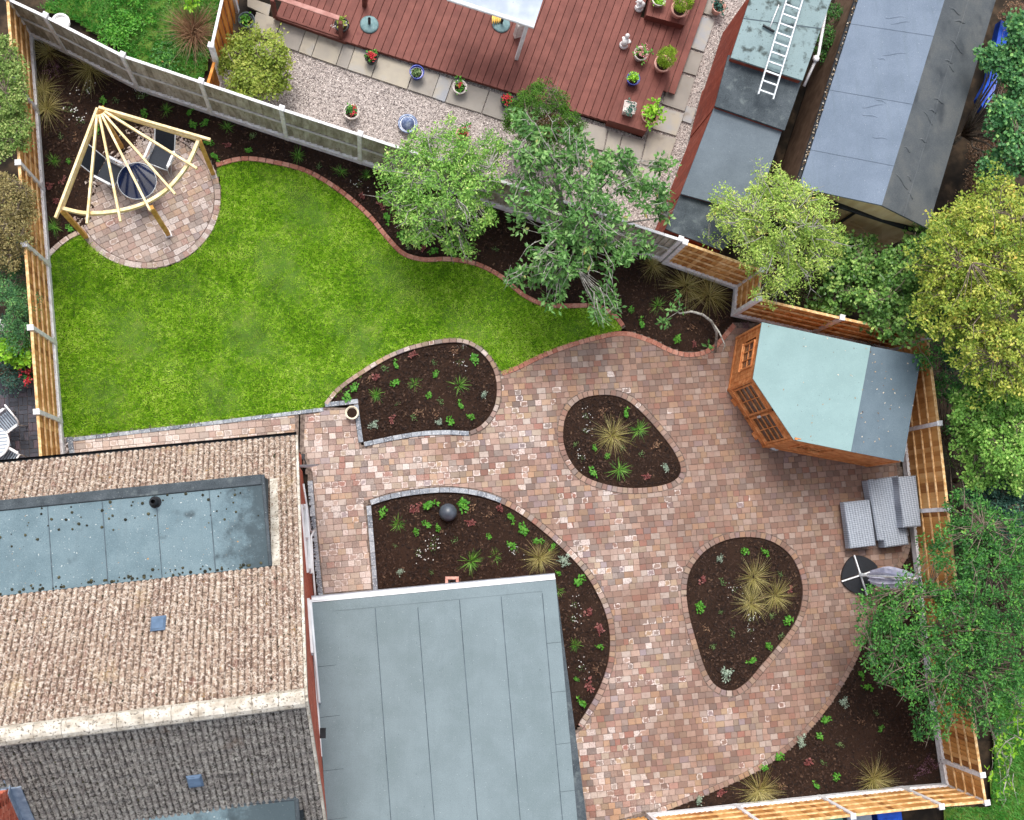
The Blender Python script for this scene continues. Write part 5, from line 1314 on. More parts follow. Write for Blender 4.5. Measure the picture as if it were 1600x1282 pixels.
# white canopy roof
cp = thing('canopy', 'white polycarbonate canopy roof reaching over the deck with a white post', 'canopy')
ca_ = [G(700, -6, 2.3), G(836, 38, 2.3), G(858, -30, 2.42), G(715, -60, 2.42)]
m = MB(); m.prism([Vector(p) for p in ca_], 2.25); m.build('roof', MT['whiteroof'], cp)
m = MB(); m.beam(ca_[0]+[0, 0, -.03]-db*.05, ca_[1]+[0, 0, -.03]-db*.05, .1, .09, bev=.02); m.build('gutter', MT['white'], cp)
m = MB(); b_ = G(807, 92, .15); t_ = G(825, 38, 2.25); m.beam(b_, [b_[0], b_[1], 2.25], .08, .08, up=(1, 0, 0)); m.build('post', MT['white'], cp)
tr_ = thing('garden_trolley', 'white and pink folded trolley standing under the canopy edge', 'trolley')
c = G(808, 58, .15); m = MB(); m.box((c[0], c[1], .55), (.2, .12, .7), D(20), bev=.03); m.box((c[0]+.02, c[1]+.05, .95), (.16, .14, .12), D(20), bev=.03); m.build('body', MT['whitepot'], tr_)
m = MB(); m.tube([(c[0]-.08, c[1], .9), (c[0]-.1, c[1]+.05, 1.1), (c[0]+.1, c[1]+.1, 1.1), (c[0]+.1, c[1]+.05, .9)], .012); m.build('handle', MT['white'], tr_)
# teal parasol bases
for (x, y, lb) in ((577, 39, 'round teal parasol base with black socket on the left of the deck'), (783, 38, 'round teal parasol base with yellow gloves, half under the canopy')):
    p = G(x, y, .16); b = thing('parasol_base', lb, 'parasol base', 'round teal parasol bases on the deck', (p[0], p[1], .152))
    m = MB(); m.lathe((0, 0, 0), [(.225, 0), (.235, .02), (.2, .05), (.12, .075), (.05, .085)], 28); m.build('disc', MT['teal'], b)
    m = MB(); m.lathe((0, 0, .08), [(.035, 0), (.035, .28), (.028, .28), (.028, .02)], 12); m.build('socket', MT['black'], b)
gv = thing('rubber_gloves', 'pair of yellow rubber gloves lying on the teal parasol base', 'gloves', None, tuple(G(776, 30, .27)))
m = MB()
for i in range(5): m.tube([(-.1+i*.045, .05, .02), (-.1+i*.05, -.05-.02*(i % 2), .02), (-.11+i*.055, -.14+.01*i, .0)], [.025, .024, .012], 6)
m.box((0, .08, .015), (.24, .1, .03), bev=.01); m.build('glove', MT['yellow'], gv)
# white figures
def figure(px, py, z, lb, h=.5):
    p = G(px, py, z); r = thing('garden_statue', lb, 'statue', 'white stone figures on the deck', (p[0], p[1], z), random.random()*3)
    m = MB(); m.lathe((0, 0, 0), [(.10, 0), (.12, .04), (.10, .08)], 12); m.build('plinth', MT['statue'], r)
    m = MB(); m.ball((0, 0, .22), .11, .09, .16, 12, 8, 0, .06); m.ball((.06, .03, h-.05), .06, .06, .075, 10, 7, 0, .05); m.tube([(-.02, 0, .25), (.04, .02, h-.12)], [.08, .045], 8)
    for s in (-1, 1): m.tube([(0, .07*s, .3), (.07, .11*s, .22), (.13, .05*s, .2)], [.035, .03, .02], 7)
    m.build('figure', MT['statue'], r)
figure(974, 72, .15, 'pointed white stone figure standing beside the pot of pink flowers'); figure(998, 14, .15, 'white stone figure near the top box, above the other one')

# ------------------------------------------------------------------ foliage
def leaves(C, n, rad, size, flat=.35, ar=.45, up=.55, cl_rnd=.45):
    """n leaves round each centre C; returns arrays"""
    C = np.atleast_2d(C); k = len(C); N = k*n
    c = np.repeat(C, n, 0); cr_ = np.repeat(RNG.uniform(0, 1, k), n)
    rad = np.repeat(np.broadcast_to(rad, (k,)), n)
    d = RNG.normal(0, 1, (N, 3)); d /= np.linalg.norm(d, axis=1)[:, None]; d *= (RNG.uniform(0, 1, N)**.5*rad)[:, None]; d[:, 2] *= flat
    p = c+d
    ax = RNG.normal(0, 1, (N, 3)); ax[:, :2] += d[:, :2]/(rad[:, None]+1e-6)*1.2; ax[:, 2] = ax[:, 2]*.35-.15; ax /= np.linalg.norm(ax, axis=1)[:, None]
    nz = RNG.normal(0, 1, (N, 3))*(1-up)+np.array([0, 0, 1.0])*up; sd = np.cross(nz, ax); sd /= np.linalg.norm(sd, axis=1)[:, None]+1e-9
    s = size*RNG.uniform(.6, 1.25, N)
    V = np.zeros((N, 4, 3)); V[:, 0] = p; V[:, 2] = p+ax*s[:, None]
    mid = p+ax*(s*.5)[:, None]; up_ = np.cross(ax, sd)
    V[:, 1] = mid+sd*(s*ar*.5)[:, None]+up_*(s*.08)[:, None]; V[:, 3] = mid-sd*(s*ar*.5)[:, None]+up_*(s*.08)[:, None]
    rn = np.clip(cr_*cl_rnd+RNG.uniform(0, 1, N)*(1-cl_rnd), 0, 1)
    return V.reshape(-1, 3), np.arange(N*4).reshape(N, 4), rn
def leaf_obj(name, parts, mat, parent):
    V = np.concatenate([p[0] for p in parts]); R_ = np.concatenate([p[2] for p in parts]); F = np.arange(len(V)).reshape(-1, 4)
    return link(name, npmesh(name, V, F, R_), LM[mat], parent)
def blades_geo(n, L, spread, wd, droop=.5, base_r=.03, up=.8):
    """arching blades from the origin: 3 quads-ish each -> V, F (quads)"""
    a = RNG.uniform(0, 2*np.pi, n); Ls = L*RNG.uniform(.55, 1.1, n); el = RNG.uniform(up-.45, up+.35, n)
    V = np.zeros((n, 8, 3)); b0_ = np.c_[np.cos(a), np.sin(a), np.zeros(n)]; sd = np.c_[-np.sin(a), np.cos(a), np.zeros(n)]
    org = b0_*(RNG.uniform(0, 1, n)*base_r)[:, None]+RNG.normal(0, base_r*.4, (n, 3))*[1, 1, 0]
    for k, t in enumerate((0, .35, .7, 1.0)):
        h = Ls*(np.sin(el)*t-droop*t*t*.8*np.cos(el)*.8); r_ = Ls*np.cos(el)*t*spread*(1+.3*t)
        w_ = wd*(1-.8*t); p = org+b0_*r_[:, None]; p[:, 2] = np.maximum(h, .01*t)
        V[:, 2*k] = p-sd*w_; V[:, 2*k+1] = p+sd*w_
    b = np.arange(n)[:, None]*8; F = np.stack([np.c_[b+2*i, b+2*i+1, b+2*i+3, b+2*i+2] for i in range(3)], 1).reshape(-1, 4)
    return V.reshape(-1, 3), F, np.repeat(RNG.uniform(0, 1, n), 3)

def tree(name, label, cat, blobs, mat, n_clu, n_leaf, size, crad=.28, bark='bark', base=None, limbs=16, twigs=1, group='garden trees', ar=.45, up=.55, fill=.45, h0=0.0, thick=.07, flat=.45, bare=0, loose=.25):
    """blobs: (px, py, z, horizontal radius m, vertical radius m)"""
    C = []; wts = np.array([b[3]**2 for b in blobs]); wts = wts/wts.sum()
    cs = [(G(b[0], b[1], b[2]), b[3], b[4]) for b in blobs]
    for (c, rh, rv), w_ in zip(cs, wts):
        k = max(3, int(n_clu*w_)); d = RNG.normal(0, 1, (k, 3)); d /= np.linalg.norm(d, axis=1)[:, None]
        d[:, 2] = np.where(RNG.uniform(0, 1, k) < .7, np.abs(d[:, 2]), d[:, 2]); d *= (RNG.uniform(fill, 1.0, k)**.7*np.where(RNG.uniform(0, 1, k) < loose, RNG.uniform(1.0, 1.35, k), 1.0))[:, None]
        C.append(c+d*[rh, rh, rv])
    C = np.concatenate(C); C = C[C[:, 2] > h0+.15]
    mean = C.mean(0)
    if base is None: base = (mean[0], mean[1])
    root = thing(name, label, cat, group, (base[0], base[1], h0))
    off = np.array([base[0], base[1], h0]); Cl = C-off
    V, F, R_ = leaves(Cl, n_leaf, crad*RNG.uniform(.45, 1.25, len(Cl)), size, flat, ar, up)
    leaf_obj('crown', [(V, F, R_)], mat, root)
    m = MB(); hz = max(.3, (mean[2]-h0)*.28)
    m.tube([(0, 0, -.05), (.02, .01, hz*.5), (0, .03, hz)], [thick*1.25, thick, thick*.85], 8)
    idx = RNG.permutation(len(Cl))[:limbs]; pts_all = []
    for i in idx:
        t = Cl[i]; st_ = np.array([0, .03, hz]); pts = []
        for k in range(6):
            s = k/5; p = st_*(1-s)+t*s; p[2] += math.sin(s*math.pi)*.18; p += RNG.normal(0, .035, 3)*(0 < s < 1); pts.append(p)
        m.tube(pts, [thick*.55*(1-.8*k/5) for k in range(6)], 5); pts_all += pts[2:]
    A = np.array(pts_all)
    if twigs and len(A):
        for i in range(0, len(Cl), max(1, twigs)):
            t = Cl[i]; j = np.argmin(np.linalg.norm(A-t, axis=1)); s_ = A[j]; mid = (s_+t)/2+RNG.normal(0, .04, 3)
            m.tube([s_, mid, t+np.array([0, 0, .03])], [.014, .009, .004], 4, cap=False)
    for _ in range(bare):
        i = RNG.integers(len(Cl)); t = Cl[i]; c = Cl.mean(0); d = (t-c)*[1, 1, .6]; d = d/(np.linalg.norm(d)+1e-6)
        t = t+[0, 0, .16]; pts = [t-d*.35, t-d*.1+RNG.normal(0, .04, 3), t+d*.15+RNG.normal(0, .05, 3), t+d*.35+RNG.normal(0, .06, 3)]; m.tube(pts, [.014, .011, .007, .003], 4)
        for q in (1, 2): m.tube([pts[q], pts[q]+RNG.normal(0, .12, 3)], [.007, .002], 4)
    m.build('trunk', MT[bark], root)
    return root
tree('garden_tree', 'light green feathery young tree over the grey fence, left of the larger one', 'tree',
     [(690,305,2.3,.95,.9),(635,270,2.3,.6,.5),(745,262,2.4,.65,.6),(700,235,2.5,.55,.5),(745,340,2.1,.45,.5),(655,350,2.0,.5,.5),(715,385,1.6,.35,.4),(618,300,2.1,.4,.4),(770,230,2.3,.35,.3),(655,228,2.4,.3,.3)], 'ash', 400, 40, .08, .2, bare=30, thick=.05, up=.4, loose=.4)
tree('garden_tree', 'larger garden tree with big drooping leaves and bare grey twigs, centre top', 'tree',
     [(905,330,3.0,.9,.8),(835,235,3.0,.6,.5),(825,310,2.8,.55,.5),(960,265,3.1,.55,.5),(1010,315,3.0,.5,.4),(870,400,2.6,.65,.6),(945,400,2.6,.6,.5),(935,475,2.1,.4,.35),(825,430,2.1,.4,.35),(990,380,2.6,.35,.3),(900,240,3.2,.45,.4),(1035,262,2.9,.25,.15),(1035,335,2.8,.2,.15),(865,460,2.2,.3,.3),(815,195,2.7,.25,.2)], 'cherry', 300, 26, .14, .19, limbs=30, bare=70, thick=.08, ar=.5, up=.45, flat=.7, loose=.4)
tree('ash_tree', 'pale yellow-green tree beside the low dark shed, left of the garage wall', 'tree',
     [(1200,350,2.9,1.0,.9),(1150,345,2.8,.6,.5),(1210,300,3.1,.6,.5),(1255,330,2.9,.65,.6),(1200,420,2.4,.75,.7),(1260,400,2.5,.6,.6),(1130,310,2.9,.35,.3),(1290,380,2.3,.5,.4)], 'pale', 430, 42, .07, .2, loose=.4, bare=24, thick=.05, group='trees beyond the fences')
tree('bramble_thicket', 'mid green bramble mass heaped over the fence behind the summerhouse', 'bramble',
     [(1330,430,1.7,.7,.5),(1380,450,2.0,.8,.6),(1430,420,2.2,.7,.6),(1400,500,2.0,.6,.5),(1440,480,2.1,.6,.5),(1450,380,2.3,.5,.4),(1300,400,1.8,.5,.4),(1350,395,1.8,.4,.3),(1370,500,1.9,.35,.35),(1300,470,1.3,.5,.4)], 'ivy', 480, 28, .1, .18, loose=.5, bark='barkd', group='bushes beyond the fences', ar=.8, limbs=20, bare=10, thick=.03)
tree('golden_tree', 'big golden-green tree turning yellow at the right edge', 'tree',
     [(1500,420,4.0,1.2,.8),(1560,470,4.4,1.2,.9),(1545,390,4.2,1.0,.8),(1480,490,3.6,.8,.7),(1540,560,3.8,.9,.7),(1590,400,4.4,.9,.8),(1590,560,4.2,.9,.7),(1500,360,3.6,.7,.5),(1560,320,3.8,.7,.5),(1465,430,3.4,.5,.4)], 'gold', 900, 40, .085, .2, bark='barkd', group='trees beyond the fences', thick=.09, ar=.55, loose=.45, bare=30)
tree('low_scrub', 'low ragged green scrub on the bank along the right side of the garage', 'scrub',
     [(1530,330,1.0,.5,.3),(1510,370,1.0,.45,.3),(1480,400,1.2,.35,.3),(1555,270,1.0,.45,.3),(1575,200,.9,.4,.3),(1590,110,.9,.4,.3),(1480,370,1.3,.3,.2)], 'ivy', 170, 24, .09, .18, bark='barkd', group='bushes beyond the fences', loose=.6, bare=30, thick=.02)
tree('mixed_scrub', 'ragged mixed green scrub filling the gap between the golden tree and the corner fence post', 'scrub',
     [(1480,530,2.4,.5,.4),(1510,590,2.3,.5,.4),(1460,500,2.4,.4,.3),(1550,640,2.5,.6,.4),(1500,660,1.9,.4,.3),(1590,700,2.2,.5,.4),(1440,560,2.1,.25,.2),(1470,610,1.7,.3,.2),(1520,840,2.2,.5,.3),(1580,880,2.4,.5,.3)], 'deep', 330, 30, .08, .19, bark='barkd', group='bushes beyond the fences', loose=.55, bare=36, thick=.03)
tree('green_tree', 'dense green tree overhanging the top right corner beside the garage', 'tree',
     [(1580,105,3.6,.45,.4),(1605,60,3.8,.5,.5),(1600,140,3.6,.4,.4),(1545,90,3.5,.28,.2),(1565,185,3.4,.45,.4),(1598,235,3.4,.6,.5),(1550,265,3.0,.25,.25)], 'maple', 300, 36, .1, .22, bark='barkd', group='trees beyond the fences', ar=.75)
tree('leafy_shrub', 'small glossy green tree between the golden crown and the right fence', 'shrub',
     [(1530,640,2.8,.7,.6),(1570,690,3.0,.8,.6),(1590,620,3.2,.7,.6),(1510,690,2.3,.4,.4),(1560,600,3.0,.5,.4),(1510,640,2.4,.3,.3),(1530,730,2.2,.5,.4),(1590,740,2.6,.5,.4)], 'ash', 430, 40, .08, .2, bark='barkd', group='bushes beyond the fences', ar=.7)
tree('dark_shrub', 'blue-green ferny shrub in shadow outside the right-hand fence', 'shrub',
     [(1560,770,1.9,.6,.5),(1590,800,2.0,.6,.5),(1530,770,1.7,.4,.3),(1560,830,1.9,.5,.4),(1500,560,1.4,.4,.3),(1510,600,1.4,.4,.3)], 'blue', 300, 40, .075, .2, bark='barkd', group='bushes beyond the fences')
tree('overhanging_tree', 'wide deep green tree leaning over the fence and parasol, lower right', 'tree',
     [(1430,960,2.7,.9,.6),(1480,1000,3.0,1.1,.8),(1540,930,3.2,1.1,.8),(1560,1020,3.2,1.1,.8),(1430,1040,2.7,.8,.6),(1390,1000,2.5,.6,.4),(1370,950,2.4,.45,.35),(1500,860,3.0,.8,.6),(1570,850,3.1,.8,.6),(1460,1100,2.6,.55,.5),(1540,1090,2.9,.8,.6),(1380,1040,2.3,.4,.3),(1440,1130,2.1,.35,.3),(1510,800,2.7,.55,.4),(1350,990,2.2,.3,.2)], 'deep', 820, 36, .08, .2, bark='barkd', group='trees beyond the fences', thick=.09, bare=60, ar=.5, base=G(1520, 960, 0)[:2], loose=.45)
tree('yellowing_sapling', 'thin bare-stemmed sapling with few yellow leaves outside the lower right fence', 'sapling',
     [(1590,1120,1.5,.45,.3),(1575,1160,1.2,.5,.2),(1570,1210,1.0,.4,.1),(1595,1080,1.8,.4,.3)], 'lime', 22, 12, .11, .16, group='trees beyond the fences', limbs=14, thick=.025, ar=.6, bare=10)
tree('hedge', 'tall yellow-green hedge bush outside the top of the left fence', 'hedge',
     [(6,110,2.2,.45,.5),(8,170,2.1,.45,.5),(6,215,2.0,.45,.5),(22,150,2.1,.32,.4),(24,205,2.0,.3,.35),(4,80,2.1,.3,.4)], 'hedge', 300, 44, .06, .18, bark='barkd', group='bushes beyond the left fence', ar=.6, thick=.04)
tree('hedge', 'brownish dry-looking bush outside the left fence below the hedge', 'hedge',
     [(14,310,2.1,.5,.5),(20,360,2.0,.5,.5),(30,330,2.0,.35,.4),(10,400,1.8,.4,.4)], 'dry', 230, 44, .055, .17, bark='barkd', group='bushes beyond the left fence', ar=.55, thick=.04)
tree('fern_shrub', 'soft blue-green feathery shrub outside the left fence beside the lawn', 'shrub',
     [(30,470,1.4,.4,.5),(34,500,1.3,.4,.4),(12,440,1.2,.5,.4),(28,525,1.1,.35,.3)], 'maple', 170, 50, .05, .16, bark='barkd', group='bushes beyond the left fence', thick=.03)
tree('lime_shrub', 'bright lime-green young shrub above the red flowers outside the left fence', 'shrub',
     [(26,552,.9,.34,.2),(14,544,.8,.2,.15),(36,560,.8,.2,.15)], 'lime', 34, 14, .12, .12, bark='barkd', group='bushes beyond the left fence', ar=.65, thick=.02, limbs=8)
tree('dark_groundcover_bush', 'low dark green bush in shadow at the far left edge', 'bush',
     [(5,520,.5,.5,.3),(20,580,.4,.45,.25),(8,560,.4,.5,.3),(12,420,.6,.5,.3)], 'blue', 150, 30, .06, .16, bark='barkd', group='bushes beyond the left fence', thick=.02)
tree('spotted_laurel', 'yellow-green variegated bush beside the orange fence in the gravel garden', 'bush',
     [(375,88,1.0,.42,.4),(362,112,.9,.34,.3),(410,80,1.1,.5,.4),(390,125,1.0,.5,.4),(415,120,.9,.45,.4),(372,140,.8,.28,.3),(440,95,.8,.25,.3),(430,130,.6,.3,.2)], 'yellowish', 260, 36, .075, .17, bark='barkd', group='neighbour bushes', ar=.6, thick=.03)
cf = tree('conifer', 'rounded dark green conifer with brown hollow centre by the deck corner', 'conifer',
     [(845,175,1.6,.62,.5),(815,190,1.4,.4,.5),(880,200,1.5,.4,.4),(850,230,1.3,.4,.4)], 'conifer', 330, 60, .05, .13, bark='barkd', group='neighbour bushes', fill=.85, thick=.05, bare=6)
tree('ornamental_thicket', 'dark weedy growth with white blossoms in the gap beside the brown fence', 'weeds',
     [(1300,20,1.0,.25,.3),(1290,60,1.0,.25,.3),(1283,85,.9,.2,.2)], 'deep', 60, 30, .06, .15, bark='barkd', group='bushes beyond the fences', thick=.02)
tree('undergrowth', 'brown and green undergrowth down the bank beside the garage', 'undergrowth',
     [(1530,300,.8,.5,.2),(1510,330,.7,.4,.2),(1560,220,.8,.4,.2),(1570,170,.7,.3,.2),(1490,380,.8,.5,.2),(1540,250,.7,.5,.2),(1585,130,.7,.4,.2),(1590,30,.8,.4,.2)], 'dead', 380, 30, .06, .22, bark='barkd', group='bushes beyond the fences', thick=.02)
tree('undergrowth', 'shaded tangle of bramble and twigs just outside the right fence corner', 'undergrowth',
     [(1490,560,.8,.4,.2),(1500,620,.6,.5,.2),(1520,740,.5,.3,.2),(1250,460,.5,.5,.2),(1490,720,.4,.3,.2)], 'ivy', 70, 26, .06, .22, bark='barkd', group='bushes beyond the fences', thick=.02, limbs=30, bare=20)
V, F, R_ = leaves((np.array([G(850, 195, 1.95)]*26)+RNG.normal(0, 1, (26, 3))*[.2, .16, .08])-np.array(cf.location), 30, .1, .05, .5, .5, .4); leaf_obj('crown', [(V, F, R_)], 'confbrown', cf)
# bare curved branch by the summerhouse, with its few leaves
bt_ = thing('twisted_sapling', 'bare pale curved sapling arching over the dark corner bed near the summerhouse', 'sapling')
m = MB(); pl = [(1118,550,.0),(1120,520,.9),(1112,503,1.3),(1098,492,1.6),(1080,487,1.8),(1062,490,1.9),(1055,484,2.0)]
m.tube([G(*q) for q in pl], [.035, .034, .034, .032, .028, .02, .01], 7)
m.tube([G(1116, 508, 1.2), G(1124, 520, 1.3), G(1133, 540, 1.2), G(1135, 545, 1.1)], [.024, .02, .012, .005], 6); m.tube([G(1133, 538, 1.2), G(1128, 552, 1.1)], [.01, .004], 5)
for q in ((1062,468,2.0),(1045,486,2.0),(1040,500,1.9),(1066,483,2.0)): m.tube([G(1060, 487, 1.9), (G(1060, 487, 1.9)+G(*q))/2+[0, 0, .05], G(*q)], [.012, .008, .004], 5)
m.build('trunk', MT['bark'], bt_)
V, F, R_ = leaves([G(1060, 463, 2.05), G(1047, 482, 2.0), G(1064, 482, 2.0), G(1040, 503, 1.9), G(1107, 542, .6), G(1034, 504, 1.8)], 12, .1, .12, .5, .5, .6); leaf_obj('crown', [(V, F, R_)], 'cherry', bt_)

# ------------------------------------------------------------------ rough grass outside
RG = [smooth(W([(100,-10),(345,-10),(330,70),(316,122),(218,120),(190,75),(106,25),(60,10)]), .4, True, tuple(range(8))), smooth(W([(1560,1060),(1660,1000),(1660,1340),(1480,1340),(1480,1262),(1550,1262)]), .4, True, tuple(range(6)))]
for P in RG:
    soil('rough_lawn', P, -.08, .03, .0, .14, 'lawnbase', .02); blades('rough_grass', P, 1900, (.05, .13), .011, -.07, 'rough')
m = thing('stone_ring', 'white-rimmed round stone half hidden in rough grass behind the grey fence', 'stone')
p = G(96, 36, 0); q = MB(); q.lathe((p[0], p[1], -.05), [(.2, 0), (.22, .12), (.17, .14), (.15, .08)], 18); q.build('rim', MT['conc'], m)

dg = thing('dead_grass_clump', 'tawny dead clump in the rough grass beside the orange fence', 'dead plant', None, tuple(G(302, 52, 0)*[1, 1, 0]))
V, F, R_ = blades_geo(420, .9, .8, .006, .5, .16, .9); LMd = link('blades', npmesh('blades', V, F, R_), LM['dead'], dg)
sfw = thing('yellow_flowering_weed', 'pale yellow-green flowering weed standing in the rough grass at the very top', 'weed', None, tuple(G(304, 18, 0)*[1, 1, 0]))
V, F, R_ = leaves(RNG.normal(0, .12, (10, 3))+[0, 0, .6], 12, .1, .11, .6, .6, .6); leaf_obj('foliage', [(V, F, R_)], 'lime', sfw)
m = MB(); m.tube([(0, 0, 0), (.03, 0, .6)], .012); m.build('stem', MT['barkd'], sfw)
for (x, y, r0_, lb) in ((205, 35, .35, 'broad-leaved weed tuft in the rough grass near the middle'), (265, 100, .45, 'dark low shrubby weeds in the rough grass against the grey fence'), (180, 62, .3, 'small pale weed patch in the rough grass close to the grey fence')):
    wd_ = thing('weed_patch', lb, 'weeds', 'weeds in the rough grass', tuple(G(x, y, 0)*[1, 1, 0]))
    V, F, R_ = leaves(RNG.normal(0, r0_*.6, (30, 3))*[1, 1, .1]+[0, 0, .12], 14, .12, .09, .5, .45, .6); leaf_obj('foliage', [(V, F, R_)], 'fresh' if r0_ < .4 else 'deep', wd_)

# ------------------------------------------------------------------ small plants
def proto_leafy(mat='fresh', n=26, s=.085, r=.12, h=.12):
    parts = []
    for k in range(6):
        a = RNG.uniform(0, 6.28); rr_ = r*RNG.uniform(.2, .9); parts.append(leaves([[math.cos(a)*rr_, math.sin(a)*rr_, h*RNG.uniform(.5, 1.1)]], n//6+2, r*.45, s, .5, .6, .7))
    return parts
def bits(pts, size):
    V = []
    for p in pts:
        a = RNG.uniform(0, 6.28); c, s = math.cos(a)*size, math.sin(a)*size
        V += [[p[0]-c, p[1]-s, p[2]], [p[0]+s, p[1]-c, p[2]], [p[0]+c, p[1]+s, p[2]], [p[0]-s, p[1]+c, p[2]]]
    V = np.array(V); return V, None, RNG.uniform(0, 1, len(V)//4)
def mesh_of(parts, mat, name):
    V = np.concatenate([p[0] for p in parts]); R_ = np.concatenate([p[2] for p in parts]); me = npmesh(name, V, np.arange(len(V)).reshape(-1, 4), R_); me.materials.append(LM[mat]); return me
def bl(n, L, spread, wd, droop, up=.8, br_=.03):
    V, F, R_ = blades_geo(n, L, spread, wd, droop, br_, up); VV = V[F.ravel()]; return VV, None, R_
KIND = {
 'L': ('leafy_perennial', 'plant', 'bright green leafy perennial', [('foliage', 'fresh', lambda: proto_leafy())]),
 'G': ('grass_tuft', 'grass tuft', 'spiky green grass tuft', [('blades', 'spike', lambda: [bl(60, .25, .9, .005, .5)])]),
 'O': ('ornamental_grass', 'ornamental grass', 'straw-coloured fountain grass', [('blades', 'straw', lambda: [bl(190, .78, .85, .0038, .75, .85, .09)]), ('seed_head', 'dead', lambda: [bl(10, .68, .9, .006, .4, .8, .05)])]),
 'H': ('heuchera', 'plant', 'dull red-leaved heuchera', [('foliage', 'red', lambda: proto_leafy(n=30, s=.07, r=.11, h=.08))]),
 'S': ('silver_shrublet', 'plant', 'silvery grey mound plant', [('foliage', 'silver', lambda: [leaves(RNG.normal(0, .05, (14, 3))*[1, 1, .5]+[0, 0, .08], 9, .05, .055, .8, .4, .4)])]),
 'W': ('white_flowering_plant', 'flowering plant', 'wispy plant dotted with white flowers', [('foliage', 'dull', lambda: [leaves([[0, 0, .07]], 26, .12, .05, .5, .4, .5)]), ('flowers', 'petal', lambda: [bits(np.c_[RNG.normal(0, .13, 12), RNG.normal(0, .13, 12), RNG.uniform(.12, .28, 12)], .016)])]),
 'D': ('young_plant', 'plant', 'small sparse dull green plant', [('foliage', 'dull', lambda: [leaves([[0, 0, .05], [.05, .03, .07], [-.04, .04, .05]], 9, .07, .06, .5, .45, .6)])]),
 'P': ('purple_shrub', 'shrub', 'airy purple-leaved shrub', [('foliage', 'purple', lambda: [leaves(RNG.normal(0, .16, (26, 3))*[1, 1, .5]+[0, 0, .3], 10, .08, .05, .8, .5, .4)])]),
 'X': ('withered_plant', 'plant', 'withered brown low plant', [('foliage', 'dead', lambda: [leaves([[0, 0, .05], [.06, -.02, .05], [-.06, .03, .06]], 10, .08, .06, .5, .45, .6)])]),
}
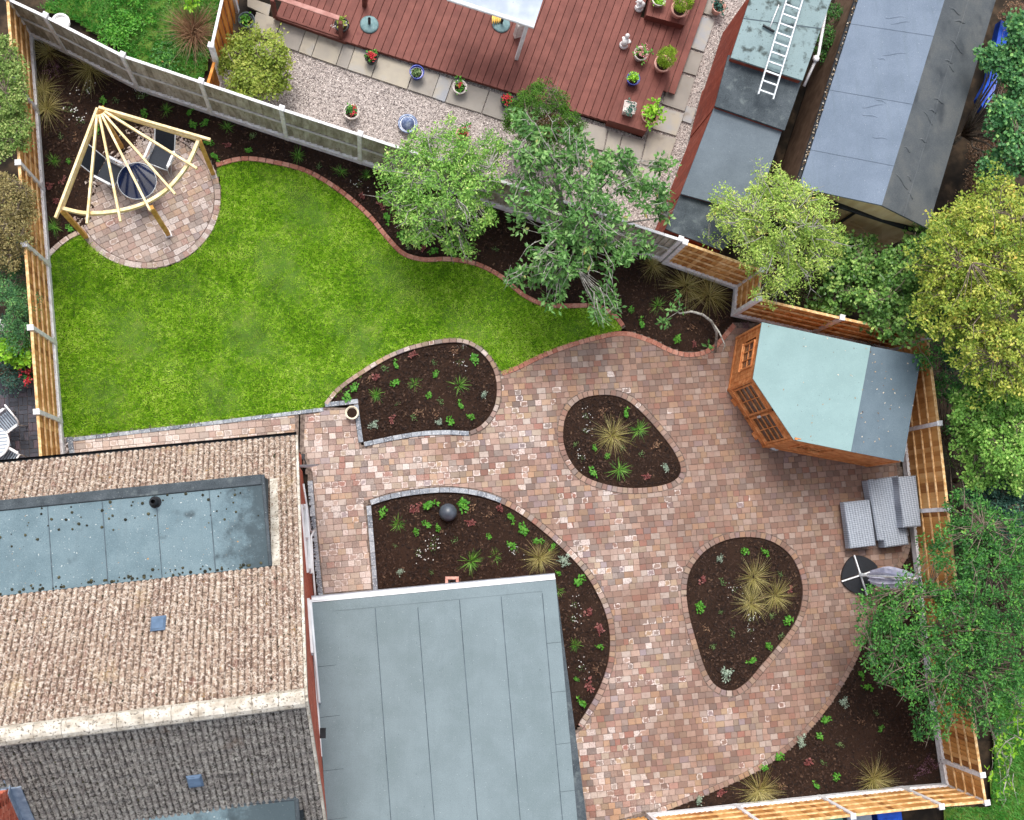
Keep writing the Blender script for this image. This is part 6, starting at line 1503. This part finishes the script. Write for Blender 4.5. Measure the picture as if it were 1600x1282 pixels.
PL = {
 'top border beside the fences': [('P',88,110,1),('O',75,80,1),('O',140,108,1.1),('O',66,140,1),('O',72,168,1),('W',138,142,1),('W',110,172,1.3),('W',126,190,1.2),('W',216,147,1),('D',222,152,1.3),('D',180,155,1),('L',224,178,1),('L',192,183,.9),('L',160,158,1),('L',150,205,1),('L',298,176,.9),('L',300,196,1),('L',320,191,1),('L',388,237,1),('L',336,247,1),('L',108,253,.7),('L',325,224,.9),('D',95,212,.9),
   ('G',260,172,1),('G',355,199,1),('G',83,250,1),('G',465,242,1),('G',532,268,1),('G',572,274,1),('H',355,227,1),('H',76,292,1),('H',97,281,1),('H',88,312,1),('X',118,216,1),('D',394,211,1.1),('X',428,234,.8),('D',499,259,.9),('W',560,289,1),('H',566,308,1),('G',84,354,1),('L',110,357,.9)],
 'border beneath the garden trees': [('L',604,343,1.1),('L',625,366,1),('D',637,387,1),('S',650,378,1),('H',661,388,1),('L',677,392,1.1),('H',594,322,1),('G',768,335,1.2),('D',773,389,1),('L',708,398,.8)],
 'dark corner bed left of the summerhouse': [('G',1028,478,1.2),('L',985,485,.9),('L',1003,504,1),('L',1056,530,1.2),('O',1020,415,.9),('O',1073,447,1.2),('O',1108,460,1.2),('D',1040,503,1.3),('X',1080,512,1.2),('X',1120,506,1),('H',1085,538,1),('P',1163,511,.7)],
 'pear-shaped bed against the lawn': [('H',645,554,1.1),('L',619,569,.8),('D',600,577,1.1),('X',578,589,.9),('H',585,592,1),('L',617,597,1),('L',554,607,1),('L',540,620,1),('G',588,617,1.1),('G',648,600,1.1),('L',681,586,1),('X',709,549,1.3),('W',718,566,1),('L',740,561,1.1),('G',717,602,1.2),('D',678,568,.8),('L',669,617,.8),('D',690,627,1.2),('L',720,632,.9),('S',756,617,1.1),('D',621,630,.8),('W',723,543,.6),
   ('S',584,664,1.3),('H',614,656,1.1),('D',647,654,1.1),('X',655,644,1.1),('X',681,646,.9),('S',686,659,.9),('L',705,658,1),('L',735,653,1.1)],
 'middle teardrop bed': [('W',915,650,1),('X',940,646,1.3),('L',979,645,1.15),('O',957,681,1),('G',999,672,1.3),('W',914,674,1),('D',899,693,1.1),('L',930,701,.8),('D',973,701,1),('W',908,715,1),('L',948,712,.7),('L',927,736,1.1),('G',968,734,1.2),('X',1025,697,1.4),('D',1001,709,.9),('S',1040,731,1.2),('H',1010,745,1)],
 'large bed wrapping the extension': [('L',600,801,1.4),('H',642,797,1),('H',655,793,1),('L',673,790,1.3),('L',722,789,1.3),('X',735,796,1.1),('G',622,819,1.2),('H',735,817,1.2),('L',668,819,1),('L',683,826,.8),('L',649,831,1),('X',765,804,1),('H',781,796,1.1),('L',798,811,1.3),('L',765,838,.9),('W',679,842,.8),('D',616,854,.7),('W',653,864,1.4),('W',676,856,1.2),('D',712,845,1),('G',736,878,1.5),('G',774,870,1.1),('L',798,854,1),('S',625,894,1.2),('D',674,893,.8),
   ('O',843,872,1),('L',819,828,1.2),('L',840,847,1),('L',862,855,.8),('W',805,860,1),('S',881,876,1.2),('L',872,897,.8),('L',906,909,1.2),('G',872,924,1),('W',897,945,1.1),('W',895,967,1),('H',920,960,1.2),('H',937,983,1.2),('G',899,1008,1.3),('L',937,1012,1),('W',908,1045,1.1),('X',930,1046,.9),('L',900,1062,.7),('H',923,1070,1.4),('L',908,1096,1.2)],
 'right-hand teardrop bed': [('L',1163,860,1.2),('L',1195,865,1.1),('S',1124,873,1.1),('H',1099,909,1.2),('D',1128,911,1.2),('W',1148,922,.8),('O',1178,903,1),('O',1175,943,1.05),('O',1212,932,1),('H',1234,921,.9),('D',1219,896,.8),('L',1092,948,1.3),('D',1127,957,.9),('X',1102,981,1),('D',1146,990,1.3),('D',1114,1012,1.1),('W',1173,968,1.1),('W',1172,985,.9),('S',1134,1053,1.4),('L',1173,1032,1.1),('L',1200,1010,1.1),('D',1219,994,1),('L',1230,968,1.1),('D',1206,961,1)],
 'bottom right corner bed': [('L',1345,1056,1),('L',1356,1076,1.1),('S',1318,1098,1.3),('L',1290,1126,1.1),('L',1281,1149,1.1),('S',1251,1158,1.2),('D',1314,1163,1.2),('D',1368,1113,1),('L',1376,1140,.9),('X',1345,1128,1.1),('L',1217,1184,1.2),('H',1261,1191,1.2),('D',1286,1193,1),('L',1305,1213,1),('L',1275,1226,.9),('X',1222,1229,1.1),('O',1366,1218,1.1),('P',1441,1197,1.1),('O',1187,1236,1),('S',1092,1250,1.2),('H',1127,1239,1.1),('L',1195,1199,1.1),('S',1364,1030,1.2)],
}
ORD = ['', 'first', 'second', 'third', 'fourth', 'fifth', 'sixth', 'seventh', 'eighth', 'ninth', 'tenth', 'eleventh', 'twelfth', 'thirteenth', 'fourteenth', 'fifteenth', 'sixteenth', 'seventeenth', 'eighteenth', 'nineteenth', 'twentieth']
PROT = {}
for kk, (nm, cat, desc, parts) in KIND.items():
    PROT[kk] = [[(pn, mesh_of(fn(), mt, pn)) for pn, mt, fn in parts] for _ in range(4)]
npl = 0
for bed, lst in PL.items():
    byk = {}
    for e in lst: byk.setdefault(e[0], []).append(e)
    for kk, es in byk.items():
        es.sort(key=lambda e: e[1]); nm, cat, desc, _ = KIND[kk]
        for i, e in enumerate(es):
            if len(es) == 1: lb = f'the only {desc} in the {bed}'
            elif i == 0: lb = f'{desc}, leftmost in the {bed}'
            elif i == len(es)-1: lb = f'{desc}, rightmost in the {bed}'
            else: lb = f'{desc}, {ORD[i+1]} from left in the {bed}'
            p = G(e[1], e[2], .04); r = thing(nm, lb, cat, desc+'s', (p[0], p[1], -.005 if kk in 'GO' else 0.0), random.uniform(0, 6.28)); r.scale = tuple(e[3]*random.uniform(.62, .95)*q for q in (random.uniform(.85, 1.15), random.uniform(.85, 1.15), 1))
            for pn, me in PROT[kk][npl % 4]: link(pn, me, None, r)
            npl += 1
print('plants', npl)

# ------------------------------------------------------------------ pots
def pot(px, py, z, label, r=.17, h=.26, mat='terra', plant=None, rim=None, square=False, cat='potted plant', name='plant_pot', soilr=True):
    p = G(px, py, z+h*.5); o = thing(name, label, cat, 'pots in the neighbour garden', (p[0], p[1], z), random.uniform(-.4, .4))
    m = MB()
    if square:
        m.box((0, 0, h/2), (r*1.5, r*1.5, h), bev=.01)
        for s in (-1, 1): m.box((s*r*.85, 0, h), (.03, r*1.75, .05), bev=.008); m.box((0, s*r*.85, h), (r*1.67, .03, .05), bev=.008)
    else: m.lathe((0, 0, 0), [(r*.68, 0), (r*.95, h*.85), (r*1.08, h*.87), (r*1.1, h), (r*.95, h), (r*.9, h*.82)], 24)
    m.build('pot', MT[mat], o)
    if soilr:
        m = MB(); m.lathe((0, 0, h*.8), [(r*.9, 0), (r*.5, .02), (0.001, .025)], 16)
        m.build('compost', MT['soil'], o)
    for (pn, mt, fn) in (plant or ()): me = mesh_of(fn(h), mt, pn); link(pn, me, None, o)
    return o
fl = lambda mt='geranium', n=9, s=.1, rr_=.12: ('flowers', mt, lambda h: [leaves(RNG.normal(0, rr_*.45, (n, 3))*[1, 1, .3]+[0, 0, h+.13], 9, .05, .04, .7, .8, .6)])
gr = lambda mt='fresh', n=9, rr_=.12, up=.06, s=.07, z=1.0: ('foliage', mt, lambda h: [leaves(RNG.normal(0, rr_*.5, (n, 3))*[1, 1, .5*z]+[0, 0, h+up], 12, .07, s, .7, .6, .6)])
pot(580, 93, -.03, 'black pot bursting with red geraniums on the slabs below the deck', .15, .25, 'blackpot', (gr(n=5), fl(n=14)))
pot(651, 116, -.03, 'blue glazed pot with white base and green leaves on the slabs', .17, .28, 'bluepot', (gr('dull', 8),))
pot(718, 139, -.03, 'pale pot with red and green leaves, right of the blue pot', .17, .26, 'whitepot', (gr(n=6), fl(n=4)))
pot(791, 160, -.03, 'dark pot with red flowers beside the conifer', .15, .26, 'blackpot', (gr(n=4), fl(n=12)))
pot(549, 178, -.08, 'pale pot with green leaves and two red blooms on the gravel', .18, .28, 'whitepot', (gr('deep', 8), fl(n=4)))
pot(386, 36, -.03, 'dark grey planter with leafy green plant beside the orange fence', .19, .35, 'greypot', (gr('fresh', 7),))
pot(988, 126, .42, 'purple-blue pot with yellow-green sprig on the raised deck box', .16, .26, 'bluepot', (gr('lime', 9, up=.12),))
pot(982, 171, .42, 'square white pot of blue-green succulents on the raised deck box', .17, .26, 'whitepot', (gr('succ', 14, .16, .02, .06),), square=True)
pot(1014, 184, .15, 'terracotta pot with tall bushy light green plant at the deck corner', .21, .3, 'terra', (gr('lime', 18, .26, .2, .1),))
pot(1000, 87, .42, 'pale pot of pink and green flowers above the blue pot', .17, .26, 'whitepot', (gr('fresh', 9, .2, .08), fl('pinkflower', 16, rr_=.2)))
def topiary(px, py, z, label):
    o = pot(px, py, z, label, .21, .3, 'terra')
    C = RNG.normal(0, 1, (110, 3)); C /= np.linalg.norm(C, axis=1)[:, None]; C = C*[.22, .22, .34]*RNG.uniform(.8, 1, (110, 1))+[0, 0, .68]
    link('bush', mesh_of([leaves(C, 26, .06, .035, 1, .5, .3)], 'lime' if False else 'conlime', 'bush'), None, o)
    m = MB(); m.tube([(0, 0, .2), (0, 0, .6)], [.03, .02]); m.build('stem', MT['barkd'], o)
LM['conlime'] = leafmat('clipped_bush_leaf', [(0, '4f6f12'), (.5, '7da020'), (1, 'a8c83a')], .6)
topiary(1034, 103, .42, 'egg-shaped clipped bush in terracotta pot beside the pink flowers'); topiary(1060, 18, .42, 'clipped bush in terracotta pot on the top deck box')
pot(1121, 14, -.03, 'square-topped terracotta pot of succulents on the slabs by the red shed wall', .17, .3, 'terra', (gr('succ', 12, .15, .02, .06),), square=False)
pot(1028, 2, .42, 'white round pot of low green leaves on the top deck box', .17, .24, 'whitepot', (gr('lime', 9, .15, .03),))
pot(534, 42, .12, 'hanging-basket style pot with white handle and yellow leaves by the handrail', .17, .25, 'blackpot', (gr('gold', 10, .16, .16), fl('petal', 3)))
pot(550, 646, 0, 'round cream pot with gravel top at the corner of the lawn and path', .15, .22, 'cream', None, name='cream_pot', cat='pot')
pot(722, 212, -.08, 'pot of pink-red blooms on the gravel behind the feathery tree', .15, .24, 'terra', (gr('fresh', 7, .2, .15), fl('geranium', 8, rr_=.14)))
fo = thing('fountain', 'domed blue-grey ceramic water fountain standing on the gravel', 'fountain', None, tuple(G(637, 195, .0)*[1, 1, 0]+[0, 0, -.08]))
MT['foglaze'] = simple('blue_grey_glaze', [(0, '3f4f74'), (.6, '66779a'), (1, '98a6bd')], 10, .2, spec=.7)
m = MB(); m.lathe((0, 0, 0), [(.14, 0), (.16, .05), (.24, .12), (.25, .16), (.21, .17), (.19, .14)], 28); m.build('bowl', MT['foglaze'], fo)
m = MB(); m.lathe((0, 0, .1), [(.17, 0), (.165, .08), (.12, .17), (.05, .21), (.03, .24), (.001, .25)], 24); m.build('dome', MT['foglaze'], fo)

# ------------------------------------------------------------------ sphere
sp_ = G(700, 801, .2); s_ = MB(); s_.ball((0, 0, 0), .215, .215, .215, 40, 24); o = s_.build('ornamental_sphere', MT['sphere']); o.location = (sp_[0], sp_[1], .2); tag(o, 'smooth slate-grey garden sphere sitting on bark mulch above the extension', 'ornament')

# ------------------------------------------------------------------ sofa set
def quadbox(m, quad, z, z0, bev=.03):
    P = [G(x, y, z) for x, y in quad]; c = sum(P)/4
    L = (np.linalg.norm(P[1]-P[0])+np.linalg.norm(P[2]-P[3]))/2; Wd_ = (np.linalg.norm(P[3]-P[0])+np.linalg.norm(P[2]-P[1]))/2
    d = (P[1]-P[0])+(P[2]-P[3]); m.box((c[0], c[1], (z+z0)/2), (L, Wd_, z-z0), math.atan2(d[1], d[0]), bev=bev)
sf = thing('rattan_sofa', 'grey woven rattan garden sofa with high back against the right fence', 'sofa')
m = MB(); quadbox(m, ((1354,750),(1402,745),(1422,836),(1374,846)), .44, .05); m.build('seat', MT['rattan'], sf)
m = MB(); quadbox(m, ((1401,746),(1429,743),(1443,823),(1415,824)), .8, .05); m.build('backrest', MT['rattan'], sf)
m = MB(); quadbox(m, ((1379,829),(1416,824),(1421,851),(1384,856)), .47, .05); m.build('side_arm', MT['rattan'], sf)
m = MB(); quadbox(m, ((1356,750),(1364,749),(1386,843),(1378,845)), .452, .40, .01); m.build('front_cushion_edge', MT['rattan'], sf)
ft = thing('rattan_footstool', 'grey woven rattan footstool in front of the sofa', 'footstool')
m = MB(); quadbox(m, ((1317,785),(1356,781),(1368,853),(1329,857)), .40, .1, .05); m.build('seat', MT['rattan'], ft)
m = MB(); quadbox(m, ((1318,786),(1358,781),(1370,853),(1330,857)), .445, .395, .02); m.build('cushion', MT['rattan'], ft)
m = MB(); quadbox(m, ((1320,790),(1354,786),(1364,848),(1332,852)), .1, .0, .01); m.build('foot', MT['black'], ft)

# ------------------------------------------------------------------ folded parasol
pa = thing('garden_parasol', 'folded white cantilever parasol on black quarter-circle weights, under the tree', 'parasol')
pc = G(1345, 899, .1); an0 = D(17)
for k in range(4):
    m = MB(); n = 10; R_ = .50; g = .04
    a0 = k*math.pi/2; pts = [(g, g)]
    for i in range(n+1):
        t = math.pi/2*i/n; rr_ = R_*(1-.12*abs(math.sin(2*t)))+.02
        pts.append((g+rr_*math.cos(t)*.9, g+rr_*math.sin(t)*.9))
    vv = []
    for x, y in pts: c, s = math.cos(a0+an0), math.sin(a0+an0); vv.append(Vector((pc[0]+x*c-y*s, pc[1]+x*s+y*c, .09)))
    m.prism(vv, 0.01); m.build('base_weight', MT['weight'], pa)
m = MB()
for k in range(2):
    a = an0+k*math.pi/2; d = np.array([math.cos(a), math.sin(a), 0]); m.beam(pc*[1, 1, 0]-d*.52+[0, 0, .08+.004*k], pc*[1, 1, 0]+d*.52+[0, 0, .08+.004*k], .032, .05)
m.build('cross_frame', MT['white'], pa)
m = MB(); pz = pc*[1, 1, 0]; m.lathe((pc[0], pc[1], .1), [(.06, 0), (.05, .15), (.03, .17), (.03, 2.45)], 14); m.build('pole', MT['alu'], pa)
m = MB(); ax0 = pz+np.array([.12, -.03, .55]); ax1 = pz+np.array([.35, -.05, 2.5]); cp_ = []
m.tube([pz+[0, 0, 2.4], pz+np.array([.2, -.02, 2.65]), ax1], .03); m.tube([pz+[0, 0, 1.3], ax0*.4+ax1*.6], .02); m.build('arm', MT['white'], pa)
m = MB(); n = 24; rows = []
for j in range(9):
    t = j/8; c = ax1*(1-t)+ax0*t; rr_ = .05+.17*math.sin(min(1, t*1.5)*math.pi/2)*(1-.5*max(0, t-.7)/.3)
    rows.append([(c[0]+rr_*(1+.28*(-1)**i)*math.cos(2*math.pi*i/n), c[1]+rr_*(1+.28*(-1)**i)*math.sin(2*math.pi*i/n), c[2]) for i in range(n)])
m.add([p for r_ in rows for p in r_], [(j*n+i, j*n+(i+1) % n, (j+1)*n+(i+1) % n, (j+1)*n+i) for j in range(8) for i in range(n)], sm=False); m.build('folded_canopy', MT['canopyfab'], pa)

# ------------------------------------------------------------------ pergola
pg = thing('pergola', 'fan-shaped pale pine corner pergola with seven rafters over the round patio', 'pergola')
ZP = 2.35
ap = G(153, 168, ZP+.12)
ends = [(87,341),(136,350),(188.5,347),(235,330),(274,304),(308,264),(329,219)]
for i, e in enumerate(ends):
    b = G(*e, ZP+.07); s = ap+(b-ap)*.01; m = MB(); m.beam(s+[0, 0, 0], b, .05 if 0 < i < 6 else .055, .11, bev=.005)
    if 0 < i < 6: s = ap+(b-ap)*.07; m = MB(); m.beam(s, b, .05, .1, bev=.005)
    m.build('rafter', MT['pergola'], pg)
cv_ = smooth([G(x, y, ZP-.06)[:2] for x, y in ((96,326),(137,334),(187,330),(227,318),(263,295),(292,260),(311,219))], .08)
m = MB(); n = len(cv_); vs = []
for i, p in enumerate(cv_):
    t = cv_[min(i+1, n-1)]-cv_[max(i-1, 0)]; t /= np.linalg.norm(t); nn = np.array([-t[1], t[0]])*.035
    vs += [(p[0]-nn[0], p[1]-nn[1], ZP-.12), (p[0]+nn[0], p[1]+nn[1], ZP-.12), (p[0]+nn[0], p[1]+nn[1], ZP+.01), (p[0]-nn[0], p[1]-nn[1], ZP+.01)]
m.add(vs, [(i*4+k, i*4+(k+1) % 4, (i+1)*4+(k+1) % 4, (i+1)*4+k) for i in range(n-1) for k in range(4)]+[(3, 2, 1, 0), tuple(range(4*n-4, 4*n))]); m.build('curved_beam', MT['pergola'], pg)
for e in ((97,326),(311,219)): m = MB(); m.beam(ap-[0, 0, .16]+(G(*e, ZP-.06)-ap)*.03, G(*e, ZP-.06), .05, .12, bev=.005); m.build('side_beam', MT['pergola'], pg)
for (x, y) in ((96,328),(312,221),(236,324),(157,176)):
    b = G(x, y, ZP-.06); m = MB(); m.box((b[0], b[1], (ZP-.08)/2), (.1, .1, ZP-.08), D(20), bev=.008); m.build('post', MT['pergolapost'], pg)
    if (x, y) == (236,324): m = MB(); m.box((b[0], b[1], .02), (.16, .16, .04), D(20)); m.build('post_shoe', MT['conc'], pg)
m = MB(); m.box((ap[0]+.05, ap[1]-.05, ZP-.02), (.2, .2, .1), D(30), bev=.01)
for q in ((97,326),(311,219)): d = G(*q, ZP-.06)-ap; d /= np.linalg.norm(d); c = G(157, 176, ZP-.3); m.beam(c-[0, 0, .35], c+d*.4+[0, 0, .2], .06, .04)
m.build('corner_bracket', MT['pergolapost'], pg)

# ------------------------------------------------------------------ recliners and round table
def recliner(px, py, face, label):
    p = G(px, py, .42); r = thing('reclining_chair', label, 'garden chair', 'black reclining chairs under the pergola', (p[0], p[1], 0), face)
    # +X is where the sitter faces
    m = MB(); m.box((0, 0, .42), (.46, .46, .015), bev=.005); m.build('seat', MT['fabricblk'], r)
    m = MB(); m.beam((-.24, 0, .43), (-.50, 0, 1.0), .46, .015, up=(0, 1, 0)) if False else None
    m.add([(-.24, -.23, .43), (-.24, .23, .43), (-.55, .23, 1.02), (-.55, -.23, 1.02), (-.25, -.23, .42), (-.25, .23, .42), (-.56, .23, 1.01), (-.56, -.23, 1.01)], [(0, 1, 2, 3), (7, 6, 5, 4), (0, 4, 5, 1), (2, 6, 7, 3), (1, 5, 6, 2), (3, 7, 4, 0)]); m.build('backrest', MT['fabricblk'], r)
    m = MB()
    for s in (-1, 1):
        m.tube([(.25, .25*s, .42), (-.24, .25*s, .42), (-.56, .25*s, 1.03)], .014)
        m.tube([(.22, .27*s, .6), (.27, .27*s, .0)], .013); m.tube([(-.18, .27*s, .62), (.05, .27*s, .3), (.2, .27*s, .02)], .012); m.tube([(.22, .27*s, .5), (-.1, .27*s, .3), (-.34, .27*s, .0)], .013)
    m.tube([(-.56, -.25, 1.03), (-.56, .25, 1.03)], .014); m.tube([(.25, -.25, .42), (.25, .25, .42)], .014); m.tube([(-.34, -.27, .01), (-.34, .27, .01)], .012)
    m.build('frame', MT['alu'], r)
    for s in (-1, 1): m = MB(); m.box((.0, .29*s, .63), (.42, .06, .03), bev=.01); m.build('armrest', MT['white'], r)
recliner(251, 246, math.atan2(-.95, -.35), 'black reclining garden chair right of the table, under the pergola'); recliner(172, 270, math.atan2(-.45, .9), 'black reclining garden chair left of the table, under the pergola')
tb = thing('round_table', 'round dark glass-topped table beneath the pergola rafters', 'table'); tp_ = G(214, 283, .7)
m = MB(); m.lathe((tp_[0], tp_[1], .69), [(.43, 0), (.44, .008), (.43, .016), (.001, .016)], 44, sm=False); m.build('tabletop', MT['tableglass'], tb)
m = MB(); m.lathe((tp_[0], tp_[1], .675), [(.43, 0), (.452, .012), (.452, .028), (.438, .031), (.438, .02), (.42, .0)], 44); m.build('rim', MT['alu'], tb)
m = MB(); m.lathe((tp_[0], tp_[1], .706), [(.03, 0), (.03, .008), (.02, .008), (.018, 0)], 14); m.build('parasol_hole', MT['alu'], tb)
for k in range(4): a = D(30+90*k); m = MB(); m.tube([(tp_[0]+.36*math.cos(a), tp_[1]+.36*math.sin(a), .69), (tp_[0]+.44*math.cos(a), tp_[1]+.44*math.sin(a), 0)], .014); m.build('leg', MT['alu'], tb)

# ------------------------------------------------------------------ left neighbour patio
lp_ = np.array(W([(-60,592),(53,592),(64,735),(-60,745)])); bse = sheet('neighbour_patio', lp_, -.02, MT['joint'], .05)
bs = .105; k0 = 0; o0 = g2(-40, 735); du = g2(60, 728)-g2(-40, 735); du /= np.linalg.norm(du); dv = np.array([-du[1], du[0]])
bm = MB(); bm.box((0, 0, -.03), (.196, .096, .05), bev=.005); bm = bm.mesh('block'); bm.materials.append(MT['darkpav'])
cnt = 0
for i in range(-2, 10):
    for j in range(-2, 14):
        hz = (i+j) % 2
        for k in range(2):
            c = o0+du*(i*.205+(.1025 if hz else .051+.1025*k))+dv*(j*.205+(.051+.1025*k if hz else .1025))
            if not inside(c[None], lp_)[0]: continue
            o = bpy.data.objects.new('block', bm); COL.objects.link(o); o.parent = bse; o.location = (c[0], c[1], random.uniform(-.002, .002)); o.rotation_euler = (0, 0, math.atan2(du[1], du[0])+(0 if hz else math.pi/2)); cnt += 1
rt = thing('round_patio_table', 'round pale metal table cut off by the left edge of the photograph', 'table'); q = G(-12, 692, .72)
m = MB(); m.lathe((q[0], q[1], .70), [(.36, 0), (.375, .012), (.36, .025), (.001, .025)], 36, sm=False); m.build('tabletop', MT['whitepot'] if False else MT['conc'], rt)
for k in range(9): m = MB(); m.box((q[0], q[1]-.32+k*.08, .728), (.66*math.sqrt(max(.02, 1-((k-4)/4.6)**2)), .03, .008), D(8)); m.build('slat', MT['greyplastic'], rt)
m = MB(); m.lathe((q[0], q[1], 0), [(.2, 0), (.03, .06), (.03, .7)], 14); m.build('pedestal', MT['greyplastic'], rt)
def slat_chair(px, py, face, label):
    p = G(px, py, .45); r = thing('metal_chair', label, 'garden chair', 'pale slatted chairs at the left edge', (p[0], p[1], 0), face)
    for k in range(8): m = MB(); m.box((-.2+k*.055, 0, .45), (.035, .42, .015), bev=.003); m.build('slat', MT['greyplastic'], r)
    for k in range(6): m = MB(); m.beam((-.23, -.18+k*.072, .48), (-.33, -.18+k*.072, .9), .03, .012); m.build('back_slat', MT['greyplastic'], r)
    m = MB()
    for s in (-1, 1):
        m.tube([(.2, .23*s, 0), (.2, .23*s, .66), (-.25, .23*s, .68)], .018); m.tube([(-.28, .22*s, 0), (-.22, .22*s, .45), (-.34, .22*s, .93)], .018)
    m.tube([(-.34, -.22, .93), (-.34, .22, .93)], .022); m.build('frame', MT['conc'], r)
    for s in (-1, 1): m = MB(); m.box((0, .24*s, .68), (.44, .06, .03), bev=.01); m.build('armrest', MT['conc'], r)
slat_chair(8, 663, D(220), 'pale slatted metal chair above the round table at the left edge'); slat_chair(10, 716, D(150), 'pale slatted metal chair below the round table at the left edge')
rf_ = thing('red_flowers', 'cluster of vivid red flowers against the outside of the left fence', 'flowers', None, tuple(G(46, 588, .4)*[1, 1, 0]))
link('flower_head', mesh_of([leaves(RNG.normal(0, 1, (16, 3))*[.06, .1, .12]+[0, 0, .5], 10, .04, .05, .7, .8, .5)], 'geranium', 'flower_head'), None, rf_)
link('foliage', mesh_of([leaves(RNG.normal(0, 1, (8, 3))*[.08, .12, .1]+[0, 0, .3], 10, .08, .07, .7, .6, .5)], 'deep', 'foliage'), None, rf_)
wf = thing('white_flowers', 'small stem of white blooms outside the left fence above the lime shrub', 'flowers', None, tuple(G(8, 506, .5)*[1, 1, 0]))
link('flower_head', mesh_of([leaves([[0, 0, .9], [.06, -.1, .85], [.03, -.18, .8], [.1, -.24, .8]], 12, .04, .05, .7, .8, .6)], 'petal', 'flower_head'), None, wf)
m = MB(); m.tube([(0, 0, 0), (0, 0, .9)], .006); m.tube([(0, 0, .3), (.1, -.24, .8)], .005); m.build('stem', MT['barkd'], wf)

# ------------------------------------------------------------------ bins beyond the bottom fence
def wbin(px, py, mat, label, w_=.56):
    p = G(px, py, 1.05); r = thing('wheelie_bin', label, 'wheelie bin', 'bins beyond the bottom fence', (p[0], p[1]+.02, 0), D(5))
    m = MB(); vs = []
    for z, s in ((.08, .8), (1.0, 1.0)): vs += [(-w_/2*s, -.33*s, z), (w_/2*s, -.33*s, z), (w_/2*s, .33*s, z), (-w_/2*s, .33*s, z)]
    m.add(vs, [(3, 2, 1, 0), (4, 5, 6, 7)]+[(i, (i+1) % 4, (i+1) % 4+4, i+4) for i in range(4)]); m.build('body', MT[mat], r)
    m = MB(); m.box((0, 0, 1.035), (w_+.05, .72, .06), bev=.025); m.box((0, -.05, 1.07), (w_*.7, .4, .02), bev=.008); m.build('lid', MT[mat], r)
    for s in (-1, 1):
        m = MB(); m.tube([(s*(w_/2-.02), .33, .1), (s*(w_/2+.04), .33, .1)], .1, 14); m.build('wheel', MT['black'], r)
wbin(1392, 1290, 'blueplastic', 'blue wheelie bin just beyond the bottom fence'); wbin(1345, 1294, 'greyplastic', 'grey wheelie bin between the green and blue ones'); wbin(1300, 1298, 'green_plastic', 'pale green wheelie bin beyond the bottom fence')
# garden clutter under the brambles by the garage
for (x, y, lb) in ((1292, 385, 'pale blue plastic sack half hidden in leaves left of the garage wall'), (1347, 372, 'white chair frame with torn cover in front of the garage wall')):
    r = thing('garden_clutter', lb, 'clutter'); p = G(x, y, .5); m = MB(); m.box((p[0], p[1], .45), (.3, .75, .12), D(-12), bev=.05); m.ball((p[0], p[1]+.2, .5), .14, .2, .1, 10, 6, 0, .15); m.build('cover', MT['canopyfab'], r)
    m = MB(); m.tube([(p[0]-.2, p[1]+.4, .0), (p[0]-.18, p[1]+.4, .6), (p[0]+.2, p[1]+.42, .62), (p[0]+.22, p[1]+.4, .0)], .012); m.tube([(p[0]-.2, p[1]-.3, .0), (p[0]-.18, p[1]-.3, .45), (p[0]+.2, p[1]-.3, .45), (p[0]+.22, p[1]-.3, .0)], .012); m.build('frame', MT['black'], r)
